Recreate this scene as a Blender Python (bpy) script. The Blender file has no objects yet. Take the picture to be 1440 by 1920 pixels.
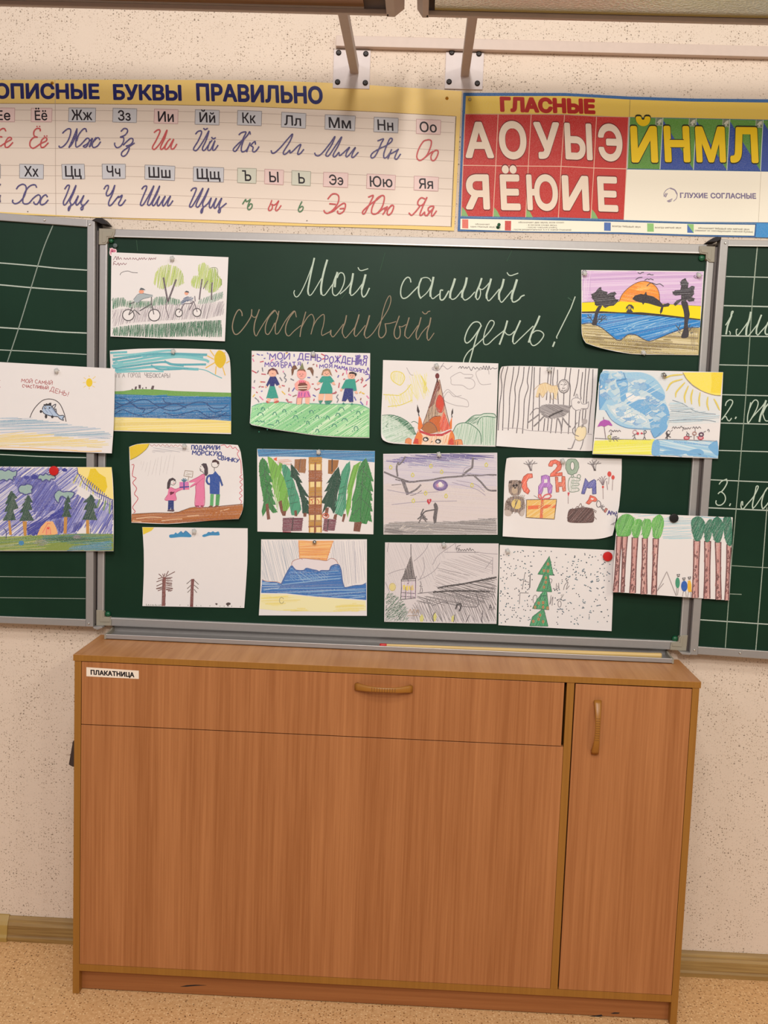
import bpy, bmesh, math, random
import numpy as np
from mathutils import Matrix, Vector, geometry

SC = bpy.context.scene
COL = SC.collection

# ------------------------------------------------------------------ camera
FOC = 1975.76                                   # focal length in pixels of a 1440 x 1920 frame
CAM = np.array([0.8069, -2.6568, 1.4599])
YAW, PITCH, ROLL = -0.0310, -0.1030, 0.0360
def _basis():
    cy, sy, cp, sp = math.cos(YAW), math.sin(YAW), math.cos(PITCH), math.sin(PITCH)
    f = np.array([sy*cp, cy*cp, sp]); r = np.array([cy, -sy, 0.0]); u = np.cross(r, f)
    c, s = math.cos(ROLL), math.sin(ROLL)
    return c*r + s*u, -s*r + c*u, f
RV, UV, FV = _basis()
cam = bpy.data.objects.new('camera', bpy.data.cameras.new('camera'))
COL.objects.link(cam)
m = Matrix.Identity(4)
for i in range(3):
    m[i][0], m[i][1], m[i][2], m[i][3] = RV[i], UV[i], -FV[i], CAM[i]
cam.matrix_world = m
cam.data.sensor_fit = 'VERTICAL'; cam.data.sensor_height = 36.0
cam.data.lens = FOC/1920*36.0
cam.data.clip_start = 0.05
SC.camera = cam

# ------------------------------------------------------------------ light
w = bpy.data.worlds.new('room_light'); SC.world = w; w.use_nodes = True
bg = w.node_tree.nodes['Background']
bg.inputs[0].default_value = (1.0, 0.95, 0.92, 1); bg.inputs[1].default_value = 0.27
def ceiling_lamp(x, y, power, colr, sx=0.25, sy=0.35, tilt=52):
    l = bpy.data.lights.new('ceiling_lamp', 'AREA'); l.shape = 'RECTANGLE'; l.size = sx; l.size_y = sy
    l.energy = power; l.color = colr
    o = bpy.data.objects.new('ceiling_lamp', l); COL.objects.link(o); o.location = (x, y, 3.05)
    o.rotation_euler = (math.radians(tilt), 0, 0)
for y, k in ((-2.1, 0.6), (-3.3, 1.05), (-4.5, 1.35)):
    ceiling_lamp(0.72, y, 30*k, (1.0, 0.955, 0.90))
    ceiling_lamp(-1.5, y, 10*k, (1.0, 0.94, 0.97))
    ceiling_lamp(2.95, y, 17*k, (1.0, 0.94, 0.80))
ceiling_lamp(1.35, -5.3, 34, (1.0, 0.93, 0.84), 0.4, 0.8)
SC.view_settings.view_transform = 'Standard'
SC.view_settings.look = 'None'
SC.view_settings.gamma = 1.0
SC.view_settings.use_curve_mapping = False
SC.view_settings.exposure = -0.27

# ------------------------------------------------------------------ helpers
random.seed(7)
def lin(c):
    c = np.asarray(c, float)/255.0
    return np.where(c <= 0.04045, c/12.92, ((c+0.055)/1.055)**2.4)
def unproj(P, Y):
    """points of the photograph (pixels) -> points of the room on the plane(s) y = Y"""
    P = np.atleast_2d(np.asarray(P, float))
    d = FV[None] + ((P[:, 0]-720)/FOC)[:, None]*RV[None] - ((P[:, 1]-960)/FOC)[:, None]*UV[None]
    t = (np.asarray(Y) - CAM[1])/d[:, 1]
    return CAM[None] + d*t[:, None]
def at(px, py, Y):
    return Vector(unproj([(px, py)], Y)[0])
def nums(s):
    if not isinstance(s, str): return np.asarray(s, float).reshape(-1, 2)
    return np.array([float(t) for t in s.replace(',', ' ').split()]).reshape(-1, 2)

# materials ---------------------------------------------------------
def mat(name):
    m = bpy.data.materials.new(name); m.use_nodes = True
    nt = m.node_tree; b = nt.nodes['Principled BSDF']
    return m, nt, b
def node(nt, kind, **kw):
    n = nt.nodes.new(kind)
    for k, v in kw.items():
        if k.startswith('in_'): n.inputs[int(k[3:])].default_value = v
        else: setattr(n, k, v)
    return n
def rgba(c): return (*lin(c), 1.0)
def mixc(nt, fac, a, b):
    n = nt.nodes.new('ShaderNodeMix'); n.data_type = 'RGBA'
    for sock, v in ((0, fac), (6, a), (7, b)):
        if isinstance(v, bpy.types.NodeSocket): nt.links.new(v, n.inputs[sock])
        else: n.inputs[sock].default_value = v
    return n.outputs[2]
def ramp(nt, src, lo, hi):
    n = node(nt, 'ShaderNodeMapRange'); nt.links.new(src, n.inputs[0])
    n.inputs[1].default_value = lo; n.inputs[2].default_value = hi
    return n.outputs[0]
def coords(nt, scale=(1, 1, 1)):
    t = node(nt, 'ShaderNodeTexCoord'); mp = node(nt, 'ShaderNodeMapping')
    g = node(nt, 'ShaderNodeNewGeometry')
    nt.links.new(g.outputs['Position'], mp.inputs[0]); mp.inputs['Scale'].default_value = scale
    return mp.outputs[0]
def noise(nt, vec, scale, detail=3.0, rough=0.5):
    n = node(nt, 'ShaderNodeTexNoise'); nt.links.new(vec, n.inputs['Vector'])
    n.inputs['Scale'].default_value = scale; n.inputs['Detail'].default_value = detail
    n.inputs['Roughness'].default_value = rough
    return n.outputs[0]
def bump(nt, b, src, strength, dist=0.001):
    n = node(nt, 'ShaderNodeBump'); n.inputs['Strength'].default_value = strength
    n.inputs['Distance'].default_value = dist
    nt.links.new(src, n.inputs['Height']); nt.links.new(n.outputs[0], b.inputs['Normal'])
def plain(name, c, rough=0.5, metal=0.0, var=0.06, scale=60, spec=0.5):
    m, nt, b = mat(name)
    v = coords(nt); n = noise(nt, v, scale)
    a = lin(c)
    nt.links.new(mixc(nt, n, (*(a*(1-var)), 1), (*np.minimum(a*(1+var), 1), 1)), b.inputs['Base Color'])
    b.inputs['Roughness'].default_value = rough; b.inputs['Metallic'].default_value = metal
    b.inputs['Specular IOR Level'].default_value = spec
    return m
def flat(nt, vec, wall):
    if not wall: return vec
    s = node(nt, 'ShaderNodeSeparateXYZ'); c = node(nt, 'ShaderNodeCombineXYZ'); nt.links.new(vec, s.inputs[0])
    nt.links.new(s.outputs[0], c.inputs[0]); nt.links.new(s.outputs[2], c.inputs[1])
    return c.outputs[0]
def specks(nt, vec, scale, keep, size, wall=False):
    """mask of irregular specks: voronoi cells, only a share of them, blob of given size"""
    vec = flat(nt, vec, wall)
    vo = node(nt, 'ShaderNodeTexVoronoi', voronoi_dimensions='2D'); nt.links.new(vec, vo.inputs['Vector'])
    vo.inputs['Scale'].default_value = scale
    sp = node(nt, 'ShaderNodeSeparateColor'); nt.links.new(vo.outputs['Color'], sp.inputs[0])
    k = node(nt, 'ShaderNodeMath', operation='LESS_THAN'); nt.links.new(sp.outputs[0], k.inputs[0]); k.inputs[1].default_value = keep
    nz = noise(nt, vec, scale*2.2, 2)
    ad = node(nt, 'ShaderNodeMath', operation='MULTIPLY_ADD'); nt.links.new(nz, ad.inputs[0])
    ad.inputs[1].default_value = 0.35; nt.links.new(vo.outputs['Distance'], ad.inputs[2])
    szr = node(nt, 'ShaderNodeMath', operation='MULTIPLY_ADD'); nt.links.new(sp.outputs[1], szr.inputs[0])
    szr.inputs[1].default_value = size*0.7; szr.inputs[2].default_value = size*0.5+0.17
    d = node(nt, 'ShaderNodeMath', operation='LESS_THAN'); nt.links.new(ad.outputs[0], d.inputs[0]); nt.links.new(szr.outputs[0], d.inputs[1])
    mu = node(nt, 'ShaderNodeMath', operation='MULTIPLY'); nt.links.new(k.outputs[0], mu.inputs[0]); nt.links.new(d.outputs[0], mu.inputs[1])
    return mu.outputs[0], sp.outputs[2]

def wallpaper():
    m, nt, b = mat('speckled wallpaper')
    v = coords(nt)
    base = mixc(nt, noise(nt, v, 9, 4), rgba((225, 207, 189)), rgba((212, 194, 177)))
    fine = ramp(nt, noise(nt, v, 420, 3, 0.7), 0.35, 0.75)
    base = mixc(nt, fine, base, rgba((227, 210, 194)))
    clump = ramp(nt, noise(nt, v, 14, 2), 0.30, 0.55)
    def layer(base, scale, keep, size, colr, gain=0.75):
        s, r = specks(nt, v, scale, keep, size, True)
        mu = node(nt, 'ShaderNodeMath', operation='MULTIPLY'); nt.links.new(s, mu.inputs[0]); nt.links.new(clump, mu.inputs[1])
        m2 = node(nt, 'ShaderNodeMath', operation='MULTIPLY'); nt.links.new(mu.outputs[0], m2.inputs[0]); m2.inputs[1].default_value = gain
        return mixc(nt, m2.outputs[0], base, rgba(colr))
    base = layer(base, 210, 0.5, 0.22, (182, 160, 138), 0.8)
    base = layer(base, 150, 0.34, 0.22, (142, 122, 102), 0.8)
    base = layer(base, 105, 0.18, 0.18, (116, 100, 84), 0.8)
    nt.links.new(base, b.inputs['Base Color'])
    b.inputs['Roughness'].default_value = 0.75
    bump(nt, b, noise(nt, v, 300, 3), 0.25, 0.001)
    return m
def linoleum():
    m, nt, b = mat('cork patterned linoleum')
    v = coords(nt)
    base = mixc(nt, ramp(nt, noise(nt, v, 90, 4, 0.65), 0.3, 0.7), rgba((206, 158, 106)), rgba((232, 188, 136)))
    s, r = specks(nt, v, 150, 0.35, 0.3); base = mixc(nt, s, base, rgba((244, 206, 154)))
    s, r = specks(nt, v, 130, 0.30, 0.24); base = mixc(nt, s, base, rgba((150, 104, 60)))
    s, r = specks(nt, v, 95, 0.16, 0.16); base = mixc(nt, s, base, rgba((96, 62, 38)))
    nt.links.new(base, b.inputs['Base Color'])
    b.inputs['Roughness'].default_value = 0.55; b.inputs['Specular IOR Level'].default_value = 0.25
    return m
def wood(name, dark, light, axis='Z', rough=0.42, scale=1.0, slope=0.0, spec=0.35):
    m, nt, b = mat(name)
    st = {'Z': (190, 190, 3.2), 'X': (2.2, 80, 95), 'Y': (60, 3.0, 60)}[axis]
    v = coords(nt, tuple(s*scale for s in st))
    if slope:
        v.node.inputs['Rotation'].default_value = (0, 0, slope)
    n1 = noise(nt, v, 1.0, 5, 0.62)
    v2 = coords(nt, tuple(s*scale*0.14 for s in st)); n2 = noise(nt, v2, 1.0, 3, 0.5)
    ad = node(nt, 'ShaderNodeMath', operation='MULTIPLY_ADD'); nt.links.new(n1, ad.inputs[0]); ad.inputs[1].default_value = 0.6
    mu = node(nt, 'ShaderNodeMath', operation='MULTIPLY'); nt.links.new(n2, mu.inputs[0]); mu.inputs[1].default_value = 0.4
    nt.links.new(mu.outputs[0], ad.inputs[2])
    f = ramp(nt, ad.outputs[0], 0.36, 0.64)
    nt.links.new(mixc(nt, f, rgba(dark), rgba(light)), b.inputs['Base Color'])
    b.inputs['Roughness'].default_value = rough; b.inputs['Specular IOR Level'].default_value = spec
    bump(nt, b, n1, 0.08, 0.0006)
    return m
def ink_mat(name, ground, rough=0.8, spec=0.25, gscale=900):
    """drawn colour kept per stroke on the mesh; its grain lets the ground show through"""
    m, nt, b = mat(name)
    a = node(nt, 'ShaderNodeVertexColor', layer_name='ink')
    v = coords(nt); n = ramp(nt, noise(nt, v, gscale, 3, 0.65), 0.42, 0.66)
    mu = node(nt, 'ShaderNodeMath', operation='MULTIPLY'); nt.links.new(n, mu.inputs[0]); nt.links.new(a.outputs['Alpha'], mu.inputs[1])
    nt.links.new(mixc(nt, mu.outputs[0], a.outputs['Color'], rgba(ground)), b.inputs['Base Color'])
    b.inputs['Roughness'].default_value = rough; b.inputs['Specular IOR Level'].default_value = spec
    return m

M = {}
M['wall'] = wallpaper()
M['floor'] = linoleum()
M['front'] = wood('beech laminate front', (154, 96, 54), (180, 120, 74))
M['edge'] = wood('beech edge banding', (146, 98, 38), (158, 108, 44), rough=0.4)
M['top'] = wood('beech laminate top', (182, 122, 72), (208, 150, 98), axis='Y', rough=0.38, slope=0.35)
M['plinth'] = wood('beech laminate plinth', (142, 86, 46), (162, 104, 60), axis='X')
M['skirt'] = wood('plastic skirting wood print', (120, 88, 46), (176, 144, 88), axis='X', scale=1.4)
M['alu'] = plain('anodised aluminium', (160, 156, 154), 0.42, 0.4, 0.05, 90)
M['alu_shaded'] = plain('shaded hinge profile', (92, 84, 82), 0.45, 0.5)  # darker copy of the aluminium: shade at the hinge put into the colour
M['lip'] = plain('bright aluminium lip', (206, 202, 200), 0.35, 0.4)
M['cap'] = plain('grey plastic corner', (150, 142, 126), 0.5)
M['rubber'] = plain('dark rubber seal', (28, 22, 24), 0.7)
M['board'] = None
M['steel'] = plain('zinc screw', (200, 196, 190), 0.3, 0.8)
M['blackscrew'] = plain('black screw', (34, 26, 24), 0.4, 0.3)
M['lampgrey'] = plain('lamp painted steel', (184, 168, 160), 0.5)
M['trunk'] = plain('plastic cable trunking', (204, 184, 172), 0.5)
M['plate'] = plain('painted steel plate', (210, 198, 196), 0.5)
M['handle'] = plain('caramel plastic handle', (158, 104, 38), 0.35)
M['pointer'] = wood('pointer wood', (196, 158, 92), (222, 190, 128), axis='X', scale=1.5)
M['red'] = plain('red plastic', (200, 26, 22), 0.35)
M['black'] = plain('black plastic', (22, 18, 18), 0.35)
M['green'] = plain('green plastic', (18, 84, 52), 0.35)
M['darkgreen'] = plain('dark grey-green plastic', (74, 88, 84), 0.4)
M['paper'] = plain('drawing paper', (232, 227, 226), 0.85, 0, 0.015, 40, 0.2)
M['poster'] = plain('poster paper', (236, 222, 206), 0.5, 0, 0.015, 40, 0.3)
M['ink'] = ink_mat('crayon and pen on paper', (232, 227, 226))
M['print'] = ink_mat('printing ink', (236, 222, 206), 0.42, 0.2)
M['chalk'] = ink_mat('chalk on board', (60, 84, 66), 0.95, 0.1, 1100)
def board_mat():
    m, nt, b = mat('green chalkboard enamel')
    v = coords(nt)
    n = ramp(nt, noise(nt, v, 3.5, 5, 0.6), 0.3, 0.75)
    n2 = noise(nt, coords(nt, (30, 30, 3)), 1.0, 4)
    c = mixc(nt, n, rgba((16, 42, 29)), rgba((22, 52, 36)))
    mu = node(nt, 'ShaderNodeMath', operation='MULTIPLY'); nt.links.new(n2, mu.inputs[0]); mu.inputs[1].default_value = 0.25
    nt.links.new(mixc(nt, mu.outputs[0], c, rgba((30, 60, 44))), b.inputs['Base Color'])
    b.inputs['Roughness'].default_value = 0.40; b.inputs['Specular IOR Level'].default_value = 0.16
    return m
M['board'] = board_mat()
def crystal():
    m, nt, b = mat('clear plastic')
    v = coords(nt)
    nt.links.new(mixc(nt, noise(nt, v, 300), rgba((222, 220, 216)), rgba((250, 250, 248))), b.inputs['Base Color'])
    b.inputs['Roughness'].default_value = 0.06; b.inputs['Transmission Weight'].default_value = 0.35
    b.inputs['IOR'].default_value = 1.49
    return m
M['clear'] = crystal()
M['brass'] = plain('brass tack', (190, 140, 50), 0.3, 0.8)
M['chrome'] = plain('chrome magnet', (190, 188, 184), 0.12, 1.0)

# meshes ------------------------------------------------------------
def link(name, me, material, parent=None):
    o = bpy.data.objects.new(name, me); COL.objects.link(o)
    for k in (material if isinstance(material, (list, tuple)) else [material]):
        me.materials.append(k)
    if parent:
        o.parent = parent
        o.matrix_parent_inverse = parent.matrix_world.inverted()
    return o
def tag(o, label, cat, group=None, kind=None):
    if label: o['label'] = label
    if cat: o['category'] = cat
    if group: o['group'] = group
    if kind: o['kind'] = kind
    return o
def empty(name, loc, label, cat, group=None):
    o = bpy.data.objects.new(name, None); COL.objects.link(o); o.location = loc
    o.empty_display_size = 0.05
    o.matrix_world = Matrix.Translation(Vector(loc))
    return tag(o, label, cat, group)
class MB:
    """collects shapes into one mesh"""
    def __init__(self): self.b = bmesh.new()
    def prism(self, front, back, bevel=0.0, seg=2):
        b = bmesh.new()
        f = [b.verts.new(p) for p in front]; k = [b.verts.new(p) for p in back]
        n = len(f)
        b.faces.new(f); b.faces.new(k[::-1])
        for i in range(n):
            b.faces.new((f[i], k[i], k[(i+1) % n], f[(i+1) % n]))
        bmesh.ops.recalc_face_normals(b, faces=b.faces)
        if bevel:
            bmesh.ops.bevel(b, geom=list(b.edges), offset=bevel, segments=seg, affect='EDGES', profile=0.6)
        self.add(b); return self
    def add(self, b):
        me = bpy.data.meshes.new('t'); b.to_mesh(me); b.free()
        self.b.from_mesh(me); bpy.data.meshes.remove(me)
    def slab(self, poly, yf, yb, bevel=0.0):
        """polygon of the photograph standing on the plane y=yf, drawn back to y=yb"""
        F = unproj(nums(poly), yf); B = F.copy(); B[:, 1] = yb
        return self.prism(F, B, bevel)
    def box(self, x0, x1, y0, y1, z0, z1, bevel=0.0):
        F = [(x0, y0, z0), (x1, y0, z0), (x1, y0, z1), (x0, y0, z1)]
        B = [(x, y1, z) for x, _, z in F]
        return self.prism(F, B, bevel)
    def lathe(self, prof, base, axis=(0, -1, 0), n=24, squash=None):
        """prof: (r, h) pairs; h along axis from base"""
        b = bmesh.new(); ax = Vector(axis).normalized()
        q = ax.to_track_quat('Z', 'Y').to_matrix()
        rings = []
        for r, h in prof:
            if r < 1e-7: rings.append([b.verts.new(Vector(base) + ax*h)])
            else:
                ring = []
                for i in range(n):
                    a = 2*math.pi*i/n; rr = r*(squash(a) if squash else 1)
                    ring.append(b.verts.new(Vector(base) + q @ Vector((rr*math.cos(a), rr*math.sin(a), h))))
                rings.append(ring)
        for A, B2 in zip(rings, rings[1:]):
            for i in range(n):
                j = (i+1) % n
                if len(A) == 1 and len(B2) == 1: continue
                if len(A) == 1: b.faces.new((A[0], B2[i], B2[j]))
                elif len(B2) == 1: b.faces.new((A[i], B2[0], A[j]))
                else: b.faces.new((A[i], B2[i], B2[j], A[j]))
        for ring, rev in ((rings[0], True), (rings[-1], False)):
            if len(ring) > 2: b.faces.new(ring)
        bmesh.ops.recalc_face_normals(b, faces=b.faces)
        for f in b.faces: f.smooth = True
        self.add(b); return self
    def sweep(self, path, sect, up=(0, 0, 1)):
        """closed cross-section (list of (a, b)) swept along a path of points; a along side, b along up"""
        b = bmesh.new(); pts = [Vector(p) for p in path]; rings = []
        for i, p in enumerate(pts):
            t = (pts[min(i+1, len(pts)-1)] - pts[max(i-1, 0)]).normalized()
            s = t.cross(Vector(up)).normalized(); u = s.cross(t).normalized()
            sc = sect(i/(len(pts)-1)) if callable(sect) else sect
            rings.append([b.verts.new(p + s*a + u*c) for a, c in sc])
        n = len(rings[0])
        for A, B2 in zip(rings, rings[1:]):
            for i in range(n): b.faces.new((A[i], A[(i+1) % n], B2[(i+1) % n], B2[i]))
        b.faces.new(rings[0]); b.faces.new(rings[-1][::-1])
        bmesh.ops.recalc_face_normals(b, faces=b.faces)
        self.add(b); return self
    def build(self, name, material, parent=None, smooth=None):
        me = bpy.data.meshes.new(name); self.b.to_mesh(me); self.b.free()
        if smooth: me.polygons.foreach_set('use_smooth', [True]*len(me.polygons))
        return link(name, me, material, parent)

# ------------------------------------------------------------------ the room
o = MB().box(-1.6, 3.2, 0.0, 0.12, -0.02, 3.05).build('wall_back', M['wall']); o['kind'] = 'structure'
o = MB().box(-1.6, 3.2, -3.2, 0.0, -0.06, 0.0).build('floor', M['floor']); o['kind'] = 'structure'
def skirting(name, x0, x1):
    prof = [(0, 0), (-0.020, 0), (-0.022, 0.012), (-0.019, 0.018), (-0.016, 0.042), (-0.012, 0.050), (-0.010, 0.056), (-0.004, 0.063), (0, 0.063)]
    F = [(x0, y, z) for y, z in prof]; B = [(x1, y, z) for y, z in prof]
    o = MB().prism(F, B).build(name, M['skirt']); o['kind'] = 'structure'; return o
skirting('baseboard_back', -0.238, 3.2)
skirting('baseboard_corner', -1.6, -0.262)
prof = [(0, 0), (-0.025, 0), (-0.027, 0.012), (-0.023, 0.020), (-0.020, 0.044), (-0.015, 0.053), (-0.006, 0.0665), (0, 0.0665)]
o = MB().prism([(-0.264, y, z) for y, z in prof], [(-0.236, y, z) for y, z in prof], 0.001).build('trim_1', plain('skirting joint cover', (172, 142, 76), 0.4))
o['kind'] = 'structure'

# ------------------------------------------------------------------ sheets that carry drawing, print or chalk
class Sheet:
    """a sheet (paper, poster, board face) with everything drawn on it, as one mesh.
    Outline and strokes are given in pixels of the photograph and stand on the sheet's own curved surface."""
    def __init__(self, Y, corners, edges=None, lift=0.0, curls=(), thick=0.0004, grid=(40, 28), wave=0.0):
        self.Y, self.lift, self.curls, self.th, self.wave = Y, lift, curls, thick, wave
        c = nums(corners); self.c = c
        e = edges or {}
        def edge(k, a, b):
            pts = np.vstack([a, nums(e[k]), b]) if k in e else np.vstack([a, b])
            return smooth(pts, 60) if len(pts) > 2 else pts
        self.top = edge('top', c[0], c[1]); self.right = edge('right', c[1], c[2])
        self.bot = edge('bottom', c[3], c[2]); self.left = edge('left', c[0], c[3])
        al = np.vstack([self.top, self.right, self.bot, self.left])
        self.lo, self.hi = al.min(0), al.max(0)
        self.clip = None
        self.V, self.F, self.C, self.nv, self.layer = [], [], [], 0, 0
        self.grid = grid
        self.ox = self.oy = 0.0; self.s = 1.0
        self.rng = np.random.default_rng(int(c.sum()*10) % 99991)
    def view(self, ox, oy, s): self.ox, self.oy, self.s = ox, oy, s; return self
    def px(self, p): return nums(p)/self.s + np.array([self.ox, self.oy])
    def bulge(self, P):
        uv = (P - self.lo)/(self.hi - self.lo)
        u, v = uv[:, 0], uv[:, 1]
        d = self.lift*np.clip(v, 0, 1)**1.5
        if self.wave: d = d + self.wave*(1+np.sin(u*7.3+v*1.3))*0.5
        asp = (self.hi[0]-self.lo[0])/(self.hi[1]-self.lo[1])
        for (cu, cv, amp, rad) in self.curls:
            t = np.clip(1-np.hypot((u-cu)*asp, v-cv)/rad, 0, 1); d = d + amp*t*t
        return d
    def world(self, P, h):
        d = self.bulge(P)
        return unproj(P, self.Y - self.th - d - h)
    # raw geometry
    def put(self, pts, faces, col, grain, h):
        self.V.append(np.column_stack([pts, np.broadcast_to(h, len(pts))]))
        self.C.append(np.tile([*lin(col), grain], (len(pts), 1)))
        self.F += [tuple(i+self.nv for i in f) for f in faces]
        self.nv += len(pts)
    def nextlayer(self): self.layer += 1; return 0.00012 + self.layer*0.000012
    def ribbon(self, P, w, col, grain, h, taper=0.0):
        P = P[np.concatenate([[True], np.hypot(*np.diff(P, axis=0).T) > 1e-3])]
        if len(P) < 2: return
        if self.clip is not None:
            ok = inside(P, self.clip)
            if not ok.all():
                cut = np.flatnonzero(np.diff(ok.astype(int)))+1
                for a in np.split(np.arange(len(P)), cut):
                    if ok[a[0]] and len(a) > 1: self.ribbon1(P[a], w, col, grain, h, taper)
                return
        self.ribbon1(P, w, col, grain, h, taper)
    def ribbon1(self, P, w, col, grain, h, taper):
        t = np.gradient(P, axis=0); t /= np.maximum(np.hypot(*t.T), 1e-9)[:, None]
        nrm = np.column_stack([-t[:, 1], t[:, 0]])
        P = P.copy(); P[0] -= t[0]*w*0.35; P[-1] += t[-1]*w*0.35
        ww = np.full(len(P), w/2)
        if taper:
            k = np.linspace(0, 1, len(P)); ww = ww*(1-taper*np.abs(2*k-1)**3)
        A, B = P + nrm*ww[:, None], P - nrm*ww[:, None]
        n = len(P); hh = h + np.linspace(0, 8e-6, n)
        self.put(np.vstack([A, B]), [(i, i+1, n+i+1, n+i) for i in range(n-1)], col, grain, np.concatenate([hh, hh]))
    # drawing commands -------------------------------------------------
    def line(self, col, w, pts, sm=True, grain=0.3, taper=0.0):
        h = self.nextlayer()
        if self.clip is not None: w *= 1.28
        for part in (pts.split('/') if isinstance(pts, str) else [pts]):
            P = self.px(part)
            if len(P) < 2: continue
            P = smooth(P) if (sm and len(P) > 2) else resample(P)
            self.ribbon(P, w, col, grain, h, taper)
    def fill(self, col, pts, sm=False, grain=0.15):
        h = self.nextlayer()
        for part in (pts.split('/') if isinstance(pts, str) else [pts]):
            P = self.px(part)
            if sm: P = smooth(np.vstack([P, P[:1]]), 2.0)[:-1]
            self.poly(P, col, grain, h)
    def poly(self, P, col, grain, h):
        tri = geometry.tessellate_polygon([[Vector((p[0], p[1], 0)) for p in P]])
        pts = [tuple(p) for p in P]; out = []; stack = list(tri); cache = {}
        L = 9.0 if (self.lift or self.curls or self.wave) else 80.0
        while stack:
            a, b, c = stack.pop()
            e = [(math.dist(pts[a], pts[b]), a, b, c), (math.dist(pts[b], pts[c]), b, c, a), (math.dist(pts[c], pts[a]), c, a, b)]
            d, i, j, k = max(e)
            if d > L:
                key = (min(i, j), max(i, j))
                if key not in cache:
                    pts.append(((pts[i][0]+pts[j][0])/2, (pts[i][1]+pts[j][1])/2)); cache[key] = len(pts)-1
                mdl = cache[key]; stack += [(i, mdl, k), (mdl, j, k)]
            else: out.append((a, b, c))
        self.put(np.array(pts), out, col, grain, h)
    def hatch(self, cols, pts, ang=90, step=1.6, w=1.3, jit=0.6, ends=8.0, grain=0.5, wob=6, sm=False, skip=0.0):
        """crayon strokes clipped to a polygon; cols: one colour or a list picked at random"""
        P = self.px(pts)
        if sm: P = smooth(np.vstack([P, P[:1]]), 2.0)[:-1]
        if not isinstance(cols[0], (tuple, list)): cols = [cols]
        r = self.rng; h0 = self.nextlayer(); i = 0; ends = ends/self.s
        a0 = math.radians(ang); c0, s0 = math.cos(a0), math.sin(a0)
        Q = np.column_stack([P[:, 0]*c0 - P[:, 1]*s0, P[:, 0]*s0 + P[:, 1]*c0])  # strokes run along first axis
        y = Q[:, 1].min() + step*0.4
        while y < Q[:, 1].max():
            yy = y + r.normal(0, jit*0.4)
            xs = []
            for k in range(len(Q)):
                (x1, y1), (x2, y2) = Q[k], Q[(k+1) % len(Q)]
                if (y1 > yy) != (y2 > yy): xs.append(x1 + (yy-y1)/(y2-y1)*(x2-x1))
            xs.sort()
            for a, b in zip(xs[::2], xs[1::2]):
                if r.random() < skip: continue
                a2, b2 = a + r.normal(0, ends*0.5), b + r.normal(0, ends*0.5)
                if b2-a2 < 1: continue
                n = max(2, int((b2-a2)/4)+1); X = np.linspace(a2, b2, n)
                tilt = r.normal(0, wob*0.01)*min(1.0, 25/(b2-a2))
                Yv = yy + tilt*(X-(a2+b2)/2) + np.cumsum(r.normal(0, 0.10*jit, n))
                S = np.column_stack([X*c0 + Yv*s0, -X*s0 + Yv*c0])
                self.ribbon(S, w*r.uniform(0.75, 1.2), cols[r.integers(len(cols))], grain*r.uniform(0.6, 1.3), h0 + (i % 6)*0.000002, 0.3)
                i += 1
            y += step*r.uniform(0.75, 1.25)
    def dots(self, col, w, pts, grain=0.1, squash=1.0):
        h = self.nextlayer()
        for x, y in self.px(pts):
            a = np.arange(8)*math.pi/4 + 0.2
            self.put(np.column_stack([x + w/2*np.cos(a), y + w/2*squash*np.sin(a)]), [tuple(range(8))], col, grain, h)
    def ring(self, col, w, cx, cy, rx, ry=None, a0=0, a1=360, grain=0.2):
        a = np.radians(np.linspace(a0, a1, 28)); ry = ry or rx
        self.line(col, w, np.column_stack([cx + rx*np.cos(a), cy + ry*np.sin(a)]), False, grain)
    def disc(self, col, cx, cy, rx, ry=None, grain=0.15):
        a = np.radians(np.arange(0, 360, 15)); ry = ry or rx
        self.fill(col, np.column_stack([cx + rx*np.cos(a), cy + ry*np.sin(a)]), False, grain)
    def block(self, txt, p0, p1, hgt, w, cols, grain=0.2, jit=0.04):
        """hand-drawn block capitals along the base line p0-p1"""
        p0, p1 = self.px(p0)[0], self.px(p1)[0]; hgt /= self.s
        if not isinstance(cols[0], (tuple, list)): cols = [cols]
        adv = [LET[c][0]+0.28 for c in txt]; tot = sum(adv)-0.28
        d = (p1-p0)/tot; dn = (p1-p0)/np.hypot(*(p1-p0)); up = np.array([dn[1], -dn[0]])*hgt
        x = 0.0; h = self.nextlayer()
        for c, a in zip(txt, adv):
            wob = self.rng.normal(0, jit, 2)
            for st in LET[c][1].split('/'):
                q = nums(st) if st.strip() else np.zeros((0, 2))
                if len(q) < 2: continue
                P = p0 + (x+q[:, :1])*d + (1-q[:, 1:]+wob[1])*up*(1+wob[0])
                self.ribbon(smooth(P, 1.2) if len(P) > 3 and c in 'ОСРВБЯЮЭЬЫЪЙЗУФ023!' else resample(P, 1.5), w, cols[self.rng.integers(len(cols))], grain, h)
            x += a
    def text(self, txt, p0, p1, hgt, col, bold=0.0, grain=0.0, stretch=True):
        """printed letters; p0, p1 base line ends, hgt capital height"""
        p0, p1 = self.px(p0)[0], self.px(p1)[0]; hgt /= self.s
        V, F, cap = glyphs(txt, bold, int(np.clip(hgt/0.4, 8, 160)))
        dn = (p1-p0)/np.hypot(*(p1-p0)); up = np.array([-0.045, -1.0])
        x0, x1 = V[:, 0].min(), V[:, 0].max()
        P = p0 + ((V[:, 0]-x0)/(x1-x0))[:, None]*(p1-p0) + (V[:, 1]/cap)[:, None]*up*hgt
        h = self.nextlayer()
        self.put(P, F, col, grain, h)
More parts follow.
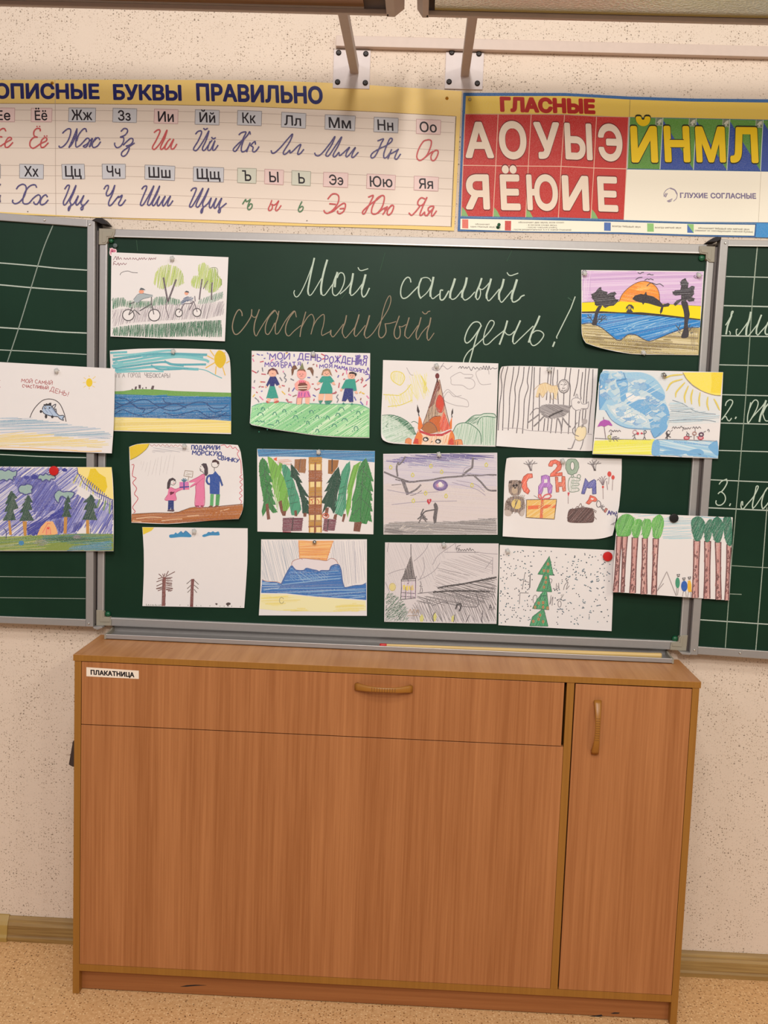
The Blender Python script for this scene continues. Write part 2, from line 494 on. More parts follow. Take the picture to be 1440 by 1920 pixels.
    # ------------------------------------------------------------------
    def build(self, name, base, ink, parent=None):
        nx, ny = self.grid
        if not (self.lift or self.curls or self.wave): nx, ny = (24, 4)
        U, Vv = np.linspace(0, 1, nx+1), np.linspace(0, 1, ny+1)
        T, B, Lf, Rt = along(self.top, U), along(self.bot, U), along(self.left, Vv), along(self.right, Vv)
        c = self.c; u, v = np.meshgrid(U, Vv); u, v = u[..., None], v[..., None]
        G = (1-v)*T[None] + v*B[None] + (1-u)*Lf[:, None] + u*Rt[:, None] - ((1-u)*(1-v)*c[0] + u*(1-v)*c[1] + u*v*c[2] + (1-u)*v*c[3])
        G = G.reshape(-1, 2); n = len(G)
        front = self.world(G, 0.0)
        back = front.copy(); back[:, 1] += self.th
        faces = []
        idx = lambda i, j: j*(nx+1)+i
        for j in range(ny):
            for i in range(nx):
                a, b, cc, d = idx(i, j), idx(i+1, j), idx(i+1, j+1), idx(i, j+1)
                faces.append((a, d, cc, b)); faces.append((n+a, n+b, n+cc, n+d))
        per = [idx(i, 0) for i in range(nx)] + [idx(nx, j) for j in range(ny)] + [idx(i, ny) for i in range(nx, 0, -1)] + [idx(0, j) for j in range(ny, 0, -1)]
        for k in range(len(per)):
            a, b = per[k], per[(k+1) % len(per)]; faces.append((a, b, n+b, n+a))
        nb = len(faces)
        verts = [front, back]; cols = [np.ones((2*n, 4))]
        if self.V:
            A = np.vstack(self.V); verts.append(self.world(A[:, :2], A[:, 2])); cols.append(np.vstack(self.C))
            faces += [tuple(i+2*n for i in f) for f in self.F]
        verts = np.vstack(verts); cols = np.vstack(cols)
        me = bpy.data.meshes.new(name); me.from_pydata(verts.tolist(), [], faces); me.update()
        at_ = me.color_attributes.new('ink', 'FLOAT_COLOR', 'POINT'); at_.data.foreach_set('color', cols.astype(np.float32).ravel())
        mi = np.zeros(len(faces), np.int32); mi[nb:] = 1
        # all drawn faces look into the room
        o = link(name, me, [base, ink], parent)
        me.polygons.foreach_set('material_index', mi); me.update()
        return o

def inside(P, Q):
    x, y = P[:, 0], P[:, 1]; c = np.zeros(len(P), bool)
    for a, b in zip(Q, np.roll(Q, -1, 0)):
        if a[1] == b[1]: continue
        c ^= ((a[1] > y) != (b[1] > y)) & (x < (b[0]-a[0])*(y-a[1])/(b[1]-a[1]) + a[0])
    return c
def resample(P, d=3.0):
    seg = np.hypot(*np.diff(P, axis=0).T); s = np.concatenate([[0], np.cumsum(seg)])
    out = [P[0]]
    for i in range(len(P)-1):
        k = max(1, int(math.ceil(seg[i]/d)))
        for j in range(1, k+1): out.append(P[i] + (P[i+1]-P[i])*j/k)
    return np.array(out)
def smooth(P, d=1.5):
    if len(P) < 3: return resample(P)
    Q = np.vstack([2*P[0]-P[1], P, 2*P[-1]-P[-2]])
    if np.allclose(P[0], P[-1]): Q[0], Q[-1] = P[-2], P[1]
    out = []
    for i in range(1, len(Q)-2):
        p0, p1, p2, p3 = Q[i-1:i+3]
        k = int(np.clip(math.ceil(math.dist(p1, p2)/d), 2, 60)); t = (np.arange(k)/k)[:, None]
        out.append(0.5*((2*p1) + (p2-p0)*t + (2*p0-5*p1+4*p2-p3)*t*t + (3*p1-p0-3*p2+p3)*t**3))
    return np.vstack(out + [P[-1:]])
def along(P, U):
    seg = np.hypot(*np.diff(P, axis=0).T); s = np.concatenate([[0], np.cumsum(seg)])/seg.sum()
    return np.column_stack([np.interp(U, s, P[:, 0]), np.interp(U, s, P[:, 1])])
_gl = {}
def contours(body):
    c = bpy.data.curves.new('t', 'FONT'); c.body = body; c.size = 1.0; c.resolution_u = 5; c.fill_mode = 'NONE'
    o = bpy.data.objects.new('t', c); COL.objects.link(o)
    me = bpy.data.meshes.new_from_object(o.evaluated_get(bpy.context.evaluated_depsgraph_get()))
    V = np.array([v.co[:2] for v in me.vertices]); nx = {e.vertices[0]: e.vertices[1] for e in me.edges}
    bpy.data.objects.remove(o); bpy.data.curves.remove(c); bpy.data.meshes.remove(me)
    out, seen = [], set()
    for a in list(nx):
        if a in seen: continue
        loop = []
        while a not in seen and a in nx:
            seen.add(a); loop.append(a); a = nx[a]
        if len(loop) > 2: out.append(V[loop])
    return out
def area2(P): return np.sum(P[:, 0]*np.roll(P[:, 1], -1) - np.roll(P[:, 0], -1)*P[:, 1])
def glyphs(txt, bold, rows=40):
    """printed letters as rows of thin strips; bold fattens the outline with round corners"""
    key = (txt, bold, rows)
    if key not in _gl:
        cs = contours(txt)
        if sum(area2(c) for c in cs) < 0: cs = [c[::-1] for c in cs]
        cap = contours('Н')[0][:, 1].max()
        loops = list(cs)
        if bold:
            ang = np.arange(8)*math.pi/4; oc = np.column_stack([np.cos(ang), np.sin(ang)])*bold
            for c in cs:
                D = np.roll(c, -1, 0)
                for a, b in zip(c, D):
                    d = b-a; n = np.hypot(*d)
                    if n < 1e-7: continue
                    q = np.array([-d[1], d[0]])/n*bold
                    P = np.array([a+q, a-q, b-q, b+q])
                    loops.append(P if area2(P) > 0 else P[::-1]); loops.append(a+oc)
        E = np.vstack([np.column_stack([c, np.roll(c, -1, 0)]) for c in loops])
        lo, hi = E[:, 1].min(), E[:, 1].max(); st = cap/rows
        k = max(1, int(math.ceil((hi-lo)/st))); ys = np.linspace(lo, hi, k+1)
        V, F = [], []
        for y0, y1 in zip(ys[:-1], ys[1:]):
            y = (y0+y1)/2
            up = (E[:, 1] <= y) & (E[:, 3] > y); dn = (E[:, 3] <= y) & (E[:, 1] > y)
            m_ = up | dn; e = E[m_]
            if not len(e): continue
            sl = (e[:, 2]-e[:, 0])/(e[:, 3]-e[:, 1]); x = e[:, 0] + (y-e[:, 1])*sl
            sg = np.where(up[m_], 1, -1); od = np.argsort(x); w_ = 0; prev = None
            for q in od:
                nw = w_ + sg[q]
                if w_ == 0 and nw != 0: prev = q
                if w_ != 0 and nw == 0 and prev is not None:
                    h = (y1-y0)/2; a, b = prev, q
                    sa, sb = np.clip(sl[a], -3, 3), np.clip(sl[b], -3, 3)
                    n = len(V)
                    V += [(x[a]-sa*h, y0), (x[b]-sb*h, y0), (x[b]+sb*h, y1), (x[a]+sa*h, y1)]; F.append((n, n+1, n+2, n+3))
                w_ = nw
        _gl[key] = (np.array(V), F, cap)
    return _gl[key]
# single-stroke block letters: width, strokes (x y, y down, cap height 1)
LET = {
' ': (.35, ''), '.': (.1, '0 .92 .06 1'), '!': (.15, '.1 0 .06 .7/.04 .92 .04 1'),
'А': (.8, '0 1 .4 0 .8 1/.16 .62 .66 .62'), 'Б': (.65, '.6 0 0 0 0 1 .45 1 .62 .75 .45 .5 0 .5'),
'В': (.65, '0 0 0 1/0 0 .4 0 .52 .22 .38 .46 0 .46/.38 .46 .62 .7 .45 1 0 1'), 'Г': (.6, '0 1 0 0 .6 0'),
'Д': (.85, '0 1.18 0 .95 .85 .95 .85 1.18/.14 .95 .3 0 .7 0 .72 .95'), 'Е': (.6, '.6 0 0 0 0 1 .6 1/0 .5 .5 .5'),
'Ж': (.95, '.47 0 .47 1/0 0 .47 .5 0 1/.95 0 .47 .5 .95 1'), 'З': (.6, '0 .12 .3 0 .55 .2 .25 .46 .6 .74 .3 1 0 .88'),
'И': (.75, '0 0 0 1 .75 0 .75 1'), 'Й': (.75, '0 .05 0 1 .75 .05 .75 1/.2 -.22 .36 -.1 .55 -.22'),
'К': (.65, '0 0 0 1/.6 0 0 .55 .65 1'), 'Л': (.75, '0 1 .3 0 .7 0 .75 1'), 'М': (.9, '0 1 .05 0 .45 .65 .85 0 .9 1'),
'Н': (.7, '0 0 0 1/.7 0 .7 1/0 .5 .7 .5'), 'О': (.75, '.38 0 .08 .2 0 .55 .12 .9 .4 1 .68 .85 .75 .5 .64 .12 .38 0'),
'П': (.7, '0 1 0 0 .7 0 .7 1'), 'Р': (.6, '0 1 0 0 .4 0 .6 .25 .4 .52 0 .52'), 'С': (.65, '.62 .12 .35 0 .06 .25 0 .6 .2 .95 .5 1 .65 .88'),
'Т': (.7, '0 0 .7 0/.35 0 .35 1'), 'У': (.65, '0 0 .34 .55/.65 0 .3 .72 .05 1'), 'Ф': (.8, '.4 -.05 .4 1.05/.4 .2 .05 .3 .05 .65 .4 .75 .75 .65 .75 .3 .4 .2'),
'Х': (.7, '0 0 .7 1/.7 0 0 1'), 'Ц': (.75, '0 0 0 1 .75 1 .75 1.2/.62 0 .62 1'), 'Ч': (.65, '0 0 .02 .45 .3 .58 .62 .45/.65 0 .65 1'),
'Ш': (.9, '0 0 0 1 .9 1 .9 0/.45 0 .45 1'), 'Щ': (.95, '0 0 0 1 .95 1 .95 1.2/.42 0 .42 1/.84 0 .84 1'),
'Ы': (.9, '0 0 0 1 .35 1 .5 .75 .35 .5 0 .5/.85 0 .85 1'), 'Ь': (.6, '0 0 0 1 .4 1 .6 .74 .4 .48 0 .48'),
'Э': (.6, '0 .12 .3 0 .6 .3 .58 .7 .3 1 0 .88/.2 .5 .6 .5'), 'Ю': (1.0, '0 0 0 1/0 .5 .3 .5/.62 0 .36 .2 .3 .5 .38 .85 .65 1 .92 .85 1 .5 .92 .15 .62 0'),
'Я': (.65, '.65 1 .65 0 .25 0 .05 .25 .25 .5 .65 .5/.35 .5 0 1'), '2': (.6, '0 .2 .3 0 .58 .25 .3 .65 0 1 .6 1'), '0': (.6, '.3 0 .04 .25 0 .6 .15 .95 .35 1 .58 .75 .6 .35 .3 0'),
}

# ------------------------------------------------------------------ chalkboard
YS, YF = -0.022, -0.032      # writing surface and frame face of the middle panel
WS, WF = -0.040, -0.048      # the same for the hinged wings
board = empty('chalkboard', (0.75, 0, 0.8675), 'green three-panel chalkboard with grey metal frame above the wooden cabinet', 'chalkboard')
# middle panel: face with the chalk heading
face = Sheet(YS+0.006, '190 434 1337 465 1283 1213 184 1167', thick=0.006)
CH = (196, 212, 196); CHP = (152, 136, 116); CHD = (150, 140, 120)
face.view(540, 470, 6.545)
L = face.line
L(CH, 1.7, '80 490 72 515 82 550 102 568 130 552 170 490 230 360 290 200 325 92'); L(CH, 3.0, '322 95 295 215 265 360 245 480 250 530')
L(CH, 1.7, '250 530 262 548 290 535 340 460 410 340'); L(CH, 3.6, '480 118 450 220 420 350 405 470 410 530')
L(CH, 1.8, '410 530 428 548 455 540 500 480 560 395'); L(CH, 3.6, '605 270 585 340 575 440'); L(CH, 2.0, '585 310 555 400 545 480 555 535 590 550 640 500 680 420 695 340 680 285 650 270 625 285 605 330')
L(CH, 1.8, '640 530 700 480 760 410 790 330'); L(CH, 3.6, '798 285 785 370 765 470 762 520'); L(CH, 1.9, '762 520 775 548 800 540 850 490 910 410'); L(CH, 4.0, '950 300 930 380 905 470'); L(CH, 2.4, '905 470 905 530 925 568 960 540 998 462')
L(CH, 1.8, '860 208 875 235 900 245 940 235 980 222')
face.view(740, 490, 5.538)
L(CH, 2.2, '168 215 160 180 135 165 100 195 70 260 62 330 75 375 100 385 140 365 200 305 250 255'); L(CH, 1.7, '250 255 275 185 320 167 360 180 375 205')
L(CH, 3.0, '278 180 255 240 248 310 258 360 270 382'); L(CH, 1.7, '270 382 330 330 370 270 395 200'); L(CH, 3.8, '402 168 390 230 372 310 372 360'); L(CH, 1.9, '372 360 395 388 430 365 470 335')
L(CH, 2.6, '498 300 475 305 472 385 492 402 520 380 560 310'); L(CH, 4.0, '625 185 605 250 580 320 575 375'); L(CH, 2.0, '575 375 600 395 640 375 700 300'); L(CH, 4.0, '748 175 735 240 705 320 700 370'); L(CH, 2.0, '700 370 730 402 780 375 830 320')
L(CH, 3.4, '902 180 880 250 850 320 842 370'); L(CH, 1.9, '842 370 858 398 880 375 892 330 885 290 872 275 905 293 940 270 985 220'); L(CH, 3.6, '1000 185 980 260 955 340 955 380'); L(CH, 2.0, '955 380 975 410 1010 380 1085 290')
L(CH, 3.8, '1132 190 1115 260 1085 330 1085 390'); L(CH, 2.0, '1085 390 1110 425 1150 385 1220 300'); L(CH, 4.2, '1268 195 1245 270 1222 340 1215 385'); L(CH, 2.4, '1215 385 1225 418 1250 420 1290 395 1315 365 1345 352')
L(CH, 1.9, '1168 118 1185 142 1210 148 1240 138 1280 124')
face.view(425, 550, 6.545)
L(CHP, 2.0, '190 275 185 235 155 200 120 235 85 320 70 410 85 480 115 505 160 480 230 395 290 300 305 250 308 200'); L(CHP, 1.6, '305 260 325 290 360 288 390 230')
L(CHP, 2.0, '400 200 375 270 345 360 335 450 345 505'); L(CHP, 1.6, '345 505 365 522 400 460 470 345 540 250 590 208 625 262'); L(CHP, 1.8, '590 212 520 290 480 390 475 470 490 500 515 500 555 440 590 365')
L(CHP, 2.0, '640 220 625 300 600 380 595 460'); L(CHP, 1.6, '595 460 605 498 640 480 720 340 790 250 835 218 855 290'); L(CHP, 2.0, '830 222 770 300 730 390 722 470 740 515'); L(CHP, 1.6, '740 515 770 520 830 460 910 395')
L(CHP, 1.9, '970 230 945 320 915 430 900 530'); L(CHP, 1.6, '910 440 950 360 1000 285 1045 258 1072 310 1068 370 1035 500'); L(CHP, 1.6, '1035 500 1060 410 1110 320 1185 258 1198 310 1185 400 1165 470 1170 515 1200 505 1275 465')
L(CHP, 2.6, '1278 455 1275 500'); L(CHP, 1.6, '1275 500 1302 535 1340 500 1430 380')
face.view(600, 540, 6.26)
L(CHP, 2.2, '310 325 295 400 265 480 262 530'); L(CHP, 1.6, '262 530 295 585 340 545 410 460'); L(CHP, 2.4, '458 315 440 380 410 470 400 540'); L(CHP, 1.6, '400 540 420 568 470 515 530 440')
L(CHP, 2.6, '580 325 555 420 525 510 520 550'); L(CHP, 1.6, '520 550 548 588 620 530 700 410 740 350 800 250 830 160 828 100 810 95 775 160 740 270 715 400'); L(CHP, 2.0, '715 400 690 500 692 560 715 585 750 565 775 510 765 420'); L(CHP, 1.6, '765 420 820 415 890 395')
L(CHP, 2.0, '930 330 905 400 875 490 872 555 900 595 935 570 942 500 930 450'); L(CHP, 1.6, '930 450 960 455 1010 430'); L(CHP, 2.2, '1045 350 1025 420 1000 500 995 560'); L(CHP, 1.6, '995 560 1035 590 1080 540 1150 440')
L(CHP, 2.2, '1185 348 1160 440 1130 520 1130 580'); L(CHP, 1.6, '1130 580 1148 603 1200 520 1275 440'); L(CHP, 2.4, '1300 352 1285 430 1258 520 1258 590'); L(CHP, 1.6, '1258 590 1272 615 1300 585 1338 530')
L(CHP, 1.8, '1202 280 1225 303 1250 300 1265 280 1290 272')
face.view(850, 550, 5.76)
L(CH, 2.2, '302 355 285 320 250 307 205 325 155 395 125 480 130 525 155 535 205 490 270 400 300 350'); L(CH, 2.4, '300 350 260 440 225 560 195 670 172 750'); L(CH, 1.9, '108 748 120 700 160 635 230 575 330 480 400 400 440 330 430 298 395 300 355 370 330 460 325 520 340 552 380 545 450 480 550 400')
L(CH, 3.2, '582 300 560 380 525 480 500 548'); L(CH, 1.9, '550 405 575 440 615 448 660 410'); L(CH, 3.0, '722 298 690 370 650 460 642 520'); L(CH, 1.9, '642 520 660 545 720 490 860 355'); L(CH, 3.4, '930 248 900 320 850 420 815 525')
L(CH, 2.0, '855 430 890 405 940 408 975 440 965 480 920 535 870 565 840 545 825 490'); L(CH, 2.0, '1315 38 1270 160 1195 310 1115 470/1115 470 1118 485', False); L(CH, 3.0, '1093 528 1075 572', False)
L((70, 96, 80), 2.0, '1240 48 1280 78', False)
face.view(0, 0, 1); L((64, 92, 74), 1.0, '712 510 722 474/950 490 960 470/640 560 650 548/256 450 258 470', False)
face.build('writing_surface', M['board'], M['chalk'], board)

def rail(name, poly, yf, yb, parent, material='alu', lip=None, bev=0.002):
    o = MB().slab(poly, yf, yb, bev).build(name, M[material], parent)
    if lip: MB().slab(lip, yf-0.0006, yb, 0.0004).build('frame_lip', M['lip'], o)
    return o
rail('frame_rail', '200 429 1326 458 1326 475.5 200 443.5', YF, -0.004, board, lip='200 441.6 1326 473 1326 475.5 200 443.5')
rail('frame_rail', '196 1158.5 1272 1203.5 1272 1219 196 1173', YF, -0.004, board, lip='196 1158 1272 1203 1272 1205 196 1160')
rail('frame_stile', '186.5 440 200 440 193.2 1160 181.5 1160', YF, -0.004, board, lip='198.6 440 200.4 440 193.8 1160 192 1160')
rail('frame_stile', '1328.5 470 1340.5 470 1288 1208 1275.5 1208', YF, -0.004, board, lip='1327.3 470 1328.8 470 1276 1208 1274.5 1208')
for poly, inner in (
    ('185.5 428 215.6 429 215 437 211.5 445.6 202.5 446 202 452.5 198 458 185 458.5', '192 434 212 434.8 209 443 199.5 443.5 199 451 196.5 455 191.5 455.3'),
    ('1311.6 460.6 1341.5 462 1339.5 491.6 1330 491 1324 486 1324.2 477 1312.8 475.4 1311 469', '1314 466.2 1334.5 467.3 1333 488 1330.4 487.6 1327 484 1327.2 474.5 1315 472.6'),
    ('180.3 1143.8 191 1143.8 195 1148 195.4 1157 205.6 1157.5 208.5 1163 208 1173.3 180.3 1173', '187 1146 190.5 1146 192.6 1150 193 1159.6 204 1160.4 206 1163.5 205.8 1166.5 187 1166'),
    ('1290 1191 1277.5 1191.5 1273.3 1195.5 1272 1203.3 1259 1204 1256.7 1214 1256.5 1218.7 1286.7 1220.6', '1281.5 1193.5 1278.5 1194 1276.2 1197.4 1275 1206.2 1261.5 1207 1260 1211.6 1278.5 1213')):
    c = MB().slab(poly, YF-0.004, -0.004, 0.0012).build('corner_cap', M['cap'], board)
    MB().slab(inner, YF-0.0056, YF-0.003, 0.0007).build('corner_rib', M['cap'], c)
for (x, y, r) in ((209.5, 452, 3.6), (1315.2, 484, 5.0), (203, 1151, 4.6), (1265, 1197.2, 4.9)):
    p = at(x, y, YS); k = r*1.55e-3
    b_ = MB().lathe([(k, 0), (k*1.02, 0.004), (k*0.9, 0.0065), (k*0.5, 0.0085), (0, 0.009)], p).build('corner_button', M['green'], board)
    b_['label'] = 'green round corner button'
# hinges between panels
for poly in ('176 414 187.5 414 183 1172 173 1172', '1339 470 1353 450 1295 1226 1286 1214'):
    MB().slab(poly, -0.026, -0.004).build('hinge_seal', M['rubber'], board)
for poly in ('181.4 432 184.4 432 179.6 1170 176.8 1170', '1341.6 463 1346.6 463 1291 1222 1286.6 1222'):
    MB().slab(poly, -0.034, -0.006, 0.001).build('hinge_profile', M['alu_shaded'], board)
for poly, mm in (('172 413 178 409.5 184 408 191 408.3 195 412 202 420.5 190 419.5 181 415.5', 'rubber'), ('1327 453.5 1337 446 1345 443.6 1353 445 1352 449 1343 453', 'rubber'),
                 ('174 1175.5 190 1174.8 192 1177.5 183 1180.8 176 1179', 'alu'), ('1274 1222.3 1296 1224.5 1294 1228.5 1279 1227.2', 'alu')):
    MB().slab(poly, WF-0.004, -0.010, 0.0008).build('hinge_plate', M[mm], board)

def wing(label, faceq, parts, screws, draw):
    s = Sheet(WS+0.014, faceq, thick=0.014)
    draw(s)
    w_ = s.build('wing_panel', M['board'], M['chalk'], board); w_['label'] = label
    for nm, poly, lip in parts:
        MB().slab(poly, WF, -0.012, 0.0015).build(nm, M['alu'], w_)
        if lip: MB().slab(lip, WF-0.0008, WF+0.006, 0.0004).build(nm.split('_')[0]+'_lip', M['lip'], w_)
    for x, y in screws:
        p = at(x, y, WF)
        MB().lathe([(0.0030, 0), (0.0030, 0.0012), (0.0022, 0.0024), (0.0008, 0.0026), (0, 0.0012)], p, n=16).build('screw', M['steel'], w_)
LN = (196, 206, 196)
def left_chalk(s):
    L = s.line
    L(LN, 2.2, '-385 465 -60 489 0 493 60 498 110 503 163 506.5', True, 0.5); L(LN, 2.4, '-385 507 -60 530 0 534 55 539 110 543 162 546', True, 0.5)
    L(LN, 2.4, '-385 590 -60 610 0 614 60 618 110 622 162 624.5', True, 0.5); L(LN, 1.6, '-385 635 -60 653 0 656 80 660 162 664.5', True, 0.5)
    L(LN, 1.8, '-385 839 -60 850 0 852 80 856 161 858', True, 0.5)
    L((150, 160, 152), 1.4, '-385 1069 -60 1079 0 1081 161 1083', True, 0.6); L((150, 160, 152), 1.4, '-385 1110 -60 1119 0 1120.5 160 1122.5', True, 0.6)
    L((150, 162, 152), 2.0, '99 423 80 470 55 550 35 615 14 678', True, 0.6)
wing('left chalkboard wing with ruled white lines', '-395 377.7 165 422 162 1166 -395 1143.4',
     [('wing_stile', '163.5 411.5 177.5 412.5 174.5 1175.5 160.5 1175', None),
      ('wing_rail', '-395 369 163.5 411.5 163.5 425.5 -395 384.3', None), ('wing_rail', '-395 1141.9 160.5 1162 160.5 1175 -395 1152.3', '-395 1141.5 160.5 1161.6 160.5 1163 -395 1142.9'), ('wing_stile', '-410 367.8 -394 369 -394 1152.4 -410 1151.6', None)],
     [(168.4, 421), (83.5, 412.5), (166.4, 1169)], left_chalk)
def right_chalk(s):
    L = s.line
    for pts, w in (('1362 518.5 1440 520 1500 521.5', 1.8), ('1357 573 1440 575 1500 576.5', 2.4), ('1352 629.5 1440 631 1500 632', 2.2), ('1349 684 1440 686 1500 687.5', 1.8), ('1354 740 1440 742 1500 743.5', 1.9),
                   ('1348 793 1440 795.5 1500 797', 1.9), ('1346 844.5 1440 847 1500 848.5', 1.8), ('1331 899.5 1440 904 1500 906', 1.9), ('1327 952 1440 957 1500 959', 2.2)):
        L(LN, w, pts, True, 0.5)
    L((160, 172, 158), 1.4, '1371 1060.5 1430 1064 1500 1066/1368 1113.5 1390 1114.5', True, 0.6); L(LN, 2.0, '1313 1162 1440 1170.5 1500 1174', True, 0.5)
    L((176, 188, 172), 2.0, '1420 463 1411 560', False, 0.6); L((156, 170, 154), 1.7, '1411 560 1397 760 1378 980 1371 1060 1360 1214', True, 0.6)
    L((176, 188, 174), 1.7, '1438 952 1430 1060 1417 1220', True, 0.6)
    s.view(1300, 560, 10.286)
    L(CH, 1.9, '625 508 680 420 740 310 770 245 740 250 725 320'); L(CH, 3.0, '735 330 700 420 660 530 632 680'); L(CH, 1.8, '695 630 712 655 710 690')
    L(CH, 1.9, '850 590 830 600 828 680 850 705 880 685 960 580 1060 440'); L(CH, 3.6, '1108 265 1080 400 1030 560 1018 690'); L(CH, 1.9, '1018 690 1050 720 1110 660 1240 490'); L(CH, 3.0, '1310 320 1260 450 1220 580 1215 670'); L(CH, 2.0, '1215 670 1245 700 1300 640 1420 500 1480 380'); L(CH, 2.6, '1440 460 1390 590 1390 670 1430 690 1500 640')
    s.view(1300, 720, 10.286)
    L(CH, 2.0, '618 415 640 350 700 305 750 320 755 370 700 470 620 590 548 685'); L(CH, 1.9, '548 685 620 625 660 690 695 712 735 662'); L(CH, 2.4, '825 640 810 665')
    L(CH, 2.0, '1105 360 1080 480 1050 600 1045 720 1065 745 1130 650 1220 480 1250 370 1225 315 1180 312 1130 370 1090 460'); L(CH, 1.9, '1140 640 1230 540 1330 430 1400 330'); L(CH, 3.4, '1400 325 1350 480 1300 600 1275 720'); L(CH, 2.8, '1440 390 1390 450 1340 560'); L(CH, 1.9, '1340 580 1380 690 1420 715 1480 700')
    s.view(1300, 880, 10.286)
    L(CH, 1.9, '500 285 540 235 640 190'); L(CH, 2.2, '640 190 650 260 600 360 540 435'); L(CH, 2.0, '480 470 510 440 545 438 600 490 620 560 600 630 540 685 470 690 435 650 440 605'); L(CH, 2.2, '715 665 700 700')
    L(CH, 2.0, '950 690 950 625 930 630 918 700 930 750 965 760 1040 670 1160 530 1240 380 1250 325 1215 330 1195 430'); L(CH, 2.4, '1200 420 1160 580 1140 700 1150 755'); L(CH, 1.8, '1150 755 1210 690 1330 510 1430 360'); L(CH, 2.2, '1430 355 1370 450 1320 620 1325 730 1350 755 1420 680 1500 560')
wing('right chalkboard wing with a numbered chalk list', '1360 455 1935 460 1890 1258 1302 1222',
     [('wing_stile', '1351.5 448 1366.3 448.6 1308.2 1228.6 1293.5 1228', None),
      ('wing_rail', '1365.8 449.4 1935 460.4 1935 469.5 1365.2 461', '1365.5 459.4 1935 468 1935 469.6 1365.2 461.2'), ('wing_rail', '1309 1213 1890 1252.5 1890 1268 1308.4 1227', '1309 1212.6 1890 1252.1 1890 1253.5 1309 1214'), ('wing_stile', '1934 460 1950 460.4 1905 1269 1889 1268', None)],
     [(1360, 455.6), (1302, 1218.5), (1387.4, 1224)], right_chalk)

# chalk tray under the board
def tray():
    x0, x1 = 0.040, 1.452
    prof = [(-0.004, 0.8665), (-0.004, 0.8475), (-0.080, 0.8462), (-0.0815, 0.8470), (-0.0815, 0.8568), (-0.0790, 0.8572), (-0.0785, 0.8492), (-0.0085, 0.8500), (-0.0085, 0.8665)]
    mb = MB().prism([(x0, y, z) for y, z in prof], [(x1, y, z) for y, z in prof])
    t = mb.build('chalk_tray', M['alu'], board)
    for xa, xb in ((x0-0.004, x0+0.0005), (x1-0.0005, x1+0.004)):
        f = [(-0.002, 0.8470), (-0.0825, 0.8455), (-0.0825, 0.8575), (-0.040, 0.8580), (-0.002, 0.8660)]
        MB().prism([(xa, y, z) for y, z in f], [(xb, y, z) for y, z in f], 0.0004).build('tray_end_cap', M['cap'], t)
    MB().box(x0, x1, -0.0825, -0.0785, 0.8562, 0.8578, 0.0006).build('tray_lip', M['lip'], t)
tray()
# pointer lying in the tray
p0 = at(712, 1205, -0.055); p1 = at(1240, 1227.5, -0.055)
p0.z = 0.8495+0.0045; p1.z = 0.8495+0.0080
ax = (p1-p0); ln = ax.length
pt = empty('pointer_stick', p0, 'wooden classroom pointer with red tip lying in the chalk tray', 'pointer')
MB().lathe([(0.0034, 0.012), (0.0038, 0.02), (0.0068, ln-0.03), (0.0076, ln-0.004), (0.007, ln)], p0, ax, 20).build('shaft', M['pointer'], pt)
o = MB().lathe([(0.0024, 0), (0.0042, 0.001), (0.0044, 0.004), (0.0044, 0.016), (0.004, 0.0175)], p0, ax, 20).build('tip', M['red'], pt); o['label'] = 'red plastic tip'

# ------------------------------------------------------------------ cabinet
CF = -0.2463
X0, X1, ZT = 0.0113, 1.4810, 0.8443
cab = empty('cabinet', ((X0+X1)/2, CF/2, 0), 'long brown wood-grain cabinet standing on the floor under the chalkboard', 'cabinet')
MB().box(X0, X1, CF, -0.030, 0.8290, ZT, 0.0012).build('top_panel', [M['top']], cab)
MB().box(X0+0.0008, X1-0.0008, CF-0.0006, CF+0.002, 0.8294, ZT-0.0005, 0.0003).build('top_edge', M['edge'], cab)
cx0, cx1 = X0+0.003, X1-0.003
for a, b_ in ((cx0, cx0+0.016), (cx1-0.016, cx1)):
    MB().box(a, b_, CF+0.0015, -0.030, 0.0, 0.8290, 0.0008).build('side_panel', M['edge'], cab)
def px_x(x, y, Y=CF): return at(x, y, Y).x
def px_z(x, y, Y=CF): return at(x, y, Y).z
dv0, dv1 = px_x(1062.5, 1300), px_x(1076.5, 1300)
zb = px_z(600, 1832); zr = px_z(600, 1845)
MB().box(dv0, dv1, CF+0.0018, -0.030, zb, 0.829, 0.0006).build('divider', M['edge'], cab)
MB().box(cx0+0.016, cx1-0.016, CF+0.0015, -0.030, zr, zb, 0.0006).build('bottom_shelf', M['edge'], cab)
MB().box(cx0+0.016, cx1-0.016, CF+0.022, CF+0.036, 0.003, zr, 0.0004).build('plinth', M['plinth'], cab)
MB().box(cx0+0.016, cx1-0.016, -0.036, -0.0305, zb, 0.829).build('back_panel', M['plinth'], cab)
def face_box(x0, x1, z0, z1, name): return MB().box(x0, x1, CF+0.0006, CF+0.0170, z0, z1, 0.0008).build(name, M['front'], cab)
fz = px_z(600, 1379); ft = px_z(600, 1262.5)
flap = face_box(cx0+0.0175, px_x(1057.5, 1300), fz+0.001, 0.8275, 'flap_door')
flap['label'] = 'wide flap door along the top left'
low = face_box(cx0+0.0172, dv0-0.0006, zb+0.0008, fz-0.0008, 'front_panel')
door = face_box(px_x(1078.6, 1300), cx1-0.0172, zb+0.001, 0.8265, 'door')
door['label'] = 'narrow tall door on the right'
